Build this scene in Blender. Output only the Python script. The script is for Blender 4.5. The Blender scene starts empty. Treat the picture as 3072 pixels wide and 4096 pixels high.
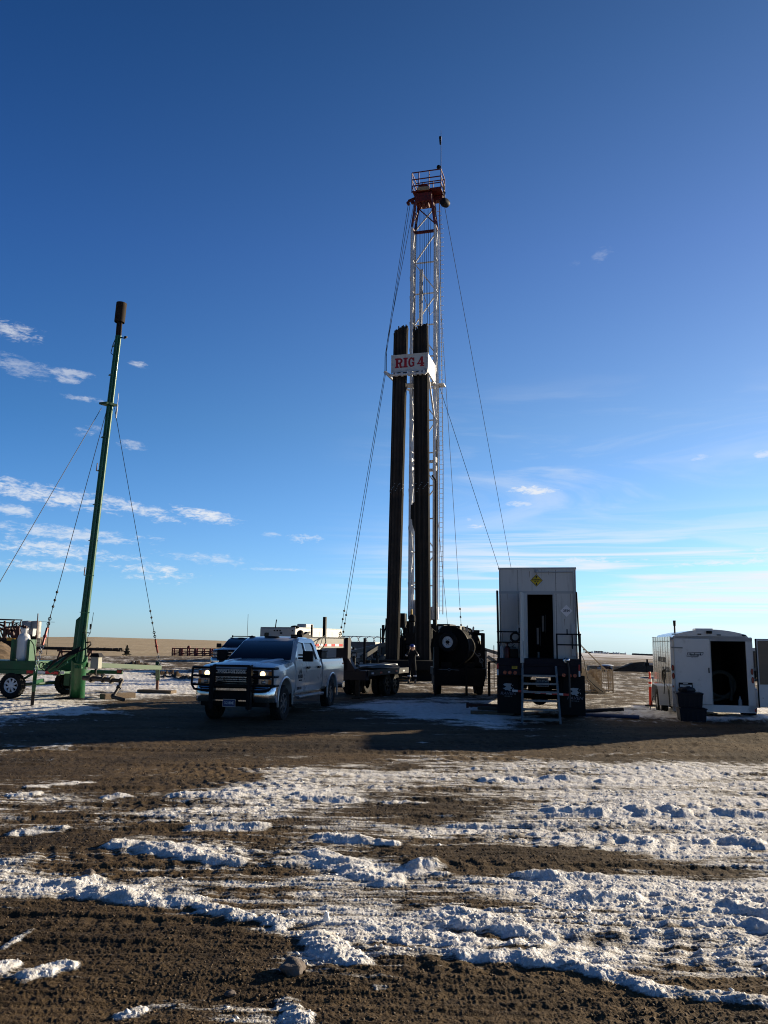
import bpy, bmesh, math, random
import numpy as np
from mathutils import Vector, Matrix, noise as mnoise
R = math.radians
random.seed(7); rng = np.random.default_rng(7)
SC = bpy.context.scene
COL = SC.collection
# ------------------------------------------------------------------ camera
F, CX, CY, H = 3200.0, 1536.0, 2048.0, 1.95      # focal length and centre in photo pixels, eye height in metres
PITCH, ROLL = math.atan(517 / F), R(0.75)
_r = Vector((1, 0, 0)); _f = Vector((0, math.cos(PITCH), math.sin(PITCH))); _u = Vector((0, -math.sin(PITCH), math.cos(PITCH)))
CR = _r * math.cos(ROLL) + _u * math.sin(ROLL); CU = -_r * math.sin(ROLL) + _u * math.cos(ROLL); CF = _f
EYE = Vector((0, 0, H))
cam = bpy.data.cameras.new('camera'); camo = bpy.data.objects.new('camera', cam); COL.objects.link(camo)
cam.sensor_fit = 'VERTICAL'; cam.sensor_height = 24.0; cam.lens = F / 4096 * 24.0
cam.clip_start = 0.1; cam.clip_end = 20000
camo.matrix_world = Matrix(((CR.x, CU.x, -CF.x, 0), (CR.y, CU.y, -CF.y, 0), (CR.z, CU.z, -CF.z, H), (0, 0, 0, 1)))
SC.camera = camo
def ray(px, py): return CF + CR * ((px - CX) / F) + CU * ((CY - py) / F)
def G(px, py, z=0.0):                       # point where the sight line through a photo pixel meets the height z
    d = ray(px, py); t = (z - H) / d.z; return EYE + d * t
def P(px, py, y):                           # point on the sight line at distance y ahead
    d = ray(px, py); return EYE + d * (y / d.y)
def toworld(px, y): return P(px, 2565, y).x
def PX(x, y, z):                            # where a point falls in the photo
    v = Vector((x, y, z)) - EYE; dd = v.dot(CF); return CX + F * v.dot(CR) / dd, CY - F * v.dot(CU) / dd
# ------------------------------------------------------------------ sun and sky
SUN_AZ, SUN_EL = R(60), R(15)
SUND = Vector((math.sin(SUN_AZ) * math.cos(SUN_EL), math.cos(SUN_AZ) * math.cos(SUN_EL), math.sin(SUN_EL)))
sl = bpy.data.lights.new('sun', 'SUN'); slo = bpy.data.objects.new('sun', sl); COL.objects.link(slo)
sl.energy = 5.0; sl.angle = R(0.53); sl.color = (1.0, 0.84, 0.60)
slo.rotation_euler = (-SUND).to_track_quat('-Z', 'Y').to_euler()
SC.view_settings.view_transform = 'Standard'; SC.view_settings.look = 'None'; SC.view_settings.exposure = 0.82; SC.view_settings.gamma = 1.0
W = bpy.data.worlds.new("World"); SC.world = W; W.use_nodes = True
def build_world():
    nt = W.node_tree; N = nt.nodes; L = nt.links; N.clear()
    def nd(t, **k):
        n = N.new(t)
        for a, b in k.items():
            if isinstance(a, str) and a.startswith('i_'): n.inputs[int(a[2:])].default_value = b
            else: setattr(n, a, b)
        return n
    def math_(op, a, b=None, c=None, clamp=False):
        n = N.new('ShaderNodeMath'); n.operation = op; n.use_clamp = clamp
        for i, v in enumerate((a, b, c)):
            if v is None: continue
            if isinstance(v, (int, float)): n.inputs[i].default_value = v
            else: L.new(v, n.inputs[i])
        return n.outputs[0]
    out = nd('ShaderNodeOutputWorld'); bg = nd('ShaderNodeBackground')
    sky = nd('ShaderNodeTexSky'); sky.sky_type = 'NISHITA'; sky.sun_disc = False
    sky.sun_elevation = SUN_EL; sky.sun_rotation = SUN_AZ; sky.altitude = 900; sky.air_density = 1.0; sky.dust_density = 0.25; sky.ozone_density = 3.0
    tc = nd('ShaderNodeTexCoord'); sep = nd('ShaderNodeSeparateXYZ'); L.new(tc.outputs['Generated'], sep.inputs[0])
    X, Y, Z = sep.outputs
    # colour grade of the sky by elevation (phone rendering of a clear winter sky)
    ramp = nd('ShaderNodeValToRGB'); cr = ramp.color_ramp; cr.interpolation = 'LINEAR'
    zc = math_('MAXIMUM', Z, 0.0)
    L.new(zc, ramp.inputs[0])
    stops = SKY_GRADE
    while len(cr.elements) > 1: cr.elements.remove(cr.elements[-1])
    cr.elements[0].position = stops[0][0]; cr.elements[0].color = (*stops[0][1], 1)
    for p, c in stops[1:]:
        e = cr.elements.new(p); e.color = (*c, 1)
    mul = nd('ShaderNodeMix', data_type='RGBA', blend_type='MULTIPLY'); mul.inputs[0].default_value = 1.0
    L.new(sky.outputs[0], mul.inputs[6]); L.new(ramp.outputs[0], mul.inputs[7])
    # sky graded bluer away from the sun, dimmed behind the viewer to cut fill
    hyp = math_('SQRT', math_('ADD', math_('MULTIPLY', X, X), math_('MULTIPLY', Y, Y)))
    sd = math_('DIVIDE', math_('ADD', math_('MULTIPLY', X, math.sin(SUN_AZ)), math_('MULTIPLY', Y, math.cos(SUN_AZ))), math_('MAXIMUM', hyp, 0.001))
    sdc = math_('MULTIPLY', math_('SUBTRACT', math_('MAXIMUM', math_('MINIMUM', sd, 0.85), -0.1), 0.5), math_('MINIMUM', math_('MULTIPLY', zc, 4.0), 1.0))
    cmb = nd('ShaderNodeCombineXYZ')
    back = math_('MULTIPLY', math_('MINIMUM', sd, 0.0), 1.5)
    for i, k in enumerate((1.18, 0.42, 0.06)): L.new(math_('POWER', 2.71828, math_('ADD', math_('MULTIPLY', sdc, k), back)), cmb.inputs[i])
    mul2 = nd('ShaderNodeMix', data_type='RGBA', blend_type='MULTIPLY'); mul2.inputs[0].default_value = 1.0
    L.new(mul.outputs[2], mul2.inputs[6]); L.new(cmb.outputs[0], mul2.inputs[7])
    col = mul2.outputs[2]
    # clouds: noise on a flat layer overhead
    zz = math_('MAXIMUM', Z, 0.015)
    u = math_('DIVIDE', X, zz); v = math_('DIVIDE', Y, zz)
    def noise(su, sv, sc, det, rough, off, dist=0.0):
        cb = nd('ShaderNodeCombineXYZ'); L.new(math_('MULTIPLY', u, su), cb.inputs[0]); L.new(math_('MULTIPLY', v, sv), cb.inputs[1]); cb.inputs[2].default_value = off
        n = nd('ShaderNodeTexNoise'); n.inputs['Scale'].default_value = sc; n.inputs['Detail'].default_value = det; n.inputs['Roughness'].default_value = rough; n.inputs['Distortion'].default_value = dist
        L.new(cb.outputs[0], n.inputs['Vector']); return n.outputs[0]
    def sstep(x, a, b):
        n = nd('ShaderNodeMapRange', interpolation_type='SMOOTHSTEP'); L.new(x, n.inputs[0]); n.inputs[1].default_value = a; n.inputs[2].default_value = b; return n.outputs[0]
    az = math_('ARCTAN2', X, Y)
    el = math_('ARCTAN2', Z, math_('SQRT', math_('ADD', math_('MULTIPLY', X, X), math_('MULTIPLY', Y, Y))))
    cbA = nd('ShaderNodeCombineXYZ'); L.new(az, cbA.inputs[0]); L.new(el, cbA.inputs[1])
    def aniso(sx, sy, det, rough, off, dist=0.0):
        m = nd('ShaderNodeMapping'); m.inputs['Scale'].default_value = (sx, sy, 1); m.inputs['Location'].default_value = (off, off * 1.7, off * .3)
        L.new(cbA.outputs[0], m.inputs[0])
        n = nd('ShaderNodeTexNoise'); n.inputs['Scale'].default_value = 1.0; n.inputs['Detail'].default_value = det; n.inputs['Roughness'].default_value = rough; n.inputs['Distortion'].default_value = dist
        L.new(m.outputs[0], n.inputs['Vector']); return n.outputs[0]
    edgeN = aniso(60, 170, 6, 0.62, 3.3, 0.6); edgeB = aniso(14, 60, 4, 0.6, 8.1, 0.4)
    edgeF = aniso(150, 420, 5, 0.65, 5.7, 0.5)
    nsum = math_('ADD', math_('ADD', math_('MULTIPLY', math_('SUBTRACT', edgeN, 0.5), 4.2), math_('MULTIPLY', math_('SUBTRACT', edgeB, 0.5), 3.4)), math_('MULTIPLY', math_('SUBTRACT', edgeF, 0.5), 2.2))
    total = None
    # individual clouds: azimuth, elevation, half width, half height (radians), tilt, density
    for (a0, e0, wa, we, tilt, dens) in CLOUDS:
        da = math_('SUBTRACT', az, a0); de = math_('SUBTRACT', math_('SUBTRACT', el, e0), math_('MULTIPLY', da, tilt))
        q = math_('ADD', math_('POWER', math_('ABSOLUTE', math_('DIVIDE', da, wa)), 2.0), math_('POWER', math_('ABSOLUTE', math_('DIVIDE', de, we)), 2.0))
        s = math_('SUBTRACT', 1.0, q)
        s = math_('ADD', s, nsum)
        c = math_('MULTIPLY', sstep(s, -0.15, 1.9), dens)
        total = c if total is None else math_('MAXIMUM', total, c)
    # thin cirrus streaks low on the right and faint everywhere
    st = aniso(3.0, 75, 5, 0.55, 1.2, 0.9)
    lowm = math_('MULTIPLY', sstep(el, 0.0, 0.035), math_('SUBTRACT', 1.0, sstep(el, 0.07, 0.18)))
    rightm = math_('MULTIPLY', sstep(az, -0.12, 0.18), math_('SUBTRACT', 1.0, sstep(az, 1.2, 2.2)))
    cir = math_('MULTIPLY', math_('MULTIPLY', sstep(st, 0.40, 0.66), lowm), math_('MULTIPLY', rightm, 0.95))
    wisp = aniso(2.2, 16, 5, 0.6, 5.9, 1.5)
    wm = math_('MULTIPLY', math_('MULTIPLY', sstep(el, 0.06, 0.12), math_('SUBTRACT', 1.0, sstep(el, 0.22, 0.34))), sstep(az, -0.1, 0.25))
    wi = math_('MULTIPLY', math_('MULTIPLY', sstep(wisp, 0.46, 0.75), wm), 0.34)
    total = math_('MAXIMUM', math_('MAXIMUM', total, cir), wi)
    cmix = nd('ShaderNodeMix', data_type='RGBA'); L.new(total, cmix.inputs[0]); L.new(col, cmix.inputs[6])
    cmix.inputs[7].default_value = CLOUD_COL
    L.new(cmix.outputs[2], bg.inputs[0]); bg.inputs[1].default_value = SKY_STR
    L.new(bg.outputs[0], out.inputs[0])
SKY_STR = 0.0815
CLOUD_COL = (6.2, 6.3, 6.4, 1)
SKY_GRADE = [(0.0, (.62, .88, 1.42)), (0.06, (.70, .95, 1.32)), (0.26, (.64, .86, 1.07)), (0.45, (.49, .69, .99)), (0.62, (.32, .54, .79)), (0.72, (.25, .44, .66)), (1.0, (.14, .27, .42))]  # highest stops, above the view, dimmed further to cut fill light
def _ae(px, py):
    d = ray(px, py); return math.atan2(d.x, d.y), math.atan2(d.z, math.hypot(d.x, d.y))
CLOUDS = []
def cloud(dx, dy, w, h, tilt=0.0, dens=0.8):        # measured on the photo at 1659 px width
    a, e = _ae(dx * 1.8517, dy * 1.8517); k = 1.8517 / F
    CLOUDS.append((a, e, w * k * 1.15, h * k * 1.35, tilt, min(1, dens * .9)))
for c in [(30, 714, 55, 12, -.12, .72), (40, 790, 60, 14, -.2, .35), (155, 808, 35, 7, 0, .5), (148, 820, 28, 7, 0, .5), (178, 860, 40, 5, 0, .45),
          (298, 785, 18, 6, -.15, .5), (288, 960, 24, 8, -.05, .45), (195, 932, 32, 8, .1, .4), (95, 1068, 170, 17, -.12, .85), (275, 1092, 90, 11, -.22, .8),
          (25, 1100, 40, 9, -.1, .7), (440, 1113, 60, 10, -.12, .92), (150, 1152, 150, 11, -.02, .65), (140, 1192, 130, 14, -.1, .8), (80, 1223, 130, 8, 0, .75),
          (330, 1238, 72, 15, -.06, .9), (450, 1207, 80, 10, -.05, .5), (655, 1163, 40, 9, .02, .85), (590, 1155, 22, 5, 0, .4), (600, 1230, 70, 3, 0, .4),
          (1150, 1060, 48, 8, -.06, .95), (1120, 1088, 25, 5, 0, .6), (1035, 1136, 24, 4, 0, .85), (1020, 1123, 20, 4, 0, .5), (1250, 1210, 50, 6, .04, .8),
          (1300, 555, 20, 12, .4, .15), (1240, 572, 12, 6, .1, .12), (1510, 990, 26, 6, 0, .45), (1645, 985, 18, 8, 0, .6), (1580, 1213, 110, 6, .05, .8),
          (1650, 1195, 40, 14, .15, .85), (1200, 1216, 150, 3, .02, .75), (1070, 1175, 14, 4, 0, .5)]:
    cloud(*c)
# ------------------------------------------------------------------ materials
MATS = {}
def _new(name):
    m = bpy.data.materials.new(name); m.use_nodes = True; nt = m.node_tree
    return m, nt, nt.nodes, nt.links, nt.nodes['Principled BSDF']
def mat(name, rgb, rough=0.5, metal=0.0, var=0.12, scale=2.5, bump=0.0, bscale=60.0, dirt=None, damt=0.0, dscale=1.6, coat=0.0, stretch=(1, 1, 1), emit=None, estr=0.0, spec=0.5):
    if name in MATS: return MATS[name]
    m, nt, N, L, B = _new(name)
    tc = N.new('ShaderNodeTexCoord'); mp = N.new('ShaderNodeMapping'); mp.inputs['Scale'].default_value = stretch; L.new(tc.outputs['Object'], mp.inputs[0])
    n1 = N.new('ShaderNodeTexNoise'); n1.inputs['Scale'].default_value = scale; n1.inputs['Detail'].default_value = 6; n1.inputs['Roughness'].default_value = 0.65; L.new(mp.outputs[0], n1.inputs['Vector'])
    mr = N.new('ShaderNodeMapRange'); L.new(n1.outputs[0], mr.inputs[0]); mr.inputs[1].default_value = 0.3; mr.inputs[2].default_value = 0.7; mr.inputs[3].default_value = 1 - var; mr.inputs[4].default_value = 1 + var
    mx = N.new('ShaderNodeMix'); mx.data_type = 'RGBA'; mx.blend_type = 'MULTIPLY'; mx.inputs[0].default_value = 1; mx.inputs[6].default_value = (*rgb, 1); L.new(mr.outputs[0], mx.inputs[7])
    col = mx.outputs[2]
    if dirt:
        n2 = N.new('ShaderNodeTexNoise'); n2.inputs['Scale'].default_value = dscale; n2.inputs['Detail'].default_value = 8; n2.inputs['Roughness'].default_value = 0.72; L.new(mp.outputs[0], n2.inputs['Vector'])
        m2 = N.new('ShaderNodeMapRange'); L.new(n2.outputs[0], m2.inputs[0]); m2.inputs[1].default_value = 0.62 - 0.35 * damt; m2.inputs[2].default_value = 0.80 - 0.3 * damt
        m3 = N.new('ShaderNodeMix'); m3.data_type = 'RGBA'; L.new(m2.outputs[0], m3.inputs[0]); L.new(col, m3.inputs[6]); m3.inputs[7].default_value = (*dirt, 1); col = m3.outputs[2]
    L.new(col, B.inputs['Base Color'])
    mr2 = N.new('ShaderNodeMapRange'); L.new(n1.outputs[0], mr2.inputs[0]); mr2.inputs[3].default_value = max(0.02, rough - 0.12); mr2.inputs[4].default_value = min(1, rough + 0.12); L.new(mr2.outputs[0], B.inputs['Roughness'])
    B.inputs['Metallic'].default_value = metal; B.inputs['Coat Weight'].default_value = coat; B.inputs['Coat Roughness'].default_value = 0.06; B.inputs['Specular IOR Level'].default_value = spec if max(rgb) > .03 or metal else min(spec, .22)
    if bump:
        nb = N.new('ShaderNodeTexNoise'); nb.inputs['Scale'].default_value = bscale; nb.inputs['Detail'].default_value = 5; L.new(mp.outputs[0], nb.inputs['Vector'])
        bp = N.new('ShaderNodeBump'); bp.inputs['Strength'].default_value = bump; bp.inputs['Distance'].default_value = 0.02; L.new(nb.outputs[0], bp.inputs['Height']); L.new(bp.outputs[0], B.inputs['Normal'])
    if emit: B.inputs['Emission Color'].default_value = (*emit, 1); B.inputs['Emission Strength'].default_value = estr
    MATS[name] = m; return m
def glass(name, rgb=(0.02, 0.025, 0.03), alpha=0.35, rough=0.03):
    if name in MATS: return MATS[name]
    m, nt, N, L, B = _new(name)
    tc = N.new('ShaderNodeTexCoord'); n1 = N.new('ShaderNodeTexNoise'); n1.inputs['Scale'].default_value = 3; n1.inputs['Detail'].default_value = 5; L.new(tc.outputs['Object'], n1.inputs['Vector'])
    mr = N.new('ShaderNodeMapRange'); L.new(n1.outputs[0], mr.inputs[0]); mr.inputs[3].default_value = rough; mr.inputs[4].default_value = rough + 0.08; L.new(mr.outputs[0], B.inputs['Roughness'])
    B.inputs['Base Color'].default_value = (*rgb, 1); B.inputs['Alpha'].default_value = alpha; B.inputs['IOR'].default_value = 1.5
    MATS[name] = m; return m
DUST = (0.13, 0.10, 0.075)
# ------------------------------------------------------------------ mesh builder
class MB:
    def __init__(s): s.v = []; s.f = []; s.sm = []
    def add(s, vs, fs, smooth=False):
        o = len(s.v); s.v += [tuple(v) for v in vs]; s.f += [tuple(i + o for i in f) for f in fs]; s.sm += [smooth] * len(fs); return s
    def box(s, c, d, rot=None):
        c = Vector(c); hx, hy, hz = d[0] / 2, d[1] / 2, d[2] / 2
        vs = [Vector((sx * hx, sy * hy, sz * hz)) for sz in (-1, 1) for sy in (-1, 1) for sx in (-1, 1)]
        if rot is not None: vs = [rot @ v for v in vs]
        return s.add([v + c for v in vs], [(0, 2, 3, 1), (4, 5, 7, 6), (0, 1, 5, 4), (2, 6, 7, 3), (0, 4, 6, 2), (1, 3, 7, 5)])
    def bx(s, x0, x1, y0, y1, z0, z1): return s.box(((x0 + x1) / 2, (y0 + y1) / 2, (z0 + z1) / 2), (abs(x1 - x0), abs(y1 - y0), abs(z1 - z0)))
    def bar(s, p, q, w, h=None, up=(0, 0, 1)):
        p = Vector(p); q = Vector(q); d = q - p; L = d.length
        if L < 1e-6: return s
        d.normalize(); up = Vector(up)
        if abs(d.dot(up)) > 0.98: up = Vector((0, 1, 0)) if abs(d.y) < .9 else Vector((1, 0, 0))
        a = d.cross(up).normalized(); b = a.cross(d).normalized(); h = h or w
        vs = [e + a * (sa * w / 2) + b * (sb * h / 2) for e in (p, q) for sb in (-1, 1) for sa in (-1, 1)]
        return s.add(vs, [(0, 1, 3, 2), (4, 6, 7, 5), (0, 4, 5, 1), (2, 3, 7, 6), (0, 2, 6, 4), (1, 5, 7, 3)])
    def cyl(s, p, q, r, r2=None, seg=12, caps=True, smooth=True):
        p = Vector(p); q = Vector(q); d = q - p
        if d.length < 1e-6: return s
        d.normalize(); r2 = r if r2 is None else r2
        a = d.cross(Vector((0, 0, 1)) if abs(d.z) < .9 else Vector((1, 0, 0))).normalized(); b = d.cross(a)
        cs = [(math.cos(2 * math.pi * i / seg), math.sin(2 * math.pi * i / seg)) for i in range(seg)]
        vs = [p + (a * c + b * t) * r for c, t in cs] + [q + (a * c + b * t) * r2 for c, t in cs]
        s.add(vs, [(i, (i + 1) % seg, seg + (i + 1) % seg, seg + i) for i in range(seg)], smooth)
        if caps: s.add(vs, [tuple(range(seg))[::-1], tuple(range(seg, 2 * seg))])
        return s
    def tube(s, pts, r, seg=6, smooth=True, caps=True):
        pts = [Vector(p) for p in pts]; n = len(pts); rings = []; a = None
        for i, p in enumerate(pts):
            d = (pts[min(i + 1, n - 1)] - pts[max(i - 1, 0)]).normalized()
            if a is None: a = d.cross(Vector((0, 0, 1)) if abs(d.z) < .9 else Vector((1, 0, 0))).normalized()
            else:
                a = a - d * a.dot(d); a.normalize()
            b = d.cross(a); rr = r[i] if isinstance(r, (list, tuple)) else r
            rings.append([p + (a * math.cos(2 * math.pi * k / seg) + b * math.sin(2 * math.pi * k / seg)) * rr for k in range(seg)])
        vs = [v for rg in rings for v in rg]
        fs = [(i * seg + k, i * seg + (k + 1) % seg, (i + 1) * seg + (k + 1) % seg, (i + 1) * seg + k) for i in range(n - 1) for k in range(seg)]
        s.add(vs, fs, smooth)
        if caps: s.add(rings[0] + rings[-1], [tuple(range(seg))[::-1], tuple(range(seg, 2 * seg))])
        return s
    def lathe(s, prof, c=(0, 0, 0), axis=(0, 0, 1), seg=24, smooth=True):
        c = Vector(c); d = Vector(axis).normalized(); a = d.cross(Vector((0, 0, 1)) if abs(d.z) < .9 else Vector((1, 0, 0))).normalized(); b = d.cross(a); n = len(prof)
        vs = [c + d * h + (a * math.cos(2 * math.pi * k / seg) + b * math.sin(2 * math.pi * k / seg)) * max(r, 1e-4) for r, h in prof for k in range(seg)]
        fs = [(i * seg + k, i * seg + (k + 1) % seg, (i + 1) * seg + (k + 1) % seg, (i + 1) * seg + k) for i in range(n - 1) for k in range(seg)]
        return s.add(vs, fs, smooth)
    def prism(s, poly, o, ex, ey, en, t):
        """polygon in the plane (ex, ey) through o, thickness t along en"""
        o = Vector(o); ex = Vector(ex); ey = Vector(ey); en = Vector(en).normalized(); n = len(poly)
        A = [o + ex * x + ey * y for x, y in poly]; Bv = [v + en * t for v in A]
        fl = ex.cross(ey).dot(en) > 0
        area = sum(poly[i][0] * poly[(i + 1) % n][1] - poly[(i + 1) % n][0] * poly[i][1] for i in range(n))
        if area < 0: fl = not fl
        f0 = tuple(range(n)); f1 = tuple(range(n, 2 * n)); side = [(i, (i + 1) % n, n + (i + 1) % n, n + i) for i in range(n)]
        if fl: fs = [f0[::-1], f1] + side
        else: fs = [f0, f1[::-1]] + [q[::-1] for q in side]
        return s.add(A + Bv, fs)
    def loft(s, rings, smooth=False, closed=True, caps=True):
        n = len(rings[0]); vs = [v for r in rings for v in r]; m = n if closed else n - 1
        fs = [(i * n + k, i * n + (k + 1) % n, (i + 1) * n + (k + 1) % n, (i + 1) * n + k) for i in range(len(rings) - 1) for k in range(m)]
        s.add(vs, fs, smooth)
        if caps: s.add(list(rings[0]) + list(rings[-1]), [tuple(range(n))[::-1], tuple(range(n, 2 * n))])
        return s
    def ball(s, c, r, seg=12, rings=8, sc=(1, 1, 1)):
        c = Vector(c); vs = []; fs = []
        for i in range(rings + 1):
            th = math.pi * i / rings
            for k in range(seg):
                ph = 2 * math.pi * k / seg; vs.append(c + Vector((r * sc[0] * math.sin(th) * math.cos(ph), r * sc[1] * math.sin(th) * math.sin(ph), r * sc[2] * math.cos(th))))
        for i in range(rings):
            for k in range(seg): fs.append((i * seg + k, (i + 1) * seg + k, (i + 1) * seg + (k + 1) % seg, i * seg + (k + 1) % seg))
        return s.add(vs, fs, True)
    def torus(s, c, R_, r, axis=(0, 0, 1), seg=20, sub=6, a0=0, a1=2 * math.pi):
        c = Vector(c); d = Vector(axis).normalized(); a = d.cross(Vector((0, 0, 1)) if abs(d.z) < .9 else Vector((1, 0, 0))).normalized(); b = d.cross(a)
        full = abs(a1 - a0 - 2 * math.pi) < 1e-6
        return s.tube([c + (a * math.cos(t) + b * math.sin(t)) * R_ for t in [a0 + (a1 - a0) * i / seg for i in range(seg + 1)]], r, sub, caps=not full)
    def build(s, name, m, parent=None, bevel=0.0, seg=2, weld=False, sharp=40):
        me = bpy.data.meshes.new(name); me.from_pydata(s.v, [], s.f)
        bm = bmesh.new(); bm.from_mesh(me)
        bmesh.ops.remove_doubles(bm, verts=bm.verts, dist=0.00005)
        bmesh.ops.recalc_face_normals(bm, faces=bm.faces)
        bm.to_mesh(me); bm.free()
        if any(s.sm):
            me.polygons.foreach_set('use_smooth', [True] * len(me.polygons))
            try: me.set_sharp_from_angle(angle=R(sharp))
            except Exception: pass
        o = bpy.data.objects.new(name, me); COL.objects.link(o)
        me.materials.append(m)
        if parent is not None: o.parent = parent
        if bevel:
            b = o.modifiers.new('bevel', 'BEVEL'); b.width = bevel; b.segments = seg; b.limit_method = 'ANGLE'; b.angle_limit = R(35); b.harden_normals = False
        return o
def tag(o, label=None, cat=None, group=None, kind=None):
    if label: o['label'] = label
    if cat: o['category'] = cat
    if group: o['group'] = group
    if kind: o['kind'] = kind
    return o
def thing(name, label, cat, loc=(0, 0, 0), rz=0.0, group=None, rot=None):
    o = bpy.data.objects.new(name, None); COL.objects.link(o); o.empty_display_size = 0.1
    o.location = loc; o.rotation_euler = rot if rot else (0, 0, rz); return tag(o, label, cat, group)
def copy_tree(o, parent=None):
    c = o.copy(); COL.objects.link(c)
    if parent is not None: c.parent = parent
    for ch in [x for x in bpy.data.objects if x.parent == o]: copy_tree(ch, c)
    return c
_FONT = None
def text(name, body, size, m, parent, loc, rot, sx=1.0, depth=0.004, align='CENTER', bold=0.0, shear=0.0, spacing=1.0):
    cu = bpy.data.curves.new(name, 'FONT'); cu.body = body; cu.size = size; cu.align_x = align; cu.align_y = 'CENTER'; cu.extrude = depth / 2; cu.offset = bold; cu.shear = shear; cu.space_character = spacing
    o = bpy.data.objects.new(name + '_tmp', cu); COL.objects.link(o)
    dg = bpy.context.evaluated_depsgraph_get(); me = bpy.data.meshes.new_from_object(o.evaluated_get(dg)); bpy.data.objects.remove(o); bpy.data.curves.remove(cu)
    me.transform(Matrix.Scale(sx, 4, (1, 0, 0))); me.materials.clear(); me.materials.append(m)
    t = bpy.data.objects.new(name, me); COL.objects.link(t); t.location = loc; t.rotation_euler = rot
    if parent is not None: t.parent = parent
    return t
# ------------------------------------------------------------------ numpy gradient noise
_perm = np.random.default_rng(11).integers(0, 2 ** 31, size=4096)
def _h(ix, iy): return _perm[(_perm[(ix & 4095)] + iy) & 4095]
def pnoise(x, y):
    ix = np.floor(x).astype(np.int64); iy = np.floor(y).astype(np.int64); fx = x - ix; fy = y - iy
    u = fx * fx * fx * (fx * (fx * 6 - 15) + 10); v = fy * fy * fy * (fy * (fy * 6 - 15) + 10)
    def g(i, j, dx, dy):
        a = (_h(i, j) % 1024) * (2 * np.pi / 1024); return np.cos(a) * dx + np.sin(a) * dy
    n00 = g(ix, iy, fx, fy); n10 = g(ix + 1, iy, fx - 1, fy); n01 = g(ix, iy + 1, fx, fy - 1); n11 = g(ix + 1, iy + 1, fx - 1, fy - 1)
    return ((n00 * (1 - u) + n10 * u) * (1 - v) + (n01 * (1 - u) + n11 * u) * v) * 1.5
def fbm(x, y, oct=4, lac=2.03, gain=0.5):
    s = 0; a = 1; t = 0
    for i in range(oct):
        s = s + a * pnoise(x + 17.3 * i, y - 9.1 * i); t += a; a *= gain; x = x * lac; y = y * lac
    return s / t
def sm(x, a, b):
    t = np.clip((x - a) / (b - a), 0, 1); return t * t * (3 - 2 * t)
# ------------------------------------------------------------------ ground: one sheet out to the horizon
_gx = np.arange(0, 1651, 150.0)
_gy = [1425,1440,1460,1485,1500,1515,1530,1545,1560,1575,1590,1605,1620,1635,1650,1670,1690,1710,1730,1750,1775,1800,1825,1845,1865,1885,1905,1925,1945,1965,1985,2005,2025,2045,2065,2085,2105,2125,2150,2175,2212]
_gv = """30 60 50 35 30 30 30 30 30 35 30 40
30 40 40 30 25 25 25 25 25 25 30 30
60 80 90 80 30 30 40 40 40 40 40 40
70 85 90 85 20 10 40 50 50 45 45 40
55 50 75 60 10 10 20 30 40 40 50 40
75 70 25 10 5 35 75 60 50 30 60 60
80 80 20 5 0 50 85 85 50 60 80 80
70 45 15 0 0 20 70 90 35 60 75 75
55 25 5 0 0 5 35 80 15 10 30 35
30 10 0 0 0 0 5 50 10 0 0 0
5 5 0 0 0 0 0 10 5 0 0 0
25 25 0 0 0 0 0 0 0 0 0 0
60 45 0 0 5 10 10 10 5 0 0 0
20 10 5 0 15 30 35 45 20 30 20 10
5 5 15 10 35 45 45 60 55 65 60 55
15 20 10 15 50 65 60 75 75 75 80 75
40 40 10 30 60 75 60 65 80 80 80 80
40 10 15 60 85 80 35 65 85 85 85 80
45 40 45 70 80 65 12 25 80 80 80 75
55 50 50 50 60 50 5 20 80 80 80 80
45 40 40 60 60 55 25 65 80 80 80 80
30 15 15 35 50 65 65 75 80 80 80 80
10 10 75 40 15 40 65 55 75 80 80 80
25 15 55 75 20 30 5 0 25 45 75 80
70 35 20 60 30 80 0 0 0 15 40 80
85 50 35 35 40 85 75 30 30 55 40 80
80 85 55 50 45 70 85 85 85 85 85 85
30 80 70 50 40 75 85 80 85 85 85 85
0 25 80 80 55 60 65 75 85 85 85 85
0 0 20 60 50 75 30 45 75 80 80 80
0 0 0 30 65 70 75 70 75 60 80 75
10 0 0 5 50 75 80 80 70 55 75 70
15 0 0 0 20 75 75 80 85 85 80 75
10 0 0 0 5 70 65 70 80 85 85 80
20 10 0 0 0 65 40 30 70 80 85 85
45 25 0 0 0 55 20 2 20 60 80 85
5 5 0 0 0 45 5 0 0 20 60 80
0 0 0 0 0 25 0 0 0 0 20 60
0 0 0 0 0 5 0 0 0 0 0 20
0 0 20 10 30 0 0 0 0 0 0 0
0 0 10 5 40 0 0 0 0 0 0 0"""
_GV = np.array([[float(t) for t in l.split()] for l in _gv.split('\n')]) / 100
_GY = np.array(_gy, float)
def _project(x, y):
    dd = y * CF.y + (0 - H) * CF.z
    dd = np.where(dd < 0.3, 0.3, dd)
    a = x * CR.x + y * CR.y - H * CR.z; b = x * CU.x + y * CU.y - H * CU.z
    return CX + F * a / dd, CY - F * b / dd
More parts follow.
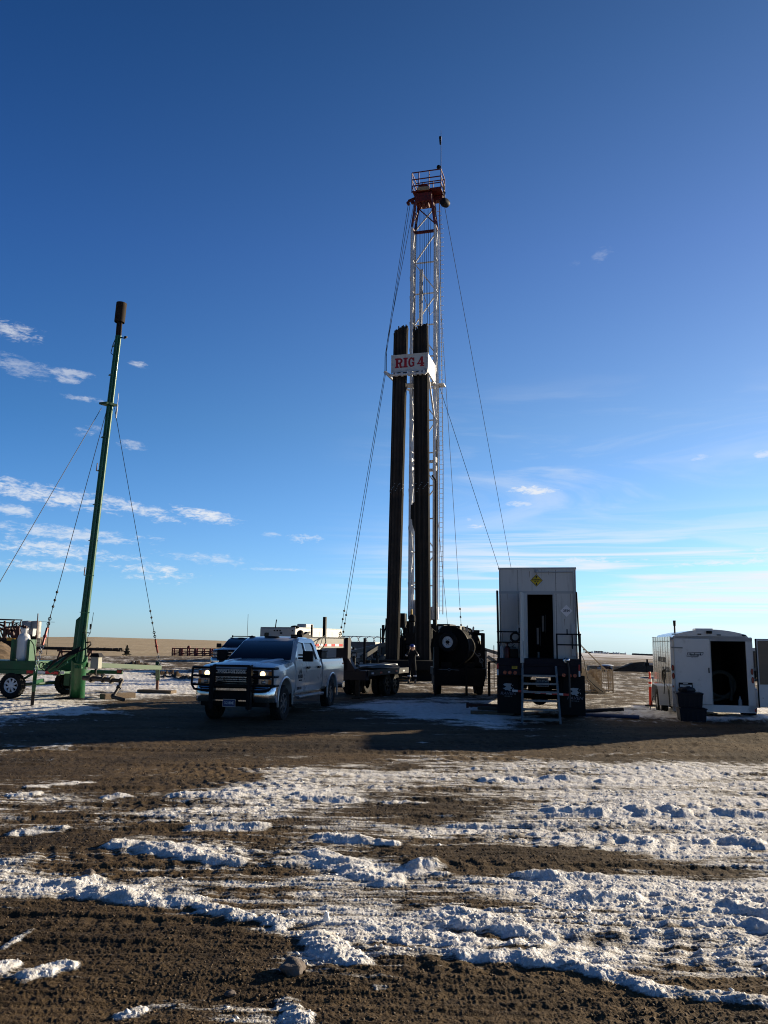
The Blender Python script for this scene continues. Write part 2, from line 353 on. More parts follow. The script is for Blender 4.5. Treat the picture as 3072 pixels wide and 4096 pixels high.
def snow_density(x, y):
    px, py = _project(x, y); dx = np.clip(px / 1.8517, 0, 1650); dy = np.clip(py / 1.8517, 1425, 2212)
    iy = np.clip(np.searchsorted(_GY, dy) - 1, 0, len(_GY) - 2); ty = (dy - _GY[iy]) / (_GY[iy + 1] - _GY[iy])
    fx = dx / 150; ix = np.clip(fx.astype(int), 0, 10); tx = fx - ix
    v = (_GV[iy, ix] * (1 - tx) + _GV[iy, ix + 1] * tx) * (1 - ty) + (_GV[iy + 1, ix] * (1 - tx) + _GV[iy + 1, ix + 1] * tx) * ty
    rr = np.hypot(x, y)
    out = sm(-y, -4.2, -3.0); v = v * (1 - out) + 0.42 * out          # round and behind the photographer
    far = sm(rr, 60, 95); v = v * (1 - far) + 0.36 * far
    return v
_SKYX = [-400, 0, 400, 800, 1100, 1530, 1970, 2330, 2600, 3072, 3500]
_SKYD = [4, 3, -2, 4, 9, 21, 27, 33, 40, 40, 40]
def terrain(x, y):
    """large shape of the land: flat pad, a stubble rise on the left, falling away on the right"""
    r = np.hypot(x, y); az = np.arctan2(x, y); px = CX + F * np.tan(np.clip(az, -1.2, 1.2))
    dend = np.interp(px, _SKYX, _SKYD); dend = np.where(np.abs(az) > 1.2, 15, dend)
    rend = np.interp(px, [0, 1200, 2000], [700, 900, 1800])
    t = np.clip(np.log(np.maximum(r, 90) / 90.0) / np.log(rend / 90.0), 0, 1)
    d = dend + (H * F / 90.0 - dend) * (1 - t) ** 1.35
    z = H - d / F * r
    z = np.where(r < 90, 0.0, z); z = np.where(r > rend, H - dend / F * rend - (r - rend) * 0.045, z)
    return z
def ground_fields(x, y):
    r = np.hypot(x, y); near = 1 - sm(r, 45, 75)
    wx = x + 0.35 * fbm(x * 0.8, y * 0.8, 2); wy = y + 0.35 * fbm(x * 0.8 + 40, y * 0.8, 2)
    d = snow_density(wx, wy)
    lod = np.clip(12 / np.maximum(r, 1), 0, 1)
    n1 = fbm(x * 0.55, y * 1.1 + 3, 4); n2 = fbm(x * 3.1, y * 6.0, 3); n3 = fbm(x * 1.3 + 31, y * 7.5, 3)     # patches are drawn out across the view (wheel tracks)
    s = d + 0.50 * n1 + 0.26 * n2 * (0.4 + 0.6 * lod) + 0.36 * n3 - 0.55
    n4 = fbm(x * 0.7 + 3, y * 17.0, 3); s = s + 0.46 * n4 * (1 - sm(r, 18, 32))                                                         # melt streaks
    # relief
    trk = np.zeros_like(x); trz = np.zeros_like(x)
    for (y0_, sl_, am_, fr_, ph_) in TRACKS:
        q = np.abs(y - (y0_ + sl_ * x + am_ * np.sin(fr_ * x + ph_))); c_ = 1 - sm(q, .13, .20); trk = np.maximum(trk, c_)
        trz += -.014 * c_ + .009 * np.exp(-((q - .24) / .07) ** 2) * (.5 + np.abs(fbm(x * 3, y * 3, 2))) + .0025 * c_ * np.tanh(2 * np.sin(x * 42 + 9 * q))
    trk = trk * near * sm(fbm(x * .4 + 5, y * .3, 2), -.35, .0); z_t = trz * near * sm(fbm(x * .4 + 5, y * .3, 2), -.35, .0)
    lane = fbm(x * 0.22 + 1.7, y * 0.75, 2)
    z = 0.035 * fbm(x * 0.35, y * 0.35, 3) + 0.014 * fbm(x * 1.7, y * 1.7, 3) + 0.012 * fbm(x * 0.9, y * 6.5, 3) * near + 0.010 * fbm(x * 1.6, y * 15, 2) * near
    fine = fbm(x * 9, y * 12, 3); z += 0.008 * fine * near * (1 + 1.2 * sm(-lane, -.05, .25))
    grit = np.abs(fbm(x * 34, y * 34, 2)); z += 0.012 * grit * (1 - sm(r, 9, 20))
    clod = np.clip(fbm(x * 11 + 3, y * 11, 2) - 0.22, 0, 1); z += 0.020 * clod * (1 - sm(r, 14, 30)) * sm(fbm(x * .8, y * .8 + 9, 2), -.05, .3) * (1 - trk); z += z_t
    tread = np.sin(x * 30 + 2.5 * fbm(x * 1.2, y * 1.2, 2) + 4 * np.sin(y * 5)) * sm(fbm(x * 0.25 + 7, y * 1.4, 2), 0.10, 0.3); z += 0.006 * tread * near
    rut = np.sin(y * 9 + 2.2 * fbm(x * .3, y * .3, 2)) * sm(fbm(x * .12 + 20, y * .5, 2), .0, .25); z += 0.008 * rut * near
    md = np.zeros_like(x)
    for (ax_, ay_, bx_, by_, w_, h_) in MOUNDS:
        m_ = (np.abs(x - (ax_ + bx_) / 2) < abs(bx_ - ax_) / 2 + 3 * w_) & (np.abs(y - (ay_ + by_) / 2) < abs(by_ - ay_) / 2 + 3 * w_)
        if not m_.any(): continue
        xx = x[m_] + .35 * w_ * fbm(x[m_] * 3 / w_ * .3, y[m_] * 3 / w_ * .3, 2); yy = y[m_] + .35 * w_ * fbm(x[m_] / w_ * .9 + 9, y[m_] / w_ * .9, 2)
        dx_, dy_ = bx_ - ax_, by_ - ay_; L2 = dx_ * dx_ + dy_ * dy_ + 1e-9; tt = np.clip(((xx - ax_) * dx_ + (yy - ay_) * dy_) / L2, 0, 1)
        q = np.hypot(xx - ax_ - tt * dx_, yy - ay_ - tt * dy_) / w_
        pr_ = np.clip(1 - q * q, 0, 1) ** 1.5 * h_ * .36 * (.55 + .9 * np.clip(.5 + fbm(x[m_] * 4.5, y[m_] * 4.5, 3), 0, 1)); md[m_] = np.maximum(md[m_], pr_); s[m_] = s[m_] + .6 * sm(1.1 - q, 0, .6)
    th = sm(s, 0.05, 0.45) * (1 - .6 * trk); s = s - .10 * trk
    lump = np.clip(fbm(x * 2.3 + 5, y * 4.6, 3) - 0.20, 0, 1); ridge = np.clip(fbm(x * 0.8 + 11, y * 2.6 + 4, 3) - 0.24, 0, 1)
    z += th * (0.008 + (0.018 + .05 * sm(r, 13, 18)) * lump + (0.03 + .06 * sm(r, 13, 18)) * ridge + 0.006 * fbm(x * 15, y * 22, 2) + 0.009 * np.abs(fbm(x * 36, y * 42, 2)) * (1 - sm(r, 9, 20))) * near + md * (1 + .12 * fbm(x * 25, y * 25, 2))
    # snow banks ploughed beside the trailers (right) and soil windrows (left)
    for (cx_, cy_, sx_, sy_, h_) in BANKS:
        q = np.exp(-((x - cx_) / sx_) ** 2 - ((y - cy_) / sy_) ** 2); z += h_ * q * (0.55 + 0.8 * np.abs(fbm(x * 2.2, y * 2.2, 4))); s = s + SNOWY(h_) * q
    for (cx_, cy_, sx_, sy_, h_) in SOIL:
        q = np.exp(-((x - cx_) / sx_) ** 2 - ((y - cy_) / sy_) ** 2); z += h_ * q * (0.4 + 1.3 * np.abs(fbm(x * 3, y * 3, 4))); s = s - 1.2 * q
    return z, s
def SNOWY(h): return 0.7
BANKS = []
for (px_, py_, wx_, wy_, h_) in [(2560, 2860, 1.0, 0.45, 0.22), (2700, 2868, 0.5, 0.4, 0.16), (2890, 2880, 1.2, 0.35, 0.16), (3040, 2872, 0.6, 0.3, 0.12), (100, 2830, 1.6, .5, .10), (330, 2850, .8, .4, .08), (1650, 2830, 2.0, 1.1, 0.07), (1900, 2870, 1.0, 0.7, 0.06)]:
    g_ = G(px_, py_); BANKS.append((g_.x, g_.y, wx_, wy_, h_))
SOIL = []
for (px_, py_, wx_, wy_, h_) in [(545, 2662, 1.0, 0.7, 0.55), (590, 2668, .7, .6, .3), (665, 2702, 0.9, 0.6, 0.4), (700, 2712, .9, .5, .35), (740, 2718, .6, .4, .25), (370, 2705, 1.0, .5, .3), (150, 2640, 2.5, 1.5, .5)]:
    g_ = G(px_, py_); SOIL.append((g_.x, g_.y, wx_, wy_, h_))
TRACKS = [(9.3, .02, .25, .22, 0), (11.1, .02, .25, .22, 0), (12.6, -.03, .3, .18, 1), (14.4, -.03, .3, .18, 1), (7.1, .09, .2, .3, 2), (8.6, .09, .2, .3, 2), (16.2, .05, .4, .15, 3), (17.9, .05, .4, .15, 3), (5.9, -.05, .15, .35, 4.5), (10.1, .14, .2, .25, 1.7), (11.9, .14, .2, .25, 1.7), (20.5, -.02, .5, .12, .5), (22.3, -.02, .5, .12, .5)]
MOUNDS = []
def mound(x0, y0, x1, y1, w, h):                  # measured on the photo at 1659 px width; w, h in metres
    a, b = G(x0 * 1.8517, y0 * 1.8517), G(x1 * 1.8517, y1 * 1.8517); MOUNDS.append((a.x, a.y, b.x, b.y, w, h))
for c_ in [(1205, 1753, 1290, 1757, .18, .11), (1375, 1750, 1400, 1758, .16, .12), (1437, 1750, 1470, 1757, .16, .12), (1500, 1748, 1520, 1750, .10, .07), (1565, 1756, 1650, 1762, .17, .10),
           (1050, 1684, 1070, 1686, .16, .10), (1108, 1682, 1130, 1684, .15, .09), (1185, 1682, 1245, 1684, .15, .09), (1300, 1690, 1312, 1690, .11, .07), (945, 1682, 960, 1683, .1, .06), (850, 1732, 905, 1735, .16, .06),
           (1590, 1818, 1650, 1826, .16, .12), (1518, 1818, 1522, 1819, .10, .09), (1310, 1812, 1390, 1818, .15, .05), (905, 1874, 935, 1870, .15, .13), (895, 1885, 945, 1888, .15, .05), (1130, 1892, 1200, 1898, .15, .09), (1210, 1884, 1260, 1896, .10, .05), (1255, 1940, 1360, 1938, .13, .09), (1590, 1958, 1650, 1972, .15, .10), (1640, 1998, 1659, 2004, .10, .12),
           (250, 1828, 330, 1836, .16, .09), (330, 1836, 420, 1850, .20, .09), (420, 1858, 505, 1864, .16, .06), (690, 1850, 740, 1868, .15, .07), (740, 1868, 830, 1905, .20, .09), (700, 1810, 790, 1818, .13, .06), (790, 1820, 850, 1824, .10, .06), (385, 1718, 500, 1722, .20, .07), (500, 1708, 560, 1716, .15, .06), (650, 1720, 760, 1728, .15, .05), (420, 1790, 560, 1786, .15, .05), (40, 1795, 130, 1790, .14, .06),
           (140, 1915, 200, 1905, .13, .07), (190, 1930, 290, 1942, .17, .09), (290, 1945, 400, 1950, .15, .07), (440, 1962, 520, 1985, .12, .07), (580, 1992, 610, 2000, .10, .06), (690, 2030, 720, 2060, .15, .09), (720, 2060, 770, 2075, .12, .05), (1010, 2062, 1150, 2072, .10, .045), (1150, 2078, 1290, 2098, .11, .06), (1290, 2100, 1400, 2135, .11, .06), (1400, 2135, 1659, 2170, .10, .05), (880, 2020, 1010, 2030, .15, .04),
           (1110, 2010, 1180, 2020, .1, .05), (1000, 1985, 1090, 2000, .2, .04), (60, 2110, 150, 2085, .09, .06), (0, 2095, 25, 2085, .08, .05), (10, 2040, 70, 2010, .04, .03), (620, 2160, 650, 2200, .10, .05), (262, 2190, 300, 2180, .07, .04), (815, 2132, 835, 2128, .04, .03), (30, 1716, 75, 1714, .13, .06), (70, 1700, 190, 1688, .16, .04), (235, 1722, 265, 1720, .14, .06)]:
    mound(*c_)
def gz(x, y):
    a = np.array([float(x)]); b = np.array([float(y)])
    return float(ground_fields(a, b)[0][0] * (1 - sm(np.hypot(a, b), 60, 85))[0] + terrain(a, b)[0])
def build_ground():
    A = np.concatenate([np.linspace(-40, 40, NAZ), np.linspace(40, 320, 220)[1:-1]]); A = np.radians(A)
    rows = [0.6]
    while rows[-1] < 9000:
        r = rows[-1]
        if r < 3.5: dr = 0.12
        elif r < 75: dr = max(RSTEP, r * r / 1560 * RQ)
        elif r < 200: dr = r * 0.02
        else: dr = r * 0.035
        rows.append(r + dr)
    Rr = np.array(rows); na, nr = len(A), len(Rr)
    rr, aa = np.meshgrid(Rr, A, indexing='ij'); x = (rr * np.sin(aa)).ravel(); y = (rr * np.cos(aa)).ravel(); r = rr.ravel()
    z1, s = ground_fields(x, y); blend = 1 - sm(r, 60, 85)
    z = z1 * blend + terrain(x, y)
    az = np.arctan2(x, y); pxs = CX + F * np.tan(np.clip(az, -1.3, 1.3))
    fld = sm(r, 88, 100) * (1 - sm(pxs, 1250, 1650)) * (np.abs(az) < 1.25)
    hill = sm(r, 95, 140) * sm(pxs, 1250, 1650) * (np.abs(az) < 1.25)
    z = z + (1 - blend) * 0.0
    v = np.stack([x, y, z], 1)
    idx = np.arange(na * nr).reshape(nr, na); j = np.roll(idx, -1, axis=1)
    quads = np.stack([idx[:-1], j[:-1], j[1:], idx[1:]], -1).reshape(-1, 4)[:, ::-1]
    c = len(v); v = np.vstack([v, [[0, 0, 0.0]]])
    tris = np.stack([idx[0], j[0], np.full(na, c)], -1)
    me = bpy.data.meshes.new('ground'); me.vertices.add(len(v)); me.vertices.foreach_set('co', v.astype(np.float32).ravel())
    nl = quads.size + tris.size; me.loops.add(nl); me.loops.foreach_set('vertex_index', np.concatenate([quads.ravel(), tris.ravel()]).astype(np.int32))
    npol = len(quads) + len(tris); me.polygons.add(npol)
    ls = np.concatenate([np.arange(len(quads)) * 4, quads.size + np.arange(len(tris)) * 3]).astype(np.int32)
    me.polygons.foreach_set('loop_start', ls)
    me.polygons.foreach_set('use_smooth', np.ones(npol, bool)); me.update(calc_edges=True); me.validate()
    for nm, arr in (('snow', s), ('field', fld), ('hill', hill)):
        at = me.attributes.new(nm, 'FLOAT', 'POINT'); at.data.foreach_set('value', np.append(arr, arr[0]).astype(np.float32))
    o = bpy.data.objects.new('ground', me); COL.objects.link(o); o['kind'] = 'structure'; me.materials.append(ground_mat()); return o
def ground_mat():
    m, nt, N, L, B = _new('ground_surface')
    def attr(n): a = N.new('ShaderNodeAttribute'); a.attribute_name = n; return a.outputs['Fac']
    geo = N.new('ShaderNodeNewGeometry'); pos = geo.outputs['Position']
    def mapped(sc):
        mp = N.new('ShaderNodeMapping'); mp.inputs['Scale'].default_value = sc; L.new(pos, mp.inputs[0]); return mp.outputs[0]
    def noise(sc, det=5, rough=.6, scale=1.0):
        n = N.new('ShaderNodeTexNoise'); n.inputs['Scale'].default_value = scale; n.inputs['Detail'].default_value = det; n.inputs['Roughness'].default_value = rough; L.new(mapped(sc), n.inputs['Vector']); return n.outputs[0]
    def mth(op, a, b=None, clamp=False):
        n = N.new('ShaderNodeMath'); n.operation = op; n.use_clamp = clamp
        for i, v in enumerate((a, b)):
            if v is None: continue
            if isinstance(v, (int, float)): n.inputs[i].default_value = v
            else: L.new(v, n.inputs[i])
        return n.outputs[0]
    def rng_(x, a, b, c=0.0, d=1.0):
        n = N.new('ShaderNodeMapRange'); L.new(x, n.inputs[0]); n.inputs[1].default_value = a; n.inputs[2].default_value = b; n.inputs[3].default_value = c; n.inputs[4].default_value = d; return n.outputs[0]
    def mix(f, a, b, blend='MIX'):
        n = N.new('ShaderNodeMix'); n.data_type = 'RGBA'; n.blend_type = blend
        if isinstance(f, float): n.inputs[0].default_value = f
        else: L.new(f, n.inputs[0])
        for i, v in ((6, a), (7, b)):
            if isinstance(v, tuple): n.inputs[i].default_value = (*v, 1)
            else: L.new(v, n.inputs[i])
        return n.outputs[2]
    nb = noise((1.1, 2.6, 1), 6, .65); nf = noise((9, 14, 9), 5, .7); nv = noise((60, 60, 60), 3, .7)
    dirt = mix(rng_(nb, .3, .7), DIRT_A, DIRT_B); dirt = mix(rng_(nf, .35, .75), dirt, DIRT_C); dirt = mix(mth('MULTIPLY', rng_(nv, .55, .75), 0.35), dirt, (0.15, 0.105, 0.065))
    big = noise((0.22, 0.55, 1), 4, .6); wet = mix(rng_(big, .35, .65), (0.44, 0.42, 0.40), (1.35, 1.30, 1.20)); dirt = mix(1.0, dirt, wet, 'MULTIPLY')
    # snow mask with ragged edge
    s = attr('snow'); e1 = noise((9, 52, 16), 4, .7); e2 = noise((70, 70, 70), 3, .7)
    sv = mth('ADD', mth('ADD', s, mth('MULTIPLY', mth('SUBTRACT', e1, .5), .95)), mth('MULTIPLY', mth('SUBTRACT', e2, .5), .55))
    smask = rng_(sv, -0.13, 0.20)
    gr = noise((5, 11, 5), 5, .65); snowc = mix(rng_(gr, .42, .78), (0.86, 0.85, 0.83), (0.56, 0.505, 0.43))
    base = mix(smask, dirt, snowc)
    # stubble field on the left rise
    st = noise((0.12, 0.035, 1), 5, .7); st2 = noise((1.6, 0.5, 1), 4, .75); stub = mix(rng_(st, .3, .7), (0.27, 0.205, 0.125), (0.42, 0.33, 0.20)); stub = mix(rng_(st2, .48, .72), stub, (0.60, 0.50, 0.36))
    base = mix(attr('field'), base, stub)
    # far hills on the right, streaked with thin snow
    hs = noise((0.02, 0.006, 1), 6, .62); hs2 = noise((0.11, 0.03, 1), 5, .7); hv = mth('ADD', hs, mth('MULTIPLY', mth('SUBTRACT', hs2, .5), .6))
    vd = N.new('ShaderNodeVectorMath'); vd.operation = 'LENGTH'; L.new(pos, vd.inputs[0]); dist = vd.outputs['Value']
    thr = rng_(dist, 120, 700, -0.10, 0.14)
    hm = rng_(mth('ADD', hv, thr), .46, .60); hillc = mix(hm, (0.17, 0.125, 0.085), (0.62, 0.62, 0.64))
    base = mix(attr('hill'), base, hillc)
    L.new(base, B.inputs['Base Color']); L.new(rng_(smask, 0, 1, .92, .6), B.inputs['Roughness']); B.inputs['Specular IOR Level'].default_value = 0.25
    ng = noise((24, 30, 24), 4, .7)
    bh = mth('ADD', mth('MULTIPLY', mth('ADD', nf, mth('MULTIPLY', ng, 1.1)), .6), mth('ADD', mth('MULTIPLY', nv, .35), mth('MULTIPLY', smask, .5)))
    bp = N.new('ShaderNodeBump'); bp.inputs['Strength'].default_value = 1.0; bp.inputs['Distance'].default_value = 0.022; L.new(bh, bp.inputs['Height']); L.new(bp.outputs[0], B.inputs['Normal'])
    return m
DIRT_A, DIRT_B, DIRT_C = (0.074, 0.048, 0.023), (0.122, 0.083, 0.041), (0.034, 0.022, 0.012)
NAZ, RSTEP, RQ = 1180, 0.012, 0.62
# ------------------------------------------------------------------ shared materials
WHITE = mat('white_paint', (0.46, 0.455, 0.45), .3, var=.04, coat=1.0, dirt=(0.42, 0.38, 0.33), damt=.12, dscale=2.2)
def mud(m, z0, z1, amt=1.0):
    """road mud thrown up over the lower panels"""
    N, L = m.node_tree.nodes, m.node_tree.links; B = N['Principled BSDF']; src = B.inputs['Base Color'].links[0].from_socket
    tc = N.new('ShaderNodeTexCoord'); sp = N.new('ShaderNodeSeparateXYZ'); L.new(tc.outputs['Object'], sp.inputs[0])
    a = N.new('ShaderNodeMapRange'); L.new(sp.outputs[2], a.inputs[0]); a.inputs[1].default_value = z1; a.inputs[2].default_value = z0; a.inputs[3].default_value = -.35; a.inputs[4].default_value = .55
    n = N.new('ShaderNodeTexNoise'); n.inputs['Scale'].default_value = 7; n.inputs['Detail'].default_value = 8; n.inputs['Roughness'].default_value = .75; L.new(tc.outputs['Object'], n.inputs['Vector'])
    ad = N.new('ShaderNodeMath'); ad.operation = 'ADD'; L.new(a.outputs[0], ad.inputs[0]); L.new(n.outputs[0], ad.inputs[1])
    r = N.new('ShaderNodeMapRange'); L.new(ad.outputs[0], r.inputs[0]); r.inputs[1].default_value = .5; r.inputs[2].default_value = 1.0; r.inputs[4].default_value = amt
    mx = N.new('ShaderNodeMix'); mx.data_type = 'RGBA'; L.new(r.outputs[0], mx.inputs[0]); L.new(src, mx.inputs[6]); mx.inputs[7].default_value = (0.115, 0.088, 0.062, 1); L.new(mx.outputs[2], B.inputs['Base Color'])
CHROME = mat('chrome', (0.75, 0.76, 0.78), .14, metal=1.0, var=.05, dirt=DUST, damt=.25, dscale=5)
BLACK = mat('black_steel', (0.007, 0.007, 0.008), .55, var=.2, dirt=(0.025, 0.02, 0.016), damt=.1)
BLACKP = mat('black_plastic', (0.007, 0.007, 0.008), .6, var=.2)
RUBBER = mat('tyre_rubber', (0.016, 0.016, 0.016), .85, var=.25, dirt=(0.06, 0.05, 0.04), damt=.3, dscale=6, bump=.4, bscale=30)
DARKGLASS = mat('tinted_glass', (0.004, 0.005, 0.007), .06, var=.02, coat=.3)
SILVER = mat('bare_aluminium', (0.55, 0.56, 0.57), .35, metal=.9, var=.1, dirt=(0.2, .18, .15), damt=.2, dscale=5)
RIMGREY = mat('dull_rim', (0.16, 0.16, 0.17), .5, metal=.6, var=.2, dirt=(0.07, .055, .045), damt=.4, dscale=6)
REDLENS = mat('red_lens', (0.30, 0.012, 0.010), .2, var=.1, coat=.5)
AMBER = mat('amber_lens', (0.55, 0.16, 0.02), .2, var=.1, coat=.5)
REFWHITE = mat('reflective_white', (0.78, 0.79, 0.80), .35, var=.06)
REFRED = mat('reflective_red', (0.55, 0.02, 0.02), .35, var=.08)
INK = mat('dark_lettering', (0.02, 0.022, 0.03), .5, var=.1)
UNDER = mat('underbody', (0.005, 0.005, 0.005), .9, var=.2)
LAMPON = mat('lit_headlamp', (1, .9, .7), .2, var=0, emit=(1.0, 0.74, 0.36), estr=1.6)
LENS = mat('clear_lens', (0.30, 0.31, 0.33), .1, metal=.6, var=.2, scale=14, coat=.6)
mud(WHITE, .30, .85, .6)
def cut(o, mbs):
    """carve openings out of a finished mesh, leaving no helper behind"""
    for mb in mbs:
        c = mb.build('cutter', BLACK); md = o.modifiers.new('b', 'BOOLEAN'); md.operation = 'DIFFERENCE'; md.solver = 'EXACT'; md.object = c
        bpy.context.view_layer.update(); dg = bpy.context.evaluated_depsgraph_get(); me = bpy.data.meshes.new_from_object(o.evaluated_get(dg))
        o.modifiers.clear(); o.data = me; bpy.data.objects.remove(c)
    for p in o.data.polygons: p.use_smooth = True
    o.data.set_sharp_from_angle(angle=R(32)); return o
def wheel(parent, loc, axis_sign, r=.40, w=.27, rim='chrome_rim', rimm=None, spokes=6, dual=False):
    """wheel standing in the local xz plane, outer face toward axis_sign * y"""
    t = bpy.data.objects.new('wheel', None); COL.objects.link(t); t.parent = parent; t.location = loc; t.empty_display_size = .1
    sgn = axis_sign
    mb = MB(); rr = r * .60
    prof = [(rr, -w / 2 * .8), (r * .80, -w / 2), (r * .95, -w / 2 * .93), (r, -w / 2 * .72), (r, w / 2 * .72), (r * .95, w / 2 * .93), (r * .80, w / 2), (rr, w / 2 * .8)]
    mb.lathe(prof + [prof[0]], (0, 0, 0), (0, 1, 0), 28)
    for k in range(26):                                                # tread blocks
        a = 2 * math.pi * k / 26
        for q in (-1, 1):
            c = Vector((math.cos(a + q * .06), 0, math.sin(a + q * .06))) * (r + .002); mb.box(c + Vector((0, q * w * .2, 0)), (.022, w * .30, r * .13), Matrix.Rotation(-a - q * .06, 3, 'Y'))
    ty = mb.build('tyre', RUBBER, t)
    rm = MB(); f = w / 2 * .62 * sgn
    rm.lathe([(rr + .002, -f * 1.2), (rr + .002, f * 1.25), (rr * .93, f * 1.28), (rr * .86, f * .75), (rr * .86, -f)], (0, 0, 0), (0, 1, 0), 28)
    MB().cyl((0, f * .50, 0), (0, f * .57, 0), rr * .87, seg=28).build('dark_rim_backing', UNDER, t)  # near-black backing disc gives the openings between the spokes their shade
    for k in range(spokes):
        a = 2 * math.pi * (k + .5) / spokes; d = Vector((math.cos(a), 0, math.sin(a)))
        rm.bar(d * rr * .2 + Vector((0, f * .95, 0)), d * rr * .92 + Vector((0, f * .85, 0)), rr * .26, .03, up=(0, 1, 0))
    rm.cyl((0, f * .6, 0), (0, f * 1.2, 0), rr * .30, rr * .24, seg=16)
    rm.build('rim', rimm or SILVER, t)
    return t
def strip(mb, x0, x1, prof, th=.012, sgn=1):
    """panel following a side profile [(y, z)...] between x0 and x1"""
    pts = [(y * sgn, z) for y, z in prof]; inn = [((y - th) * sgn, z) for y, z in prof][::-1]
    ring = lambda x: [Vector((x, y, z)) for y, z in pts + inn]
    return mb.loft([ring(x0), ring(x1)], smooth=False)
def make_pickup(name, label, cat, paint, full=True):
    t = thing(name, label, cat)
    # lower body: cross sections along the truck (x forward, front axle at 0)
    def sec(x, w, zb, zs, zt, cr):
        h = [(0, zb), (w - .10, zb), (w - .02, zb + .10), (w, zb + .25), (w, zs - .24), (w - .015, zs - .12), (w - .06, zs), (w * .72, zt + cr * .35), (w * .36, zt + cr * .85), (0, zt + cr)]
        return [Vector((x, y, z)) for y, z in h] + [Vector((x, -y, z)) for y, z in h[1:-1]][::-1]
    secs = [sec(.86, .93, .62, 1.16, 1.16, .03), sec(.80, .97, .60, 1.22, 1.22, .05), sec(.55, 1.0, .58, 1.27, 1.28, .06), sec(0, 1.01, .56, 1.31, 1.33, .06), sec(-.5, 1.0, .56, 1.34, 1.37, .06), sec(-.78, .99, .56, 1.36, 1.385, .04),
            sec(-1.8, .99, .55, 1.37, 1.37, .0), sec(-3.18, .99, .55, 1.37, 1.37, .0)]
    b = MB().loft(secs, smooth=True).build('body', paint, t, sharp=30)
    cuts = [MB().cyl((0, -1.3, .44), (0, -.55, .44), .53, seg=32), MB().cyl((0, .55, .44), (0, 1.3, .44), .53, seg=32)]
    cut(b, cuts)
    for sg in (-1, 1):                                                  # raised hood creases
        hl = MB()
        ring = lambda x, y, z, w: [Vector((x, sg * y, z - .02)), Vector((x, sg * (y + w), z - .02)), Vector((x, sg * (y + w * .75), z + .022)), Vector((x, sg * (y + w * .2), z + .028))]
        hl.loft([ring(.78, .36, 1.24, .16), ring(.2, .40, 1.36, .22), ring(-.7, .46, 1.405, .26)], smooth=True); hl.build('hood_bulge', paint, t)
    # bed
    bed = MB(); prof = [(.90, .58), (.99, .66), (1.005, .80), (1.005, 1.15), (.99, 1.27), (.955, 1.40), (.93, 1.42)]
    for sg in (-1, 1): strip(bed, -3.24, -5.55, prof, .07, sg)
    bed.bx(-3.26, -3.22, -.93, .93, .7, 1.41); bed.bx(-5.58, -5.53, -.93, .93, .66, 1.42); bed.bx(-5.55, -3.24, -.93, .93, .70, .76)
    bo = bed.build('bed', paint, t)
    cut(bo, [MB().cyl((-4.26, -1.3, .47), (-4.26, -.7, .47), .53, seg=32), MB().cyl((-4.26, .7, .47), (-4.26, 1.3, .47), .53, seg=32)])
    for cx in (0, -4.26):                                               # wheel arch flares on bed and fenders
        for sg in (-1, 1):
            fl = MB(); fl.tube([(cx + .55 * math.cos(a), sg * 1.0, .45 + .55 * math.sin(a)) for a in [math.pi * k / 16 for k in range(-1, 18)]], .028, 6); fl.build('wheel_arch', paint, t)
    for sg in (-1, 1): MB().bx(-5.55, -3.24, sg * .88, sg * .97, 1.42, 1.435).build('bed_rail_cap', BLACKP, t)
    inn = MB(); inn.bx(-5.5, .7, -.55, .55, .42, .62)
    for cx in (0, -4.26): inn.bx(cx - .52, cx + .52, -.6, .6, .55, .95)
    inn.bx(-5.5, -.9, -.75, .75, .50, .58); inn.build('chassis', UNDER, t)
    # cab above the belt line
    def ring(z, xf, xr, w, rr): 
        return [Vector((xf, -w + rr, z)), Vector((xf + .05, 0, z)), Vector((xf, w - rr, z)), Vector((xf - rr * 1.3, w, z)), Vector((xr + rr, w, z)), Vector((xr, w - rr, z)), Vector((xr, -w + rr, z)), Vector((xr + rr, -w, z)), Vector((xf - rr * 1.3, -w, z))]
    cab = MB().loft([ring(1.33, -.62, -3.16, .955, .08), ring(1.40, -.70, -3.15, .945, .08), ring(1.86, -1.40, -3.04, .79, .09), ring(1.94, -1.56, -2.96, .74, .12), ring(1.975, -1.78, -2.80, .62, .15), ring(1.985, -2.0, -2.6, .40, .12)], smooth=True)
    co = cab.build('cab', paint, t, sharp=28)
    def sidept(x, z): w = .955 - (z - 1.33) * .31; return Vector((x, w, z))
    wf = [(-1.02, 1.40), (-1.88, 1.40), (-1.88, 1.82), (-1.50, 1.84), (-1.34, 1.76)]; wr = [(-1.97, 1.40), (-2.83, 1.40), (-2.76, 1.74), (-2.66, 1.83), (-1.97, 1.83)]
    gl = []
    cuts = []
    for poly in (wf, wr):
        for sg in (-1, 1):
            vo = [Vector((x, sg * (.955 - (z - 1.33) * .31 + .06), z)) for x, z in poly]; vi = [Vector((x, sg * (.955 - (z - 1.33) * .31 - .035), z)) for x, z in poly]
            cuts.append(MB().loft([vo, vi])); gl.append((poly, sg))
    ws = [(-.86, 1.41), (.86, 1.41), (.70, 1.85), (-.70, 1.85)]
    def wsx(z): return -.62 - (z - 1.33) / .53 * .78 + .03
    cuts.append(MB().loft([[Vector((wsx(z) + .14, y, z)) for y, z in ws], [Vector((wsx(z) - .03, y, z)) for y, z in ws]]))
    cut(co, cuts)
    for poly, sg in gl:
        vo = [Vector((x, sg * (.955 - (z - 1.33) * .31 - .026), z)) for x, z in poly]; vi = [Vector((x, sg * (.955 - (z - 1.33) * .31 - .06), z)) for x, z in poly]
        MB().loft([vo, vi]).build('side_window', DARKGLASS, t)
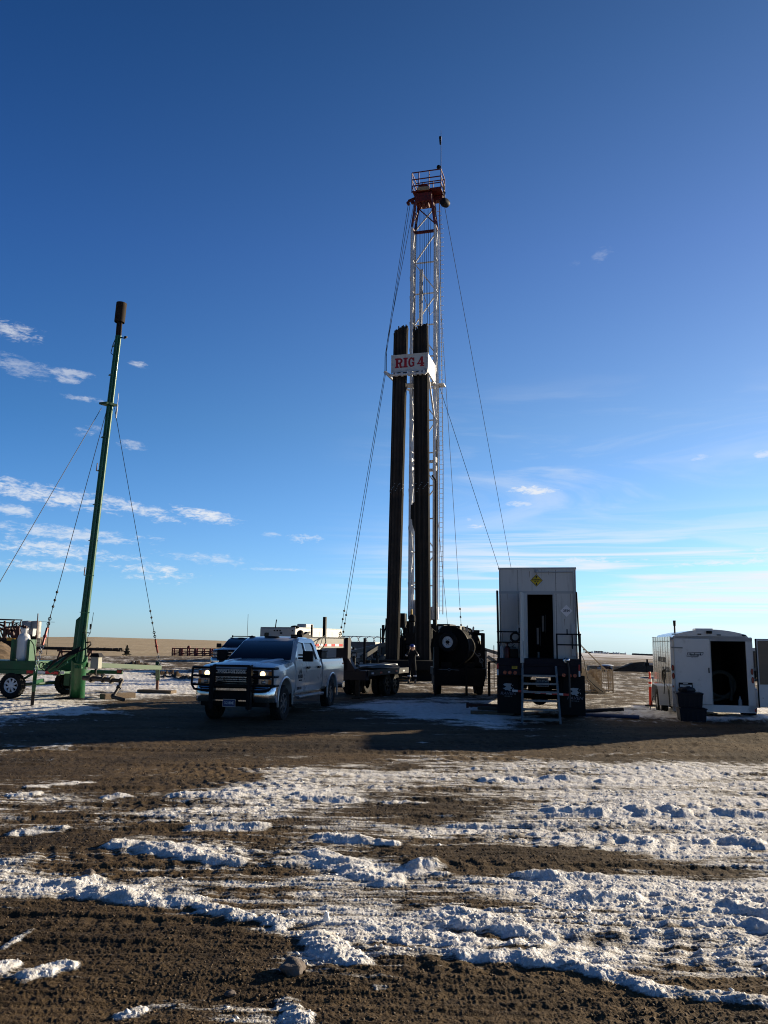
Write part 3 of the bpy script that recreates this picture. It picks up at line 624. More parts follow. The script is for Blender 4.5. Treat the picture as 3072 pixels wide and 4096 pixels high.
    MB().loft([[Vector((wsx(z) + .0 + .055 * (1 - abs(y)), y, z)) for y, z in [(-.87, 1.40), (-.3, 1.40), (.3, 1.40), (.87, 1.40), (.71, 1.86), (.25, 1.86), (-.25, 1.86), (-.71, 1.86)]], [Vector((wsx(z) - .05, y, z)) for y, z in [(-.87, 1.40), (-.3, 1.40), (.3, 1.40), (.87, 1.40), (.71, 1.86), (.25, 1.86), (-.25, 1.86), (-.71, 1.86)]]], smooth=True).build('windshield', DARKGLASS, t)
    MB().bx(-3.12, -3.09, -.6, .6, 1.48, 1.78).build('rear_window', DARKGLASS, t)
    # doors, handles
    dp = [(.93, .585), (.985, .62), (1.008, .76), (1.008, 1.13), (.995, 1.23), (.962, 1.37)]
    for sg in (-1, 1):
        for x0, x1, hx in ((-.80, -1.915, -1.76), (-1.93, -2.95, -2.78)):
            d = strip(MB(), x0, x1, dp, .02, sg).build('door', paint, t, bevel=.006)
            hd = MB().bar((hx - .12, sg * 1.035, 1.20), (hx + .12, sg * 1.035, 1.20), .045, .03, up=(0, 1, 0)); hd.bar((hx + .09, sg * 1.0, 1.19), (hx + .09, sg * 1.03, 1.19), .04); hd.ball((hx - .09, sg * 1.01, 1.19), .05, sc=(1, .4, .7)); hd.build('handle', BLACKP, d)
        m = MB().bx(-1.15, -1.03, sg * 1.08, sg * 1.36, 1.36, 1.62); m.bar((-1.05, sg * .95, 1.44), (-1.08, sg * 1.12, 1.44), .05); m.bar((-1.05, sg * .95, 1.52), (-1.08, sg * 1.12, 1.52), .04)
        m.build('mirror', BLACKP, t, bevel=.03)
        MB().cyl((-.95, sg * 1.02, .48), (-3.2, sg * 1.02, .48), .045, seg=10).build('running_board', BLACK if not full else RIMGREY, t)
        MB().bx(-5.57, -5.40, sg * .90, sg * .995, .98, 1.28).build('tail_light', REDLENS, t, bevel=.01)
        for k in range(1): MB().bx(-.62, -.60, sg * .7, sg * .98, .28, .62).build('mud_flap', BLACKP, t)
    for sg in (-1, 1): MB().bx(-3.2, -.55, sg * .93, sg * .985, .50, .585).build('rocker_panel', CHROME if full else BLACK, t)
    for y in (-.62, 0, .62): MB().ball((-1.66 + .08 * (y == 0), y, 1.965), .05, 10, 6, (1.3, 2.2 if y else 4.8, .5)).build('roof_lamp', BLACKP, t)
    # front end
    MB().bx(.78, .875, -.90, .90, .80, 1.17).build('grille', BLACKP, t, bevel=.02)
    gb = MB()
    for z in (.86, .91, .96, 1.06, 1.11): gb.bx(.87, .885, -.58, .58, z - .007, z + .007)
    gb.bx(.86, .90, -.60, .60, 1.00, 1.03); gb.build('grille_bar', CHROME, t)
    pr = lambda y: .98 - .10 * max(0, abs(y) - .45) ** 1.6 - (.16 * max(0, abs(y) - .88) / .14)
    ys = [-1.03, -1.0, -.92, -.8, -.6, -.4, 0, .4, .6, .8, .92, 1.0, 1.03]
    for sgm in ((-1.03, -.44), (.44, 1.03)):
        yy = [y for y in ys if sgm[0] <= y <= sgm[1]] ; yy = sorted(set(yy + [sgm[0], sgm[1]]))
        bp = MB().loft([[Vector((pr(y), y, .46)), Vector((pr(y) + .03, y, .56)), Vector((pr(y) + .03, y, .70)), Vector((pr(y) - .01, y, .80)), Vector((pr(y) - .12, y, .81)), Vector((pr(y) - .12, y, .46))] for y in yy], smooth=True); bp.build('bumper', CHROME, t, sharp=40)
    lo = MB().bx(.82, .95, -.46, .46, .48, .80); lo.bx(.70, .9, -.85, .85, .36, .48); lo.build('air_dam', BLACKP, t, bevel=.01)
    for sg in (-1, 1):
        h = MB().bx(.76, .885, sg * .60, sg * .955, 1.005, 1.165).build('headlight', LENS, t, bevel=.015)
        (MB().ball((.885, sg * .72, 1.09), .068, 16, 10, (.5, 1, 1))).build('bulb', LAMPON if full else LENS, h)
        MB().bx(.80, .89, sg * .87, sg * .945, 1.02, 1.15).build('turn_lens', AMBER, h)
        h2 = MB().bx(.76, .883, sg * .60, sg * .955, .83, .985).build('headlight', LENS, t, bevel=.015)
        MB().ball((.885, sg * .74, .905), .058, 14, 8, (.5, 1, 1)).build('bulb', LENS, h2)
        MB().bx(.80, .888, sg * .87, sg * .945, .85, .96).build('turn_lens', AMBER, h2)
    for x in (0, -4.26):
        for sg in (-1, 1): wheel(t, (x, sg * .86, .40), sg, .40, .27, rimm=RIMGREY, spokes=6)
    MB().bx(-5.85, -5.62, -.98, .98, .52, .72).build('rear_bumper', CHROME, t, bevel=.02)
    return t
def grille_guard(t):
    g = MB(); X0 = 1.10
    for sg in (-1, 1):
        g.prism([(-.05, .30), (.09, .30), (.10, .9), (.02, 1.28), (-.12, 1.30), (-.07, .9)], (X0 - .03, sg * .46, 0), (1, 0, 0), (0, 0, 1), (0, 1, 0), .035 * sg)
        g.bx(X0 - .06, X0 + .05, sg * .42, sg * .53, .32, 1.27)
    for z in (1.27, .84): g.bar((X0, -.46, z), (X0, .46, z), .05)
    for z in (.90, .945, .99, 1.04, 1.20): g.bar((X0, -.46, z), (X0, .46, z), .018)
    for sg in (-1, 1):
        for z, yo in ((1.22, 1.04), (1.035, 1.05), (.84, 1.06)):
            g.tube([(X0 - .02, sg * .5, z), (X0 - .02, sg * .80, z), (X0 - .04, sg * .97, z), (X0 - .10, sg * yo, z), (X0 - .34, sg * (yo + .02), z)], .027, 8)
        g.tube([(X0 - .06, sg * 1.02, 1.22), (X0 - .06, sg * 1.035, 1.03), (X0 - .06, sg * 1.04, .84), (X0 - .03, sg * .95, .74), (X0, sg * .75, .72), (X0, sg * .5, .72)], .027, 8)
    o = g.build('grille_guard', BLACK, t)
    for z0, z1, spans in ((1.10, 1.19, ((-.36, -.12), (-.10, .10), (.12, .36))), (.925, 1.03, ((-.38, -.20), (-.16, .16), (.2, .38)))):
        pm = MB()                                                        # pierced sheet with diamond openings in two bands
        for y0, y1 in spans:
            n = max(3, int((y1 - y0) / .035))
            for k in range(n + 1):
                y = y0 + (y1 - y0) * k / n
                for s2 in (-1, 1):
                    ya = y - s2 * .03; pm.bar((X0 - .01, max(y0, min(y1, ya)), z0), (X0 - .01, max(y0, min(y1, y + s2 * .03)), z1), .007, .007)
        pm.build('mesh_panel', SILVER, o)
    lg = MB().bx(X0 + .01, X0 + .025, -.42, .42, 1.045, 1.095); lg.build('guard_plate', BLACK, o)
    c = MB(); c.bar((X0 - .05, -.44, .745), (X0 - .05, .44, .745), .045, .05); c.bar((X0 - .05, -.44, .50), (X0 - .05, .44, .50), .03); c.build('step_bar', CHROME, o)
    return o
PLATEBLUE = mat('plate_blue', (0.05, 0.06, 0.16), .4, var=.1)
PLATEWHITE = mat('plate_white', (0.62, 0.63, 0.63), .4, var=.05)
fwd = R(-101.5)
pk = make_pickup('pickup_truck', 'white crew-cab pickup with black grille guard and glowing headlights', 'pickup truck', WHITE)
pk.location = (-3.36, 20.55, -0.02); pk.rotation_euler = (0, R(-.6), fwd); pk.scale = (1.05, .985, 1.05)
grille_guard(pk)
pl = MB().bx(1.145, 1.155, -.155, .155, .37, .53).build('licence_plate', PLATEBLUE, pk)
pf = MB()
for a in ((-.16, .16, .525, .535), (-.16, .16, .365, .375)): pf.bx(1.14, 1.16, *a)
for y in (-.16, .155): pf.bx(1.14, 1.16, y, y + .006, .365, .535)
pf.build('plate_frame', SILVER, pl)
text('plate_number', '3-21814E', .085, PLATEWHITE, pl, (1.157, 0, .45), (R(90), 0, R(90)), sx=.72, bold=.002)
tx = [('BIG HORN', .125, -1.13, .985, .62, .004), ('OILFIELD SERVICES', .04, -1.13, .895, .8, .0005), ('2500 HD', .085, -1.06, .70, 1.1, .004)]
for body, sz, x, z, sx, bd in tx:
    text('door_lettering', body, sz, INK, pk, (x, 1.0125, z), (R(90), 0, R(180)), sx=sx, bold=bd)
mt = MB()                                                                # mountain emblem above the lettering
for pts in ([(-.11, 0), (-.05, .12), (-.02, .05), (-.045, 0)], [(.11, 0), (.05, .13), (.0, .02), (.05, .03), (.06, 0)]): mt.prism(pts, (-1.13, 1.011, 1.06), (-1, 0, 0), (0, 0, 1), (0, 1, 0), .003)
mt.build('door_emblem', INK, pk)
MB().bx(-1.85, -.86, 1.005, 1.02, .795, .825).build('side_moulding', WHITE, pk)
# tool box in the bed: lies on the truck, its own thing
tb = thing('tool_box', 'black tool box sitting in the bed behind the white pickup cab', 'tool box', pk.location, fwd); tb.scale = (1.05,) * 3
MB().bx(-3.9, -3.34, -.86, .86, .95, 1.55).build('box', BLACKP, tb, bevel=.02); MB().bx(-3.93, -3.31, -.88, .88, 1.55, 1.62).build('lid', BLACK, tb, bevel=.025)
# dark pickup parked behind
DARKPAINT = mat('black_paint', (0.010, 0.011, 0.014), .25, var=.1, coat=.6, dirt=DUST, damt=.15)
dk = make_pickup('pickup_truck', 'black pickup facing forward, parked behind the white pickup bonnet', 'pickup truck', DARKPAINT, full=False)
g_ = P(905, 2565, 50); dk.location = (g_.x + .4, 50, 0); dk.rotation_euler = (0, 0, R(-98)); dk.scale = (1.04,) * 3
an = MB().cyl((-1.2, .5, 1.9), (-1.2, .5, 3.4), .012, seg=6); an.build('whip_antenna', BLACK, dk)
rk = MB()
for y in (-.62, .62): rk.cyl((-1.8, y, 2.0), (-1.8, y, 2.12), .05, seg=8)
rk.bar((-1.8, -.66, 2.06), (-1.8, .66, 2.06), .05); rk.build('light_bar', BLACK, dk)
# ------------------------------------------------------------------ service rig: mast, racking board, racked pipe, guy wires
RIGWHITE = mat('mast_white', (0.56, 0.58, 0.62), .5, var=.1, dirt=(0.30, 0.22, 0.15), damt=.25, dscale=3)
RIGRED = mat('mast_red', (0.11, 0.010, 0.009), .5, var=.15, dirt=(0.10, 0.03, 0.02), damt=.25, dscale=4)
PIPESTEEL = mat('pipe_steel', (0.030, 0.024, 0.020), .6, var=.35, scale=9, dirt=(0.050, 0.033, 0.022), damt=.3, dscale=6, stretch=(1, 1, .15), spec=.3)
def pipe_tone(m):
    N, L = m.node_tree.nodes, m.node_tree.links; B = N['Principled BSDF']; src = B.inputs['Base Color'].links[0].from_socket
    oi = N.new('ShaderNodeObjectInfo'); mr = N.new('ShaderNodeMapRange'); L.new(oi.outputs['Random'], mr.inputs[0]); mr.inputs[3].default_value = .45; mr.inputs[4].default_value = 1.9
    mx = N.new('ShaderNodeMix'); mx.data_type = 'RGBA'; mx.blend_type = 'MULTIPLY'; mx.inputs[0].default_value = 1; L.new(src, mx.inputs[6]); L.new(mr.outputs[0], mx.inputs[7]); L.new(mx.outputs[2], B.inputs['Base Color'])
pipe_tone(PIPESTEEL)
COLLAR = mat('pipe_collar', (0.33, 0.31, 0.29), .35, metal=.8, var=.2)
CABLE = mat('wire_rope', (0.022, 0.022, 0.024), .6, metal=.4, var=.2)
RIGDARK = mat('rig_dark_paint', (0.008, 0.009, 0.011), .6, var=.25, dirt=(0.03, 0.025, 0.02), damt=.2, dscale=4)
SIGNWHITE = mat('sign_white', (0.56, 0.57, 0.57), .5, var=.06, dirt=(0.22, 0.18, 0.15), damt=.22, dscale=3.2, stretch=(2.2, 2.2, .7))
SIGNRED = mat('sign_red', (0.34, 0.012, 0.022), .5, var=.12)
YELLOW = mat('yellow_paint', (0.62, 0.36, 0.03), .45, var=.15, dirt=DUST, damt=.3, dscale=4)
TAN = mat('tan_paint', (0.36, 0.28, 0.18), .55, var=.12, dirt=(0.2, .15, .1), damt=.3)
TH = R(15.3); EX = Vector((math.cos(TH), -math.sin(TH), 0)); EY = Vector((math.sin(TH), math.cos(TH), 0)); EZ = Vector((0, 0, 1))
corner = P(1711.5, 1412, 42.0)                              # near right top corner of the racking board screen
RO = Vector((corner.x, corner.y, 0)) - EX * 1.02 + EY * 1.0  # centre of the racking board on the ground
rig = thing('service_rig', 'tall white lattice drilling mast with red crown and RIG 4 sign', 'drilling rig', RO, -TH)
def rl(v): v = Vector(v) - RO; return Vector((v.dot(EX), v.dot(EY), v.z))       # world to rig frame
def rp(px, py, y): return rl(P(px, py, y))
# mast: four legs leaning toward the well
ZB, ZW, ZR, ZC = 3.2, 25.4, 26.3, 28.12
def leg_at(sx, sy, z):
    """corner of the mast at height z; the head narrows above the white part"""
    t = (z - ZB) / (ZW - ZB); cx = .04 + .24 * t; cy = 2.55 - 1.15 * t
    w, d = .70, .36
    if z > ZR: k = (z - ZR) / (ZC - ZR); w -= .26 * k; d += .02 * k
    return Vector((cx + sx * w, cy + sy * d, z))
zs = [ZB + (ZR - ZB) * k / 12 for k in range(13)]
for sx in (-1, 1):
    for sy in (-1, 1):
        MB().tube([leg_at(sx, sy, ZB), leg_at(sx, sy, 12)], .095, 4, smooth=False).tube([leg_at(sx, sy, 12), leg_at(sx, sy, ZR)], .082, 4, smooth=False).build('mast_leg', RIGWHITE, rig)
        MB().tube([leg_at(sx, sy, ZR), leg_at(sx, sy, ZC)], .075, 4, smooth=False).build('crown_leg', RIGRED, rig)
br = MB()
for i in range(12):
    a, b = zs[i], zs[i + 1]
    br.bar(leg_at(-1, 1, a), leg_at(1, 1, a), .07)
    q = (-1, 1) if i % 2 else (1, -1)
    br.bar(leg_at(q[0], 1, a), leg_at(q[1], 1, b), .062)
    for sx in (-1, 1):
        br.bar(leg_at(sx, -1, a), leg_at(sx, 1, a), .05)
        br.bar(leg_at(sx, -1 if i % 2 else 1, a), leg_at(sx, 1 if i % 2 else -1, b), .055)
        m = (a + b) / 2; br.bar(leg_at(sx, -1, m), leg_at(sx, 1, m), .035)
for z in (11.8, 12.3): 
    br.bar(leg_at(-1, 1, z), leg_at(1, 1, z), .12, .16)
    for sx in (-1, 1): br.bar(leg_at(sx, -1, z), leg_at(sx, 1, z), .1, .3)
br.build('mast_bracing', RIGWHITE, rig)
rb = MB()
rb.bar(leg_at(-1, 1, ZR), leg_at(1, 1, ZR), .10, .16)
for sx in (-1, 1): rb.bar(leg_at(sx, -1, ZR), leg_at(sx, 1, ZR), .08, .12); rb.bar(leg_at(sx, -1, ZR + .1), leg_at(sx, 1, ZC - .5), .04); rb.bar(leg_at(sx, 1, ZR + .5), leg_at(sx, -1, ZR + 1.2), .04)
rb.bar(leg_at(-1, 1, ZC - .3), leg_at(1, 1, ZR + .35), .06)
rb.build('crown_bracing', RIGRED, rig)
MB().bar(leg_at(1, 1, ZC - .4), leg_at(-1, 1, ZR + .1), .06).build('crown_brace', RIGWHITE, rig)
ld = MB()                                                    # ladder up the right side
la = lambda z, o: leg_at(1, 1, z) + Vector((.13 + o * .22, .10, 0))
for o in (0, 1): ld.tube([la(ZB + .3, o), la(12, o), la(ZC, o)], .028, 4, smooth=False)
n = 86
for k in range(n): z = ZB + .5 + (ZC - ZB - .8) * k / n; ld.bar(la(z, 0), la(z, 1), .022)
ld.build('ladder', RIGWHITE, rig)
# spotlights and clutter on the left leg
for z in (5.2, 8.4, 10.6, 16.5, 19.0, 20.6, 22.2, 23.4):
    p = leg_at(-1, 1, z); MB().cyl(p + Vector((-.16, -.1, -.12)), p + Vector((-.16, -.1, .12)), .09, .11, seg=8).build('mast_lamp', RIGWHITE, rig)
# crown platform
ct = leg_at(0, 0, ZC)
cr = MB(); cr.bx(ct.x - .52, ct.x + .50, ct.y - .42, ct.y + .5, ZC - .30, ZC + .22); cr.bx(ct.x + .3, ct.x + 1.05, ct.y + .2, ct.y + .6, ZC + .0, ZC + .35); cr.bx(ct.x - .66, ct.x + 1.08, ct.y - .50, ct.y + .6, ZC + .30, ZC + .36)
for k in (-.25, .0, .22): cr.cyl((ct.x + k, ct.y - .1, ZC - .36), (ct.x + k + .07, ct.y - .1, ZC - .36), .22, seg=14)
cr.cyl((ct.x - .05, ct.y - .3, ZC + .50), (ct.x - .05, ct.y + .2, ZC + .50), .38, seg=20)
cr.bar((ct.x - .5, ct.y, ZC + .2), (ct.x - 1.0, ct.y - .1, ZC - .02), .10, .14); cr.cyl((ct.x - 1.0, ct.y - .2, ZC - .16), (ct.x - 1.0, ct.y, ZC - .16), .10, seg=10); cr.cyl((ct.x - .74, ct.y - .2, ZC - .10), (ct.x - .74, ct.y, ZC - .10), .12, seg=10)
cr.build('crown_block', RIGRED, rig)
pr_ = MB(); x0, x1, y0, y1, zb, zt = ct.x - .68, ct.x + 1.08, ct.y - .52, ct.y + .62, ZC + .34, ZC + 1.52
for z in (zt, zt - .45, zt - .85):
    pr_.bar((x0, y0, z), (x1, y0, z), .05); pr_.bar((x0, y1, z), (x1, y1, z), .045); pr_.bar((x0, y0, z), (x0, y1, z), .045); pr_.bar((x1, y0, z), (x1, y1, z), .05)
for x in (x0, x0 + .42, x0 + 1.05, x1):
    for y in (y0, y1): pr_.bar((x, y, zb - .1), (x, y, zt), .05)
pr_.build('crown_railing', RIGRED, rig)
MB().box((ct.x + .02, y0 + .02, ZC + .42), (.70, .12, .20), Matrix.Rotation(R(4), 3, 'Y')).build('crown_sign', TAN, rig)
am = MB().cyl((x1, y0, zt), (x1, y0, zt + 2.5), .022, .012, seg=6); am.cyl((x1 - .04, y0, zt + 1.6), (x1 - .05, y0, zt + 2.1), .05, .08, seg=6); am.ball((x1 - .14, y0, zt + .14), .13, 8, 6); am.build('antenna', RIGDARK, rig)
hb = MB().lathe([(.001, -.26), (.22, -.22), (.27, 0), (.22, .22), (.001, .26)], (x1 + .22, y0 + .1, ZC - .62), (.5, 1, 0), 14); hb.torus((x1 + .14, y0 + .1, ZC - .0), .1, .03, (0, 1, 0), 10, 5); hb.bar((x1 + .14, y0 + .1, ZC - .1), (x1 + .19, y0 + .1, ZC - .42), .07); hb.bar((x1 + .14, y0 + .1, ZC + .5), (x1 + .14, y0 + .1, ZC - .02), .05); hb.build('hanging_sheave', RIGDARK, rig)
dl = MB()                                                    # drilling lines between crown and travelling block
for k in range(8): dl.tube([(ct.x - .42 + k * .12, ct.y - .25 + .05 * (k % 2), ZC - .8), (ct.x - .34 + k * .075, 1.2 + .05 * (k % 3), 9.2)], .014, 4)
for dx in (.5, .62, .86, .95): dl.tube([(ct.x + dx, ct.y + .2, ZC), (.50 + dx * .35, 2.6, 6)], .012, 4)
for dx in (-.55, -.48): dl.tube([(ct.x + dx, ct.y, ZC - .4), (-.62, 2.2, 14), (-.80, 2.5, 3.2)], .014, 4)
dl.build('drilling_line', CABLE, rig)
tbk = MB().lathe([(.02, .8), (.26, .6), (.32, 0), (.26, -.6), (.12, -1.0), (.08, -1.6)], (.0, 1.0, 9.0), (0, 0, 1), 12); tbk.bx(-.3, .3, .75, 1.25, 8.7, 9.5); tbk.build('travelling_block', RIGDARK, rig, bevel=.03)
cp = MB().cyl((.02, 1.55, 19.5), (.06, 1.55, 23.8), .11, seg=8); cp.tube([(.08, 1.5, 22.6), (.6, 1.5, 20.9), (.86, 1.6, 21.2)], .025, 5); cp.build('standpipe', RIGWHITE, rig)
sp = MB().tube([leg_at(1, 1, 4) + Vector((.02, -.3, 0)), leg_at(1, 1, 13.5) + Vector((.02, -.3, 0))], .055, 6).tube([leg_at(1, -1, 3) + Vector((.12, -.1, 0)), leg_at(1, -1, 11.0) + Vector((.12, -.1, 0)), leg_at(1, -1, 11.3) + Vector((-.1, -.2, 0))], .06, 6); sp.build('kelly_hose', PIPESTEEL, rig)
# racking board with its wind screens
bz0, bz1 = corner.z - .98, corner.z
fb = MB().bx(-1.02, 1.02, -1.03, -.99, bz0, bz1); f = fb.build('wind_screen', SIGNWHITE, rig)
ff = MB()
for x in (-1.03, -.90, .93, 1.03): ff.bar((x, -1.045, bz0 - .12), (x, -1.045, bz1 + .02), .035)
for z in (bz0, bz1): ff.bar((-1.02, -1.045, z), (1.02, -1.045, z), .03)
ff.build('screen_frame', RIGWHITE, f)
def letters(parent, x0, x1, zc, h, y, th=.006, m=SIGNRED):
    """RIG 4 in fat slab letters, painted flat on the screen"""
    W_ = x1 - x0; sh = h
    def lay(nm, polys, ox, w):
        mb = MB()
        for p in polys: mb.prism([(ox + u * w, zc - h / 2 + v * h) for u, v in p], (0, y, 0), (1, 0, 0), (0, 0, 1), (0, -1, 0), th)
        return mb.build(nm, m, parent)
    def arc(cx, cy, rx, ry, t, a0, a1, n=10):
        o = [(cx + rx * math.cos(R(a0 + (a1 - a0) * k / n)), cy + ry * math.sin(R(a0 + (a1 - a0) * k / n))) for k in range(n + 1)]
        i = [(cx + (rx - t[0]) * math.cos(R(a0 + (a1 - a0) * k / n)), cy + (ry - t[1]) * math.sin(R(a0 + (a1 - a0) * k / n))) for k in range(n + 1)]
        return [[o[k], o[k + 1], i[k + 1], i[k]] for k in range(n)]
    box = lambda a, b, c, d: [(a, c), (b, c), (b, d), (a, d)]
    Rr = [box(0, .5, 0, .15), box(0, .5, .85, 1), box(.1, .42, .15, .85), box(.42, .6, .84, 1), box(.42, .6, .42, .56)] + arc(.58, .71, .40, .29, (.27, .15), -90, 90) + [[(.52, .43), (.78, .47), (.86, .15), (1.0, .15), (1.0, 0), (.62, 0)]]
    I_ = [box(0, 1, 0, .15), box(0, 1, .85, 1), box(.22, .78, .15, .85)]
    Gg = arc(.5, .5, .5, .5, (.29, .16), 40, 305, 16) + [box(.55, 1, .38, .52), box(.70, .98, .08, .38), box(.76, .98, .62, .96)]
    Fo = [[(0, .22), (.55, 1), (.62, .78), (.26, .36)], box(0, 1.0, .22, .37), box(.50, .82, .37, 1), box(.42, 1.0, 0, .14), box(.50, .82, .14, .22)]
    for nm, pol, u0, u1 in (('letter', Rr, 0, .265), ('letter', I_, .285, .435), ('letter', Gg, .455, .665), ('numeral', Fo, .755, 1.0)): lay(nm, pol, x0 + u0 * W_, (u1 - u0) * W_)
letters(f, -.83, .83, (bz0 + bz1) / 2 + .03, .56, -1.032)
sd = MB().bx(.99, 1.03, -.96, 1.03, bz0 + .02, bz1 - .01).build('wind_screen', SIGNWHITE, rig)
text('sign_lettering', 'RIG 4', .62, mat('faded_red', (0.55, 0.45, 0.43), .6, var=.1), sd, (1.034, .05, (bz0 + bz1) / 2), (R(90), 0, R(90)), sx=.62, bold=.02)
bb = MB()
gy = -1.14
bb.cyl((-1.08, gy, bz0 - .18), (.98, gy, bz0 - .18), .075, seg=10)
for x in (-.72, -.4, .0, .35, .62, .85): bb.bx(x - .06, x + .06, gy - .09, gy + .09, bz0 - .28, bz0 - .08)
bb.bar((-1.08, gy, bz0 - .18), (-1.45, gy + .25, bz0 + .12), .13); bb.bar((-1.45, gy + .25, bz0 + .12), (-1.10, .2, bz0 - .15), .10); bb.bar((.98, gy, bz0 - .18), (1.02, -1.1, bz0 + .18), .10)
bb.bar((.98, -1.1, bz0 - .02), (1.0, 1.2, bz0 - .12), .10); bb.bar((-.98, -1.0, bz0 - .12), (-.98, 1.2, bz0 - .12), .10)
for k in range(7): bb.bar((-.95 + k * .05, -1.0, bz0 - .10), (-.95 + k * .05 + .0, .9, bz0 - .10), .03)
bb.bx(-1.0, 1.0, .55, 1.25, bz0 - .2, bz0 - .14); bb.bx(1.0, 1.55, .85, 1.45, bz0 - .24, bz0 - .16)
bb.bar((.9, -.2, bz0 - .15), leg_at(1, -1, bz0 - 2.0), .09)
for sx in (-1, 1): bb.bar((sx * .9, 1.2, bz0 - .15), leg_at(sx, -1, bz0 - .3), .08)
bb.build('racking_board', RIGWHITE, rig)
# base of the mast, drawworks and carrier
bs = MB(); bs.bx(-1.3, 1.3, 2.2, 12.5, 1.0, 1.5); bs.bx(-1.1, -.2, 2.4, 3.3, 1.5, 3.1); bs.bx(.25, 1.25, 2.5, 3.6, 1.5, 2.9); bs.bx(-1.2, 1.2, 4.6, 6.6, 1.5, 3.0); bs.bx(-1.25, 1.25, 6.9, 9.6, 1.5, 2.6); bs.bx(-1.25, 1.25, 10.3, 12.3, 1.3, 2.9)
bs.cyl((-1.0, 3.9, 2.3), (1.0, 3.9, 2.3), .55, seg=18); bs.bar((-.55, 2.3, 1.2), (-.45, 2.6, 4.2), .22); bs.bar((.75, 2.3, 1.2), (.72, 2.7, 4.2), .22)
bs.build('rig_carrier', RIGDARK, rig, bevel=.03)
for y in (4.0, 5.5, 11.0):
    for sg in (-1, 1): w = wheel(rig, (sg * 1.05, y, .5), sg, .5, .32, rimm=RIGDARK); w.rotation_euler = (0, 0, R(-90)) if sg > 0 else (0, 0, R(-90))
fl_ = MB(); fl_.bx(-1.9, 1.9, -2.3, 2.0, .85, 1.0)
for x in (-1.8, -.6, .6, 1.8):
    for y in (-2.2, 0, 1.9): fl_.bx(x - .07, x + .07, y - .07, y + .07, -.05, .85)
fl_.bx(-1.9, 1.9, -2.3, -2.2, .55, .85); fl_.bx(-1.5, 1.6, 1.2, 1.9, .1, .85); fl_.bx(-1.7, -.4, -1.6, -.6, .0, .8); fl_.bx(.5, 1.7, -1.8, -.9, .0, .78); fl_.build('rig_floor', RIGDARK, rig)
hcl = MB(); rr_ = random.Random(4)
for k in range(26):                                          # hoses and lines hanging about the floor
    x = rr_.uniform(-1.6, .7); y = rr_.uniform(.6, 2.2); z = rr_.uniform(1.6, 3.9); hcl.tube([(x, y, z), (x + rr_.uniform(-.3, .3), y - .1, z - .6), (x + rr_.uniform(-.5, .5), y, z - .9), (x + rr_.uniform(-.7, .7), y + .2, max(1.0, z - 1.6))], rr_.uniform(.02, .045), 5)
hcl.build('floor_hose', BLACK, rig); eqp = MB()
eqp.bx(-1.85, -.2, 2.0, 2.15, 1.0, 2.3); eqp.bx(.6, 1.9, 2.0, 2.15, 1.0, 2.5); eqp.bx(-2.6, -1.3, 1.6, 2.6, .1, 1.7); eqp.bx(1.6, 2.6, 1.4, 2.4, .1, 1.5)
for k in range(22): x = rr_.uniform(-1.75, 1.6); h = rr_.uniform(.25, 1.3); w = rr_.uniform(.1, .32); y = rr_.uniform(.4, 2.0); eqp.box((x, y, 1.0 + h / 2), (w, w, h))
for k in range(12): x = rr_.uniform(-1.8, 1.6); eqp.cyl((x, .5, 1.0), (x, .5, 1.0 + rr_.uniform(.5, 1.9)), rr_.uniform(.03, .09), seg=8)
eqp.build('floor_equipment', RIGDARK, rig)
op = MB(); op.bx(-1.55, -.85, 1.2, 1.9, 1.0, 2.25); op.bar((-1.7, 1.0, 1.0), (-1.7, 1.0, 3.2), .07); op.bar((-1.7, 1.0, 2.9), (-.9, 1.1, 3.2), .05); op.bx(-1.35, -.75, 1.3, 1.9, 2.7, 3.5); op.bar((-1.6, 1.0, 3.3), (-1.2, 1.1, 3.05), .04)
for z in (1.6, 2.1, 2.6): op.bar((-1.9, .6, z), (-.8, .6, z), .05)
for x in (-1.9, -1.35, -.8): op.bar((x, .6, 1.0), (x, .6, 2.65), .05)
op.build('driller_console', RIGDARK, rig)
MB().bx(-1.9, -.9, .9, 1.15, 1.55, 1.78).build('tool_tray', TAN, rig, bevel=.02)
MB().lathe([(.01, .18), (.28, .14), (.32, 0), (.28, -.14), (.01, -.18)], (1.35, 1.2, 1.72), (0, 0, 1), 14).build('air_filter', YELLOW, rig)
gr_ = MB().bx(1.1, 1.5, 1.6, 2.0, 2.2, 2.8); gr_.ball((1.45, 1.2, 2.1), .13, 10, 8); gr_.bar((1.2, 1.3, 2.7), (1.5, 1.2, 2.3), .06); gr_.build('gauge_panel', SILVER, rig, bevel=.02)
tg = MB().lathe([(.12, 1.0), (.2, 1.0), (.2, 1.5), (.3, 1.55), (.3, 1.75), (.14, 1.8), (.14, 3.0), (.2, 3.05), (.2, 3.3), (.1, 3.4)], (-.08, .4, 0), (0, 0, 1), 14); tg.bx(-.35, .15, .1, .6, 1.85, 2.4); tg.build('pipe_tongs', RIGDARK, rig)
MB().box((-.16, .55, 3.5), (.10, .10, .40)).build('elevator_link', YELLOW, rig, bevel=.04)
ap = MB(); ap.bx(-.62, -.2, 2.35, 2.6, 3.3, 4.3); ap.cyl((-.55, 2.2, 2.6), (-.52, 2.3, 4.6), .06, seg=8); ap.cyl((-.30, 2.2, 2.8), (-.28, 2.3, 4.4), .05, seg=8); ap.bx(.5, .95, 2.3, 2.6, 3.2, 3.9); ap.build('mast_base_frame', RIGWHITE, rig, bevel=.02)
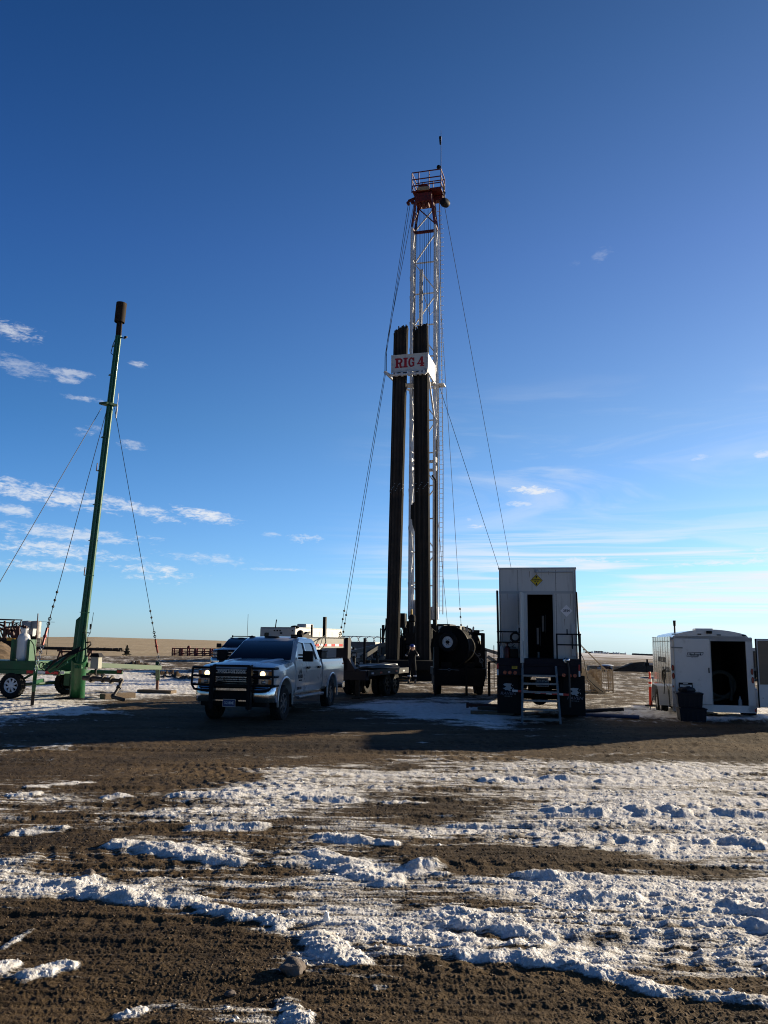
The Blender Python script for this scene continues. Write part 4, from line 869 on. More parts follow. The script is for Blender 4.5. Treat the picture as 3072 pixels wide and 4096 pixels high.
# racked pipe: every stand is a thing
PB = 1.03
def pipe_mesh(L):
    mb = MB(); r = .0318; h = L * random.uniform(.475, .505); mb.cyl((0, 0, 0), (0, 0, L), r, seg=8)
    for z in (h - .05, L - .13): mb.cyl((0, 0, z), (0, 0, z + .12), r * 1.28, seg=8)
    return mb
proto = {}
def stand(i, b0, b1, L, label, group):
    k = i % 5
    if k not in proto: proto[k] = pipe_mesh(19.3 + .05 * k); o = proto[k].build('pipe_stand', PIPESTEEL); proto[k] = o; c = MB().cyl((0, 0, 9.45 + .1 * k), (0, 0, 9.49 + .1 * k), .036, seg=8); c.build('collar', COLLAR, o)
    else: o = copy_tree(proto[k])
    d = (b1 - b0).normalized(); o.location = b0; o.rotation_euler = d.to_track_quat('Z', 'Y').to_euler(); o.scale = (1, 1, L / 19.3)
    return tag(o, label, 'pipe', group)
cnt = 0
def PL(px, py, ly):                                          # sight line meets a plane across the rig at depth ly
    d = ray(px, py); t = ((RO - EYE).dot(EY) + ly) / d.dot(EY); return EYE + d * t
for (pb0, pb1, pt0, pt1, lab, grp) in ((1544, 1590, 1573, 1623, 'dark steel pipe stand in the left-hand rack under the RIG 4 sign', 'pipe stands in the left-hand rack'), (1665, 1719, 1655.5, 1710, 'dark steel pipe stand in the right-hand rack under the RIG 4 sign', 'pipe stands in the right-hand rack')):
    for row in range(4):
        for k in range(12):
            t = (k + (.5 if row % 2 else 0) + random.uniform(-.03, .03)) / 11.5
            b = PL(pb0 + (pb1 - pb0) * t, 2650, -1.62); a = PL(pt0 + (pt1 - pt0) * t, 1500, -.90)
            b += EY * row * .066; a += EY * row * .066
            d = (a - b).normalized(); b0 = b + d * ((PB - b.z) / d.z)
            L = (corner.z + 1.48 + random.uniform(-.10, .10) + .018 * k - PB) / d.z
            stand(cnt, b0, b0 + d, L, lab, grp); cnt += 1
# guy wires
def wire(name, pts, label, cat='guy wire', grp='guy wires holding the tall mast', r=.0145, chain=None, m=None):
    t = thing(name, label, cat, pts[-1], 0, grp); o = Vector(pts[-1])
    MB().tube([Vector(p) - o for p in pts], r, 5).build('wire', CABLE, t)
    if chain:
        a = Vector(pts[-2]) - o; d = (a).normalized(); mb = MB(); n = int(chain / .16)
        for k in range(n): mb.torus(d * (.1 + k * .16), .085, .026, (0, 1, 0) if k % 2 else (1, 0, 0), 8, 4)
        mb.build('chain', m or CABLE, t)
        for q in (.3, .9, 1.5): MB().ball(d * (chain + q), .07, 6, 5).build('cable_clamp', CABLE, t)
    return t
crR = RO + EX * (x1 + .2) + EY * (y0 + .1) + EZ * (ZC - .85); crL = RO + EX * (ct.x - 1.0) + EY * (ct.y - .1) + EZ * (ZC - .22)
bdL = RO + EX * (-1.45) + EY * (gy + .25) + EZ * (bz0 + .12); bdR = RO + EX * 1.2 + EY * 1.0 + EZ * (bz0 - .1)
gnd = lambda px, py: Vector((G(px, py).x, G(px, py).y, gz(G(px, py).x, G(px, py).y)))
wire('guy_wire', [crR, gnd(2118, 2672)], 'guy wire from the hanging sheave down to the ground behind the white truck box', chain=1.2)
wire('guy_wire', [crR - EX * .6, gnd(1856, 2682)], 'steep guy wire from the crown down behind the black reel trailer', chain=3.2)
wire('guy_wire', [bdR, gnd(2132, 2690)], 'guy wire from the right end of the sign platform, crossing low on the right', chain=1.2)
wire('guy_wire', [crL, bdL + EZ * .9, bdL, gnd(1336, 2684)], 'outer guy wire on the left, passing the left tip of the RIG 4 board', chain=3.0)
wire('guy_wire', [crL + EX * .12, bdL + EZ * .9 + EX * .05, bdL + EX * .06, gnd(1348, 2686)], 'inner guy wire on the left, close beside the outer one', chain=2.6)
wire('guy_wire', [RO + EX * .85 + EY * 2.6 + EZ * 9.2, gnd(1806, 2672)], 'short guy wire from low on the right side of the mast', chain=2.0)
wire('guy_wire', [crL + EX * .35, bdL + EZ * 1.5 + EX * .08, bdL + EX * .1], 'short line from the crown arm down to the left tip of the RIG 4 board')
# ------------------------------------------------------------------ white truck box (logging unit) with steps, right of centre
PANEL = mat('box_panel_white', (0.60, 0.585, 0.56), .42, var=.05, dirt=(0.36, 0.33, 0.29), damt=.22, dscale=1.5, stretch=(3.5, 3.5, .4), bump=.12, bscale=1.5)
TRIM = mat('box_trim_grey', (0.42, 0.43, 0.44), .45, var=.06)
NAVY = mat('navy_deck_paint', (0.006, 0.007, 0.016), .55, var=.2, dirt=(0.025, 0.02, 0.017), damt=.15)
GALV = mat('galvanised_steel', (0.22, 0.235, 0.245), .5, metal=.4, var=.12, dirt=(0.2, .17, .13), damt=.25, dscale=8)
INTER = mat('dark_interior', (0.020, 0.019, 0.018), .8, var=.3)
SIGNYEL = mat('sign_yellow', (0.62, 0.45, 0.02), .5, var=.06)
LIGHTGREY = mat('light_grey', (0.50, 0.51, 0.52), .5, var=.05)
WX, WY, WA = 4.135, 21.5, R(-11.5)
wl = thing('wireline_truck', 'tall white truck box with open door, steps and hazard diamonds', 'truck', (WX, WY, 0), WA)
BL = 8.0
bd = MB(); hx = 1.015; z0, z1 = 1.50, 3.92; dx0, dx1, dz0, dz1 = -.265, .40, 1.45, 3.24
t_ = .05
bd.bx(-hx, dx0, 0, t_, z0, z1); bd.bx(dx1, hx, 0, t_, z0, z1); bd.bx(dx0, dx1, 0, t_, dz1, z1)
bd.bx(-hx, -hx + t_, t_, BL, z0, z1); bd.bx(hx - t_, hx, t_, BL, z0, z1); bd.bx(-hx + t_, hx - t_, BL - t_, BL, z0, z1); bd.bx(-hx + t_, hx - t_, t_, BL - t_, z0, z0 + .05)
bd.build('box', PANEL, wl)
MB().bx(-hx - .02, hx + .02, -.02, BL + .02, z1, z1 + .045).build('roof', TRIM, wl, bevel=.01)
tr = MB(); tr.bx(-hx - .004, hx + .004, -.012, .0, 3.265, 3.335); tr.bx(dx0 - .045, dx0, -.02, 0, dz0, dz1 + .04); tr.bx(dx1, dx1 + .045, -.02, 0, dz0, dz1 + .04); tr.bx(dx0, dx1, -.02, 0, dz1, dz1 + .04)
tr.build('door_frame', TRIM, wl)
sm_ = MB()
for x in (-.51, .49, -.985, .985):
    sm_.bx(x - .005, x + .005, -.004, .004, 1.5, 3.262); sm_.bx(x - .005, x + .005, -.004, .004, 3.338, 3.9)
sm_.build('panel_seam', mat('seam_grey', (0.08, 0.085, 0.09), .6), wl)
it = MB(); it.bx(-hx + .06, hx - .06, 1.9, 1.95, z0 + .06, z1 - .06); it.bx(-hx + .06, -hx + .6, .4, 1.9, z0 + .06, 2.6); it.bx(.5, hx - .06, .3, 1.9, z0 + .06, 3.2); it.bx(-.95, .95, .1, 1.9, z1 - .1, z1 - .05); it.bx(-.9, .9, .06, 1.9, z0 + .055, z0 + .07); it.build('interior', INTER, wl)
for x, za, zb in ((-.02, 1.92, 2.38), (.13, 2.28, 2.72)):
    MB().bx(x - .03, x + .03, 1.3, 1.36, za, zb).build('tool_holder', LIGHTGREY, wl); MB().cyl((x + .07, 1.3, za - .05), (x + .07, 1.3, zb + .03), .012, seg=6).build('rod', GALV, wl)
MB().cyl((.0, .5, 1.55), (.0, .5, 1.72), .04, seg=10).build('tool_socket', GALV, wl)
dleaf = MB(); dv = Vector((-.13, -.70, 0)); h0 = Vector((dx0 - .035, -.02, 0)); nrm = Vector((dv.y, -dv.x, 0)).normalized() * .02
dleaf.loft([[h0 - nrm + EZ * z, h0 + nrm + EZ * z, h0 + dv + nrm + EZ * z, h0 + dv - nrm + EZ * z] for z in (dz0 + .0, dz1 + .02)])
dd_ = dleaf.build('open_door', PANEL, wl)
dh = MB(); c = h0 + dv * .85; dh.bar(c + EZ * 2.36 + nrm * 1.5, c + EZ * 2.36 + nrm * 5, .03); dh.tube([c + EZ * 2.42 + nrm * 4, c + EZ * 2.35 + nrm * 6, c + EZ * 2.24 + nrm * 4.5], .02, 6); dh.build('handle', LIGHTGREY, dd_)
dw = MB(); c = h0 + dv * .45; dw.loft([[c - dv * .22 + nrm * 1.1 + EZ * z, c - dv * .22 + nrm * 1.4 + EZ * z, c + dv * .22 + nrm * 1.4 + EZ * z, c + dv * .22 + nrm * 1.1 + EZ * z] for z in (2.55, 3.1)]); dw.build('window', DARKGLASS, dd_)
lp = MB().ball((-.01, -.03, 3.845), .045, 10, 8); lp.cyl((-.01, 0, 3.87), (-.01, -.02, 3.87), .06, seg=12); lp.build('rear_lamp', TRIM, wl)
cd = MB().tube([(.04, -.025, 3.835), (.93, -.025, 3.835), (.955, -.025, 3.80), (.955, -.025, 1.6)], .016, 6); cd.build('conduit', TRIM, wl)
def diamond(m, x, z, h, y, parent, nm):
    return MB().prism([(-h, 0), (0, -h), (h, 0), (0, h)], (x, y, z), (1, 0, 0), (0, 0, 1), (0, -1, 0), .004).build(nm, m, parent)
y1_ = diamond(INK, -.016, 3.617, .165, -.001, wl, 'clearance_sign'); y2_ = diamond(SIGNYEL, -.016, 3.617, .150, -.0055, y1_, 'sign_face')
text('sign_lettering', 'WARNING', .058, INK, y1_, (-.016, -.0115, 3.632), (R(90), 0, 0), sx=.86, bold=.0015); text('sign_lettering', '14\' 6"', .056, INK, y1_, (-.016, -.0115, 3.580), (R(90), 0, 0), bold=.0015)
for sg in (1, -1): MB().prism([(-.028, 0), (0, .036 * sg), (.028, 0), (.013, 0), (.013, -.03 * sg), (-.013, -.03 * sg), (-.013, 0)], (-.016, -.011, 3.617 + sg * .095), (1, 0, 0), (0, 0, 1), (0, -1, 0), .003).build('arrow', INK, y1_)
w1 = diamond(mat('placard_white', (0.90, 0.86, 0.86), .5, var=.04), .752, 2.81, .158, -.001, wl, 'placard'); text('placard_number', '2924', .088, INK, w1, (.752, -.0075, 2.81), (R(90), 0, 0), sx=.95, bold=.002)
MB().bx(.86, .955, -.05, 0, 1.62, 2.47).build('wall_panel', LIGHTGREY, wl, bevel=.008)
pp = MB().cyl((-1.03, -.10, 1.2), (-1.06, -.08, 3.34), .03, seg=8); pp.build('side_pole', BLACK, wl)
MB().cyl((1.07, -.10, 1.2), (1.02, -.08, 3.30), .022, seg=8).build('side_pole', BLACK, wl)
for x0, x1, ztop, zm in ((-1.045, -.44, 2.24, 1.965), (.465, 1.08, 2.19, 1.92)):
    r_ = MB()
    for z in (ztop, zm): r_.bar((x0, -.42, z), (x1, -.42, z), .035)
    for x in (x0 + .015, x1 - .015): r_.bar((x, -.42, 1.2), (x, -.42, ztop + .016), .04)
    outer = x0 if x0 < 0 else x1
    for z in (ztop, zm): r_.bar((outer, -.42, z), (outer, 0, z), .035)
    r_.bar((outer, -.02, 1.2), (outer, -.02, ztop + .016), .05); r_.build('guard_rail', BLACK, wl)
rp_ = MB()
for x, za, zb in ((.745, 2.17, 2.32), (.87, 1.82, 2.18), (-.47, 2.2, 2.37)): rp_.bar((x, -.43, za), (x, -.43, zb), .03)
rp_.build('rail_hook', BLACK, wl)
hc = MB()
for k in range(7): hc.torus((-.585 + .006 * (k % 3), -.44 - .012 * (k % 4), 2.11 - .004 * k), .105 + .006 * (k % 4), .014, (0.15, 1, 0), 22, 6)
hc.tube([(-.70, -.45, 2.12), (-.72, -.46, 2.0), (-.66, -.46, 1.93), (-.60, -.46, 1.92), (-.66, -.46, 1.85), (-.74, -.40, 1.84), (-.80, -.35, 1.87)], .010, 6)
for v in hc.v: pass
ho = hc.build('hose_coil', RUBBER, None); hcT = tag(ho, 'black hose coiled on the left rail of the white truck box', 'hose'); ho.location = (WX, WY, 0); ho.rotation_euler = (0, 0, WA)
fe = thing('fire_extinguisher', 'small red fire extinguisher standing behind the left rail of the truck box', 'extinguisher', (WX, WY, 0), WA)
MB().lathe([(.01, 1.56), (.075, 1.56), (.078, 1.62), (.078, 1.80), (.05, 1.86), (.02, 1.88), (.02, 1.93)], (-.80, -.22, 0), (0, 0, 1), 14).build('tank', mat('extinguisher_red', (0.10, 0.010, 0.008), .4, var=.1), fe); MB().bx(-.86, -.74, -.24, -.20, 1.93, 1.96).build('valve_lever', BLACK, fe)

cs = thing('tool_case', 'black carry case standing behind the left rail of the truck box', 'case', (WX, WY, 0), WA); MB().bx(-.72, -.53, -.34, -.12, 1.56, 1.80).build('shell', BLACKP, cs, bevel=.015); MB().tube([(-.68, -.23, 1.80), (-.67, -.23, 1.84), (-.58, -.23, 1.84), (-.57, -.23, 1.80)], .01, 5).build('handle', BLACKP, cs)
tk = MB().lathe([(.01, 1.56), (.05, 1.56), (.05, 1.84), (.02, 1.88)], (-.945, -.2, 0), (0, 0, 1), 12).build('gas_bottle', LIGHTGREY); tag(tk, 'slim grey gas bottle in the left corner behind the truck rail', 'bottle'); tk.location = (WX, WY, 0); tk.rotation_euler = (0, 0, WA)
dk_ = MB(); dk_.bx(-1.06, 1.06, -.45, 0, 1.36, 1.56); dk_.bx(-1.06, 1.06, -.43, -.36, 1.12, 1.36); dk_.bx(-1.03, 1.03, 0, BL, 1.25, 1.5); dk_.bx(dx0 - .05, dx1 + .05, -.47, -.0, 1.40, 1.44)
dk_.build('rear_deck', NAVY, wl, bevel=.008)
for x, zz in ((-.86, 1.19), (-.73, 1.19), (-.595, 1.185), (.636, 1.12 + .03), (.79, 1.14), (.914, 1.14)): MB().cyl((x, -.43, zz), (x, -.447, zz), .047, seg=16).build('tail_light', REDLENS, wl)
for x in (-1.045, 1.03):
    MB().bx(x - .02, x + .02, -.455, -.44, 1.27, 1.42).build('reflector', REFRED, wl); MB().bx(x - .02, x + .02, -.455, -.44, 1.12, 1.265).build('reflector', REFWHITE, wl)
yl = MB().bx(-.68, -.54, -.438, -.43, 1.29, 1.385).build('warning_label', SIGNYEL, wl)
tl_ = MB()
for z in (1.352, 1.335, 1.318): tl_.bx(-.665 + .02 * (z < 1.34), -.56, -.4405, -.4385, z - .004, z + .004)
tl_.build('label_line', INK, yl)
for x0, x1, nm in ((-1.085, -.44, 'l'), (.545, 1.175, 'r')):
    o = MB().bx(x0, x1, -.10, -.085, .12, 1.13).build('mud_flap', BLACKP, wl, bevel=.005); cx = (x0 + x1) / 2 + (-.03 if nm == 'l' else .06)
    zc = .80 if nm == 'l' else .72
    lg = [(-.13, .06), (-.11, .085), (-.05, .10), (.04, .095), (.09, .09), (.075, .05), (.055, .035), (.075, .01), (.09, -.01), (.10, -.04), (.06, -.05), (.05, -.075), (.085, -.09), (.03, -.11), (0, -.085), (-.02, -.075), (-.07, -.085), (-.10, -.055), (-.15, -.03), (-.10, -.02), (-.06, .01), (-.075, .03), (-.11, .04)]
    MB().prism(lg, (cx, -.1005, zc), (1, 0, 0), (0, 0, 1), (0, -1, 0), .003).build('bird_emblem', LIGHTGREY, o)
    bk = MB(); 
    for pts in ([(.10, .05), (.15, .06), (.10, .035)], [(.10, -.005), (.145, -.03), (.135, -.07), (.125, -.035)]): bk.prism(pts, (cx, -.1005, zc), (1, 0, 0), (0, 0, 1), (0, -1, 0), .003)
    bk.build('beak_mark', LIGHTGREY, o)
    text('flap_lettering', 'RAVEN', .105, mat('flap_lettering_grey', (0.16, 0.16, 0.20), .5), o, (cx - .01, -.103, zc - .165), (R(90), 0, 0), sx=1.22, bold=.002, shear=.25)
    text('flap_lettering', 'RED DEER, AB', .028, LIGHTGREY, o, (cx, -.103, zc - .235), (R(90), 0, 0), sx=1.1)
n = 10
for k in range(n):
    xa = -.676 + 1.43 * k / n; za = .735 - .072 * k / n; MB().loft([[Vector((xa + d, yy, za - .0072 * (d > 0) + hgt)) for yy, hgt in ((-.50, -.028), (-.49, -.028), (-.49, .028), (-.50, .028))] for d in (0, 1.43 / n)]).build('reflective_strip', REFWHITE if k % 2 == 0 else REFRED, wl)
ub = MB(); ub.bar((-.68, -.475, .735), (.755, -.475, .663), .03, .065)
for x in (-.5, .6): ub.bar((x, -.475, .72), (x, -.2, 1.1), .05)
ub.bx(-.45, -.33, -.0 + .2, 10.8, .75, 1.25); ub.bx(.33, .45, .2, 10.8, .75, 1.25); ub.bx(-.9, .9, 1.1, 1.3, .45, .6); ub.cyl((-.9, 1.2, .52), (.9, 1.2, .52), .1, seg=10); ub.cyl((-.9, 2.5, .52), (.9, 2.5, .52), .1, seg=10); ub.ball((0, 1.2, .5), .24, 12, 8); ub.bx(-.35, .35, 2.8, 4.5, .5, .8); ub.build('chassis', UNDER, wl)
for y in (1.2, 2.5):
    for sg in (-1, 1):
        for q in (.62, .92): w = wheel(wl, (sg * q, y, .5), sg, .5, .27, rimm=GALV); w.rotation_euler = (0, 0, R(-90)) ; w.location = (sg * q, y, .5)
for sg in (-1, 1): w = wheel(wl, (sg * .95, 10.0, .5), sg, .5, .3, rimm=GALV); w.rotation_euler = (0, 0, R(-90))
cb = MB(); cb.bx(-1.02, 1.02, 8.4, 10.1, .9, 2.7); cb.bx(-.9, .9, 10.1, 11.3, .8, 1.75); cb.build('cab', WHITE, wl, bevel=.08)
lpq = MB().bx(-.06, .24, -.455, -.445, .86, 1.06).build('licence_plate', mat('plate_dark', (0.03, 0.035, 0.06), .5), wl)
pq = MB()
for a in ((-.07, .25, 1.055, 1.065), (-.07, .25, .855, .865)): pq.bx(a[0], a[1], -.465, -.44, a[2], a[3])
for x in (-.07, .242): pq.bx(x, x + .008, -.465, -.44, .855, 1.065)
pq.build('plate_frame', TRIM, lpq); text('plate_number', '121 6YW', .07, LIGHTGREY, lpq, (.09, -.459, .985), (R(90), 0, 0))
vl = MB().lathe([(.01, -.10), (.075, -.10), (.075, -.02), (.05, 0), (.05, .06), (.01, .06)], (.70, -.52, 1.52), (0, -1, .0), 16); vl.ball((.73, -.55, 1.53), .07, 10, 8); vl.build('drain_valve', CHROME, wl)
MB().tube([(.74, -.5, 1.47), (.77, -.47, 1.3), (.775, -.47, .35)], .028, 8).build('drain_pipe', mat('rusty_pipe', (0.05, 0.042, 0.038), .6, var=.2), wl)
MB().ball((1.06, -.05, 2.24), .035, 8, 6).build('marker_lamp', TRIM, wl)
ls = thing('access_ladder', 'grey step ladder leaning against the open door of the white truck box', 'ladder', (WX, WY, 0), WA)
ra = (Vector((-.40, -.50, 2.02)), Vector((-.40, -1.25, -.03))); rb2 = (Vector((.44, -.50, 1.36)), Vector((.52, -1.30, -.05)))
ra = (Vector((-.385, -.5, 2.0)), Vector((-.40, -.62, 1.3)), Vector((-.405, -1.28, -.03)))
rl1 = MB().bar(ra[1], ra[2], .05, .09); rl1.bar(ra[0], ra[1] + Vector((0, 0, -.02)), .04, .06); rl1.build('side_rail', GALV, ls); MB().bar(*rb2, .05, .09).build('side_rail', GALV, ls)
for k, z in enumerate((1.13, .935, .735, .53, .32, .10)):
    f1 = (ra[1].z - z) / (ra[1].z - ra[2].z); f2 = (rb2[0].z - z) / (rb2[0].z - rb2[1].z); p = ra[1].lerp(ra[2], f1); q = rb2[0].lerp(rb2[1], f2); MB().bar(p, q, .16, .045, up=(0, 0, 1)).build('tread', GALV, ls)
rvt = MB()
for x in (-.985, -.525, -.495, .475, .505, .985):
    for k in range(16): z = 1.56 + k * .152; rvt.box((x, -.006, z), (.012, .008, .012))
rvt.build('rivets', TRIM, wl)
rs_ = mat('rust_streak', (0.22, 0.15, 0.10), .7, var=.3, scale=12)
for x, z, l in ((-.51, 3.25, .22), (.49, 3.25, .3), (-.2, 3.86, .18), (.3, 3.87, .12), (.86, 3.26, .35), (-.8, 3.26, .18), (.7, 2.6, .2), (-.93, 2.2, .3)): MB().prism([(-.006, 0), (-.002, -l), (.003, -l * .8), (.007, 0)], (x, -.0045, z), (1, 0, 0), (0, 0, 1), (0, -1, 0), .001).build('rust_streak', rs_, wl)
# unseen cabin added outside the frame on the right to cast the wedge shadow
uc = thing('shadow_caster_cabin', 'unseen tall white cabin added beyond the open trailer door to cast a shadow', 'cabin', (12.3, 22.3, 0)); MB().bx(0, 2.4, 0, 2.3, .35, 3.85).build('body', PANEL, uc, bevel=.03); MB().bx(-.03, 2.43, -.03, 2.33, 3.85, 3.92).build('roof', TRIM, uc); MB().bx(.1, 2.3, .1, 2.2, -.05, .35).build('skid', BLACK, uc); dq = MB().bx(.8, 1.6, -.03, 0, .4, 2.4).build('door', TRIM, uc); MB().bx(1.48, 1.52, -.07, -.03, 1.3, 1.45).build('handle', BLACK, dq)
# ------------------------------------------------------------------ white box trailer, right
TX, TY, TA = 8.88, 21.9, R(-12.3)
hm = thing('cargo_trailer', 'white enclosed cargo trailer with one rear door open, dark bins before it', 'trailer', (TX, TY, 0), TA)
GLOSS = mat('polished_white_metal', (0.60, 0.61, 0.61), .20, metal=.75, var=.05, scale=6, bump=.10, bscale=2.4, stretch=(1, 1.2, .45))
TRW = mat('trailer_white', (0.70, 0.69, 0.68), .4, var=.04, coat=.3, dirt=(0.36, 0.33, 0.29), damt=.12, dscale=2)
LT = 4.3; hw = 1.08; zf = .30; zw = 2.18
def roofz(x): return 2.20 + .18 * (1 - (x / hw) ** 2)
sdw = MB().bx(-hw, -hw + .03, .06, LT, zf, zw).build('side_wall', GLOSS, hm)
MB().bx(hw - .03, hw, .06, LT, zf, zw).build('side_wall', GLOSS, hm)
MB().bx(-hw, hw, LT, LT + .03, zf, zw + .02).build('front_wall', TRW, hm)
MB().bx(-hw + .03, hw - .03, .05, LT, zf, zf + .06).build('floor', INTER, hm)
n = 14; xs = [-hw + 2 * hw * k / n for k in range(n + 1)]
rad = lambda x: roofz(x) - .13 * max(0, (abs(x) - hw + .16) / .16) ** 2
rf = MB().loft([[Vector((x, y, rad(x))) for x in xs] + [Vector((x, y, rad(x) - .04)) for x in xs[::-1]] for y in (.04, LT - .25)] + [[Vector((x, LT + .05, rad(x) - .12)) for x in xs] + [Vector((x, LT + .05, rad(x) - .2)) for x in xs[::-1]]], smooth=True); rf.build('roof', GLOSS, hm)
fr = MB(); fr.bx(-hw, -.995, 0, .06, .22, 2.16); fr.bx(.905, hw, 0, .06, .22, 2.16); fr.bx(-hw, hw, 0, .06, .20, .385); fr.bx(-.995, .905, 0, .06, 2.135, 2.20)
fr.loft([[Vector((x, y, 2.16)) for x in xs] + [Vector((x, y, rad(x))) for x in xs[::-1]] for y in (0, .06)])
fr.build('rear_frame', TRW, hm)
ld_ = MB().bx(-.985, -.025, -.035, .0, .395, 2.13).build('rear_door', TRW, hm, bevel=.006)
[MB().bx(a, b, -.042, 0, .39, 2.135).build('door_edge', LIGHTGREY, ld_) for a, b in ((-.045, -.018), (-.99, -.975))]
for z, L_ in ((1.89, .30), (.70, .38)): MB().bar((-1.06, -.05, z), (-1.06 + L_, -.05, z - .01), .02, .035).build('hinge_strap', GALV, ld_)
MB().bx(-.105, -.075, -.055, -.03, 1.22, 1.36).build('latch_handle', BLACK, ld_, bevel=.008)
bo = [(-.645, 1.64), (-.61, 1.755), (-.215, 1.755), (-.235, 1.685)]
lo_ = MB()
for a, b in (((-.655, 1.655), (-.62, 1.765)), ((-.625, 1.765), (-.215, 1.76)), ((-.215, 1.765), (-.235, 1.69)), ((-.66, 1.655), (-.345, 1.652))): lo_.bar((a[0], -.037, a[1]), (b[0], -.037, b[1]), .003, .013)
lo_.build('logo_outline', INK, ld_); text('door_lettering', 'Haulmark', .098, INK, ld_, (-.44, -.0375, 1.708), (R(90), 0, 0), sx=.88, bold=.003, shear=.2)
text('door_lettering', 'Trails of Tomorrow', .022, INK, ld_, (-.45, -.0375, 1.62), (R(90), 0, 0))
pf_ = MB().bx(-.905, -.535, -.055, -.035, .715, .955).build('plate_frame', BLACKP, ld_, bevel=.01); pw = MB().bx(-.875, -.565, -.06, -.0555, .745, .90).build('licence_plate', PLATEWHITE, pf_)
text('plate_number', '12A-0817', .085, INK, pf_, (-.72, -.0625, .81), (R(90), 0, 0), sx=.72, bold=.003); text('plate_number', 'Montana', .03, INK, pf_, (-.72, -.0625, .877), (R(90), 0, 0)); MB().bx(-.79, -.66, -.062, -.055, .918, .942).build('plate_lamp', LIGHTGREY, pf_)
for x, z in ((-1.035, 1.34), (-1.03, 1.125), (1.03, 1.275), (1.035, 1.055)):
    o = MB().prism([(.036 * math.cos(a), .085 * math.sin(a) + .04 * (1 if math.sin(a) > 0 else -1) * 0) for a in [2 * math.pi * k / 18 for k in range(18)]], (x, -.001, z), (1, 0, 0), (0, 0, 1), (0, -1, 0), .012).build('tail_light', BLACKP, hm)
    MB().prism([(.026 * math.cos(a), .072 * math.sin(a)) for a in [2 * math.pi * k / 18 for k in range(18)]], (x, -.0135, z), (1, 0, 0), (0, 0, 1), (0, -1, 0), .006).build('lens', REDLENS, o)
for x, w_, z in ((-.98, .05, 2.245), (-.29, .05, 2.25), (.22, .055, 2.235), (.87, .05, 2.225)): MB().bx(x - w_, x + w_, -.02, 0, z - .014, z + .014).build('marker_lamp', BLACKP, hm, bevel=.005)
MB().bx(-.11, .04, -.06, 0, 2.265, 2.34).build('load_lamp', BLACKP, hm, bevel=.015)
MB().bx(1.05, 1.078, -.008, 0, .23, .31).build('reflector', REFRED, hm); MB().bx(-1.06, -1.03, -.006, 0, .82, .87).build('reflector', AMBER, hm)
od = MB().loft([[Vector((1.16, -.02, z)), Vector((1.16, -.06, z)), Vector((2.12, .05, z)), Vector((2.12, .09, z))] for z in (.37, 2.13)]).build('open_door', TRW, hm, bevel=.005)
ply = mat('plywood', (0.20, 0.145, 0.095), .6, var=.12, stretch=(1, 1, 4)); MB().loft([[Vector((1.205, -.060, z)), Vector((1.205, -.069, z)), Vector((2.08, .034, z)), Vector((2.08, .044, z))] for z in (.95, 2.09)]).build('plywood_lining', ply, od)
ed = MB(); ed.bar((1.155, -.04, .37), (1.155, -.04, 2.14), .03, .05); ed.bar((1.15, -.042, 2.135), (2.12, .07, 2.135), .02); ed.bar((1.15, -.042, .365), (2.12, .07, .365), .02); ed.build('door_seal', BLACKP, od)
for x, z in ((1.26, .60), (1.42, .60), (1.9, .6)): MB().cyl((x, -.049 + .114 * (x - 1.16) - .01, z), (x, -.049 + .114 * (x - 1.16) - .018, z), .012, seg=8).build('bolt', BLACKP, od)
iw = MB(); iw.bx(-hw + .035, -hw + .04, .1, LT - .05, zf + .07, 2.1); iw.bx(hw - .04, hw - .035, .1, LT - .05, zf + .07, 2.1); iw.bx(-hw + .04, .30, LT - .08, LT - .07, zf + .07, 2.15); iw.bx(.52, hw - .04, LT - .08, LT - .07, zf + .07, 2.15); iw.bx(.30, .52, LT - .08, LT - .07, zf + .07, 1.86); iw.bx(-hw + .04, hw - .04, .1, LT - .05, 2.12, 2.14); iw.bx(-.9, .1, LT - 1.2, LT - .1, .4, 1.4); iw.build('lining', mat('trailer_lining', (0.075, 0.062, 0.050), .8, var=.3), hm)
wnd = MB().bx(.31, .51, LT - .085, LT - .08, 1.87, 2.05).build('front_window', mat('painted_bright_window', (0.7, 0.72, 0.72), .5), hm)  # brightness of the window put into a pale opaque panel
hm.scale = (.968, 1, 1)
MB().bx(.285, .305, 2.2, 2.23, .7, 1.9).build('inner_post', LIGHTGREY, hm)
pst = MB().cyl((-.72, 1.6, 2.2), (-.72, 1.6, 2.5), .025, seg=8); pst.cyl((-.72, 1.6, 2.5), (-.72, 1.6, 2.66), .035, .045, seg=8); pst.build('exhaust_stub', BLACK, hm); MB().bx(-.2, .3, 1.2, 1.7, 2.36, 2.43).build('roof_vent', TRW, hm, bevel=.02)
seam = MB()
for k in range(7): y = .55 + k * .56; seam.bx(-hw - .005, -hw, y - .006, y + .006, zf, zw)
seam.build('wall_seam', mat('seam_dark', (0.10, 0.11, 0.11), .5), sdw)
rv = MB()
for k in range(13):
    for j in range(6): y = .3 + k * .3; rv.box((-hw - .003, y, .5 + j * .31), (.006, .016, .016))
rv.build('rivets', mat('rivet_dark', (0.16, 0.16, 0.16), .4), sdw)
text('wall_lettering', 'ADVANCE OIL TOOLS INC', .21, INK, sdw, (-hw - .004, 1.95, 1.52), (R(90), 0, R(-90)), sx=.75, bold=.003); text('wall_lettering', '406-945-0817', .16, INK, sdw, (-hw - .004, 1.6, 1.26), (R(90), 0, R(-90)), sx=.72, bold=.003)
fd = MB(); fp = [(.55 + 1.0 + .98 * math.cos(a), .30 + .52 * min(1, 1.35 * math.sin(a))) for a in [math.pi * k / 16 for k in range(17)]]
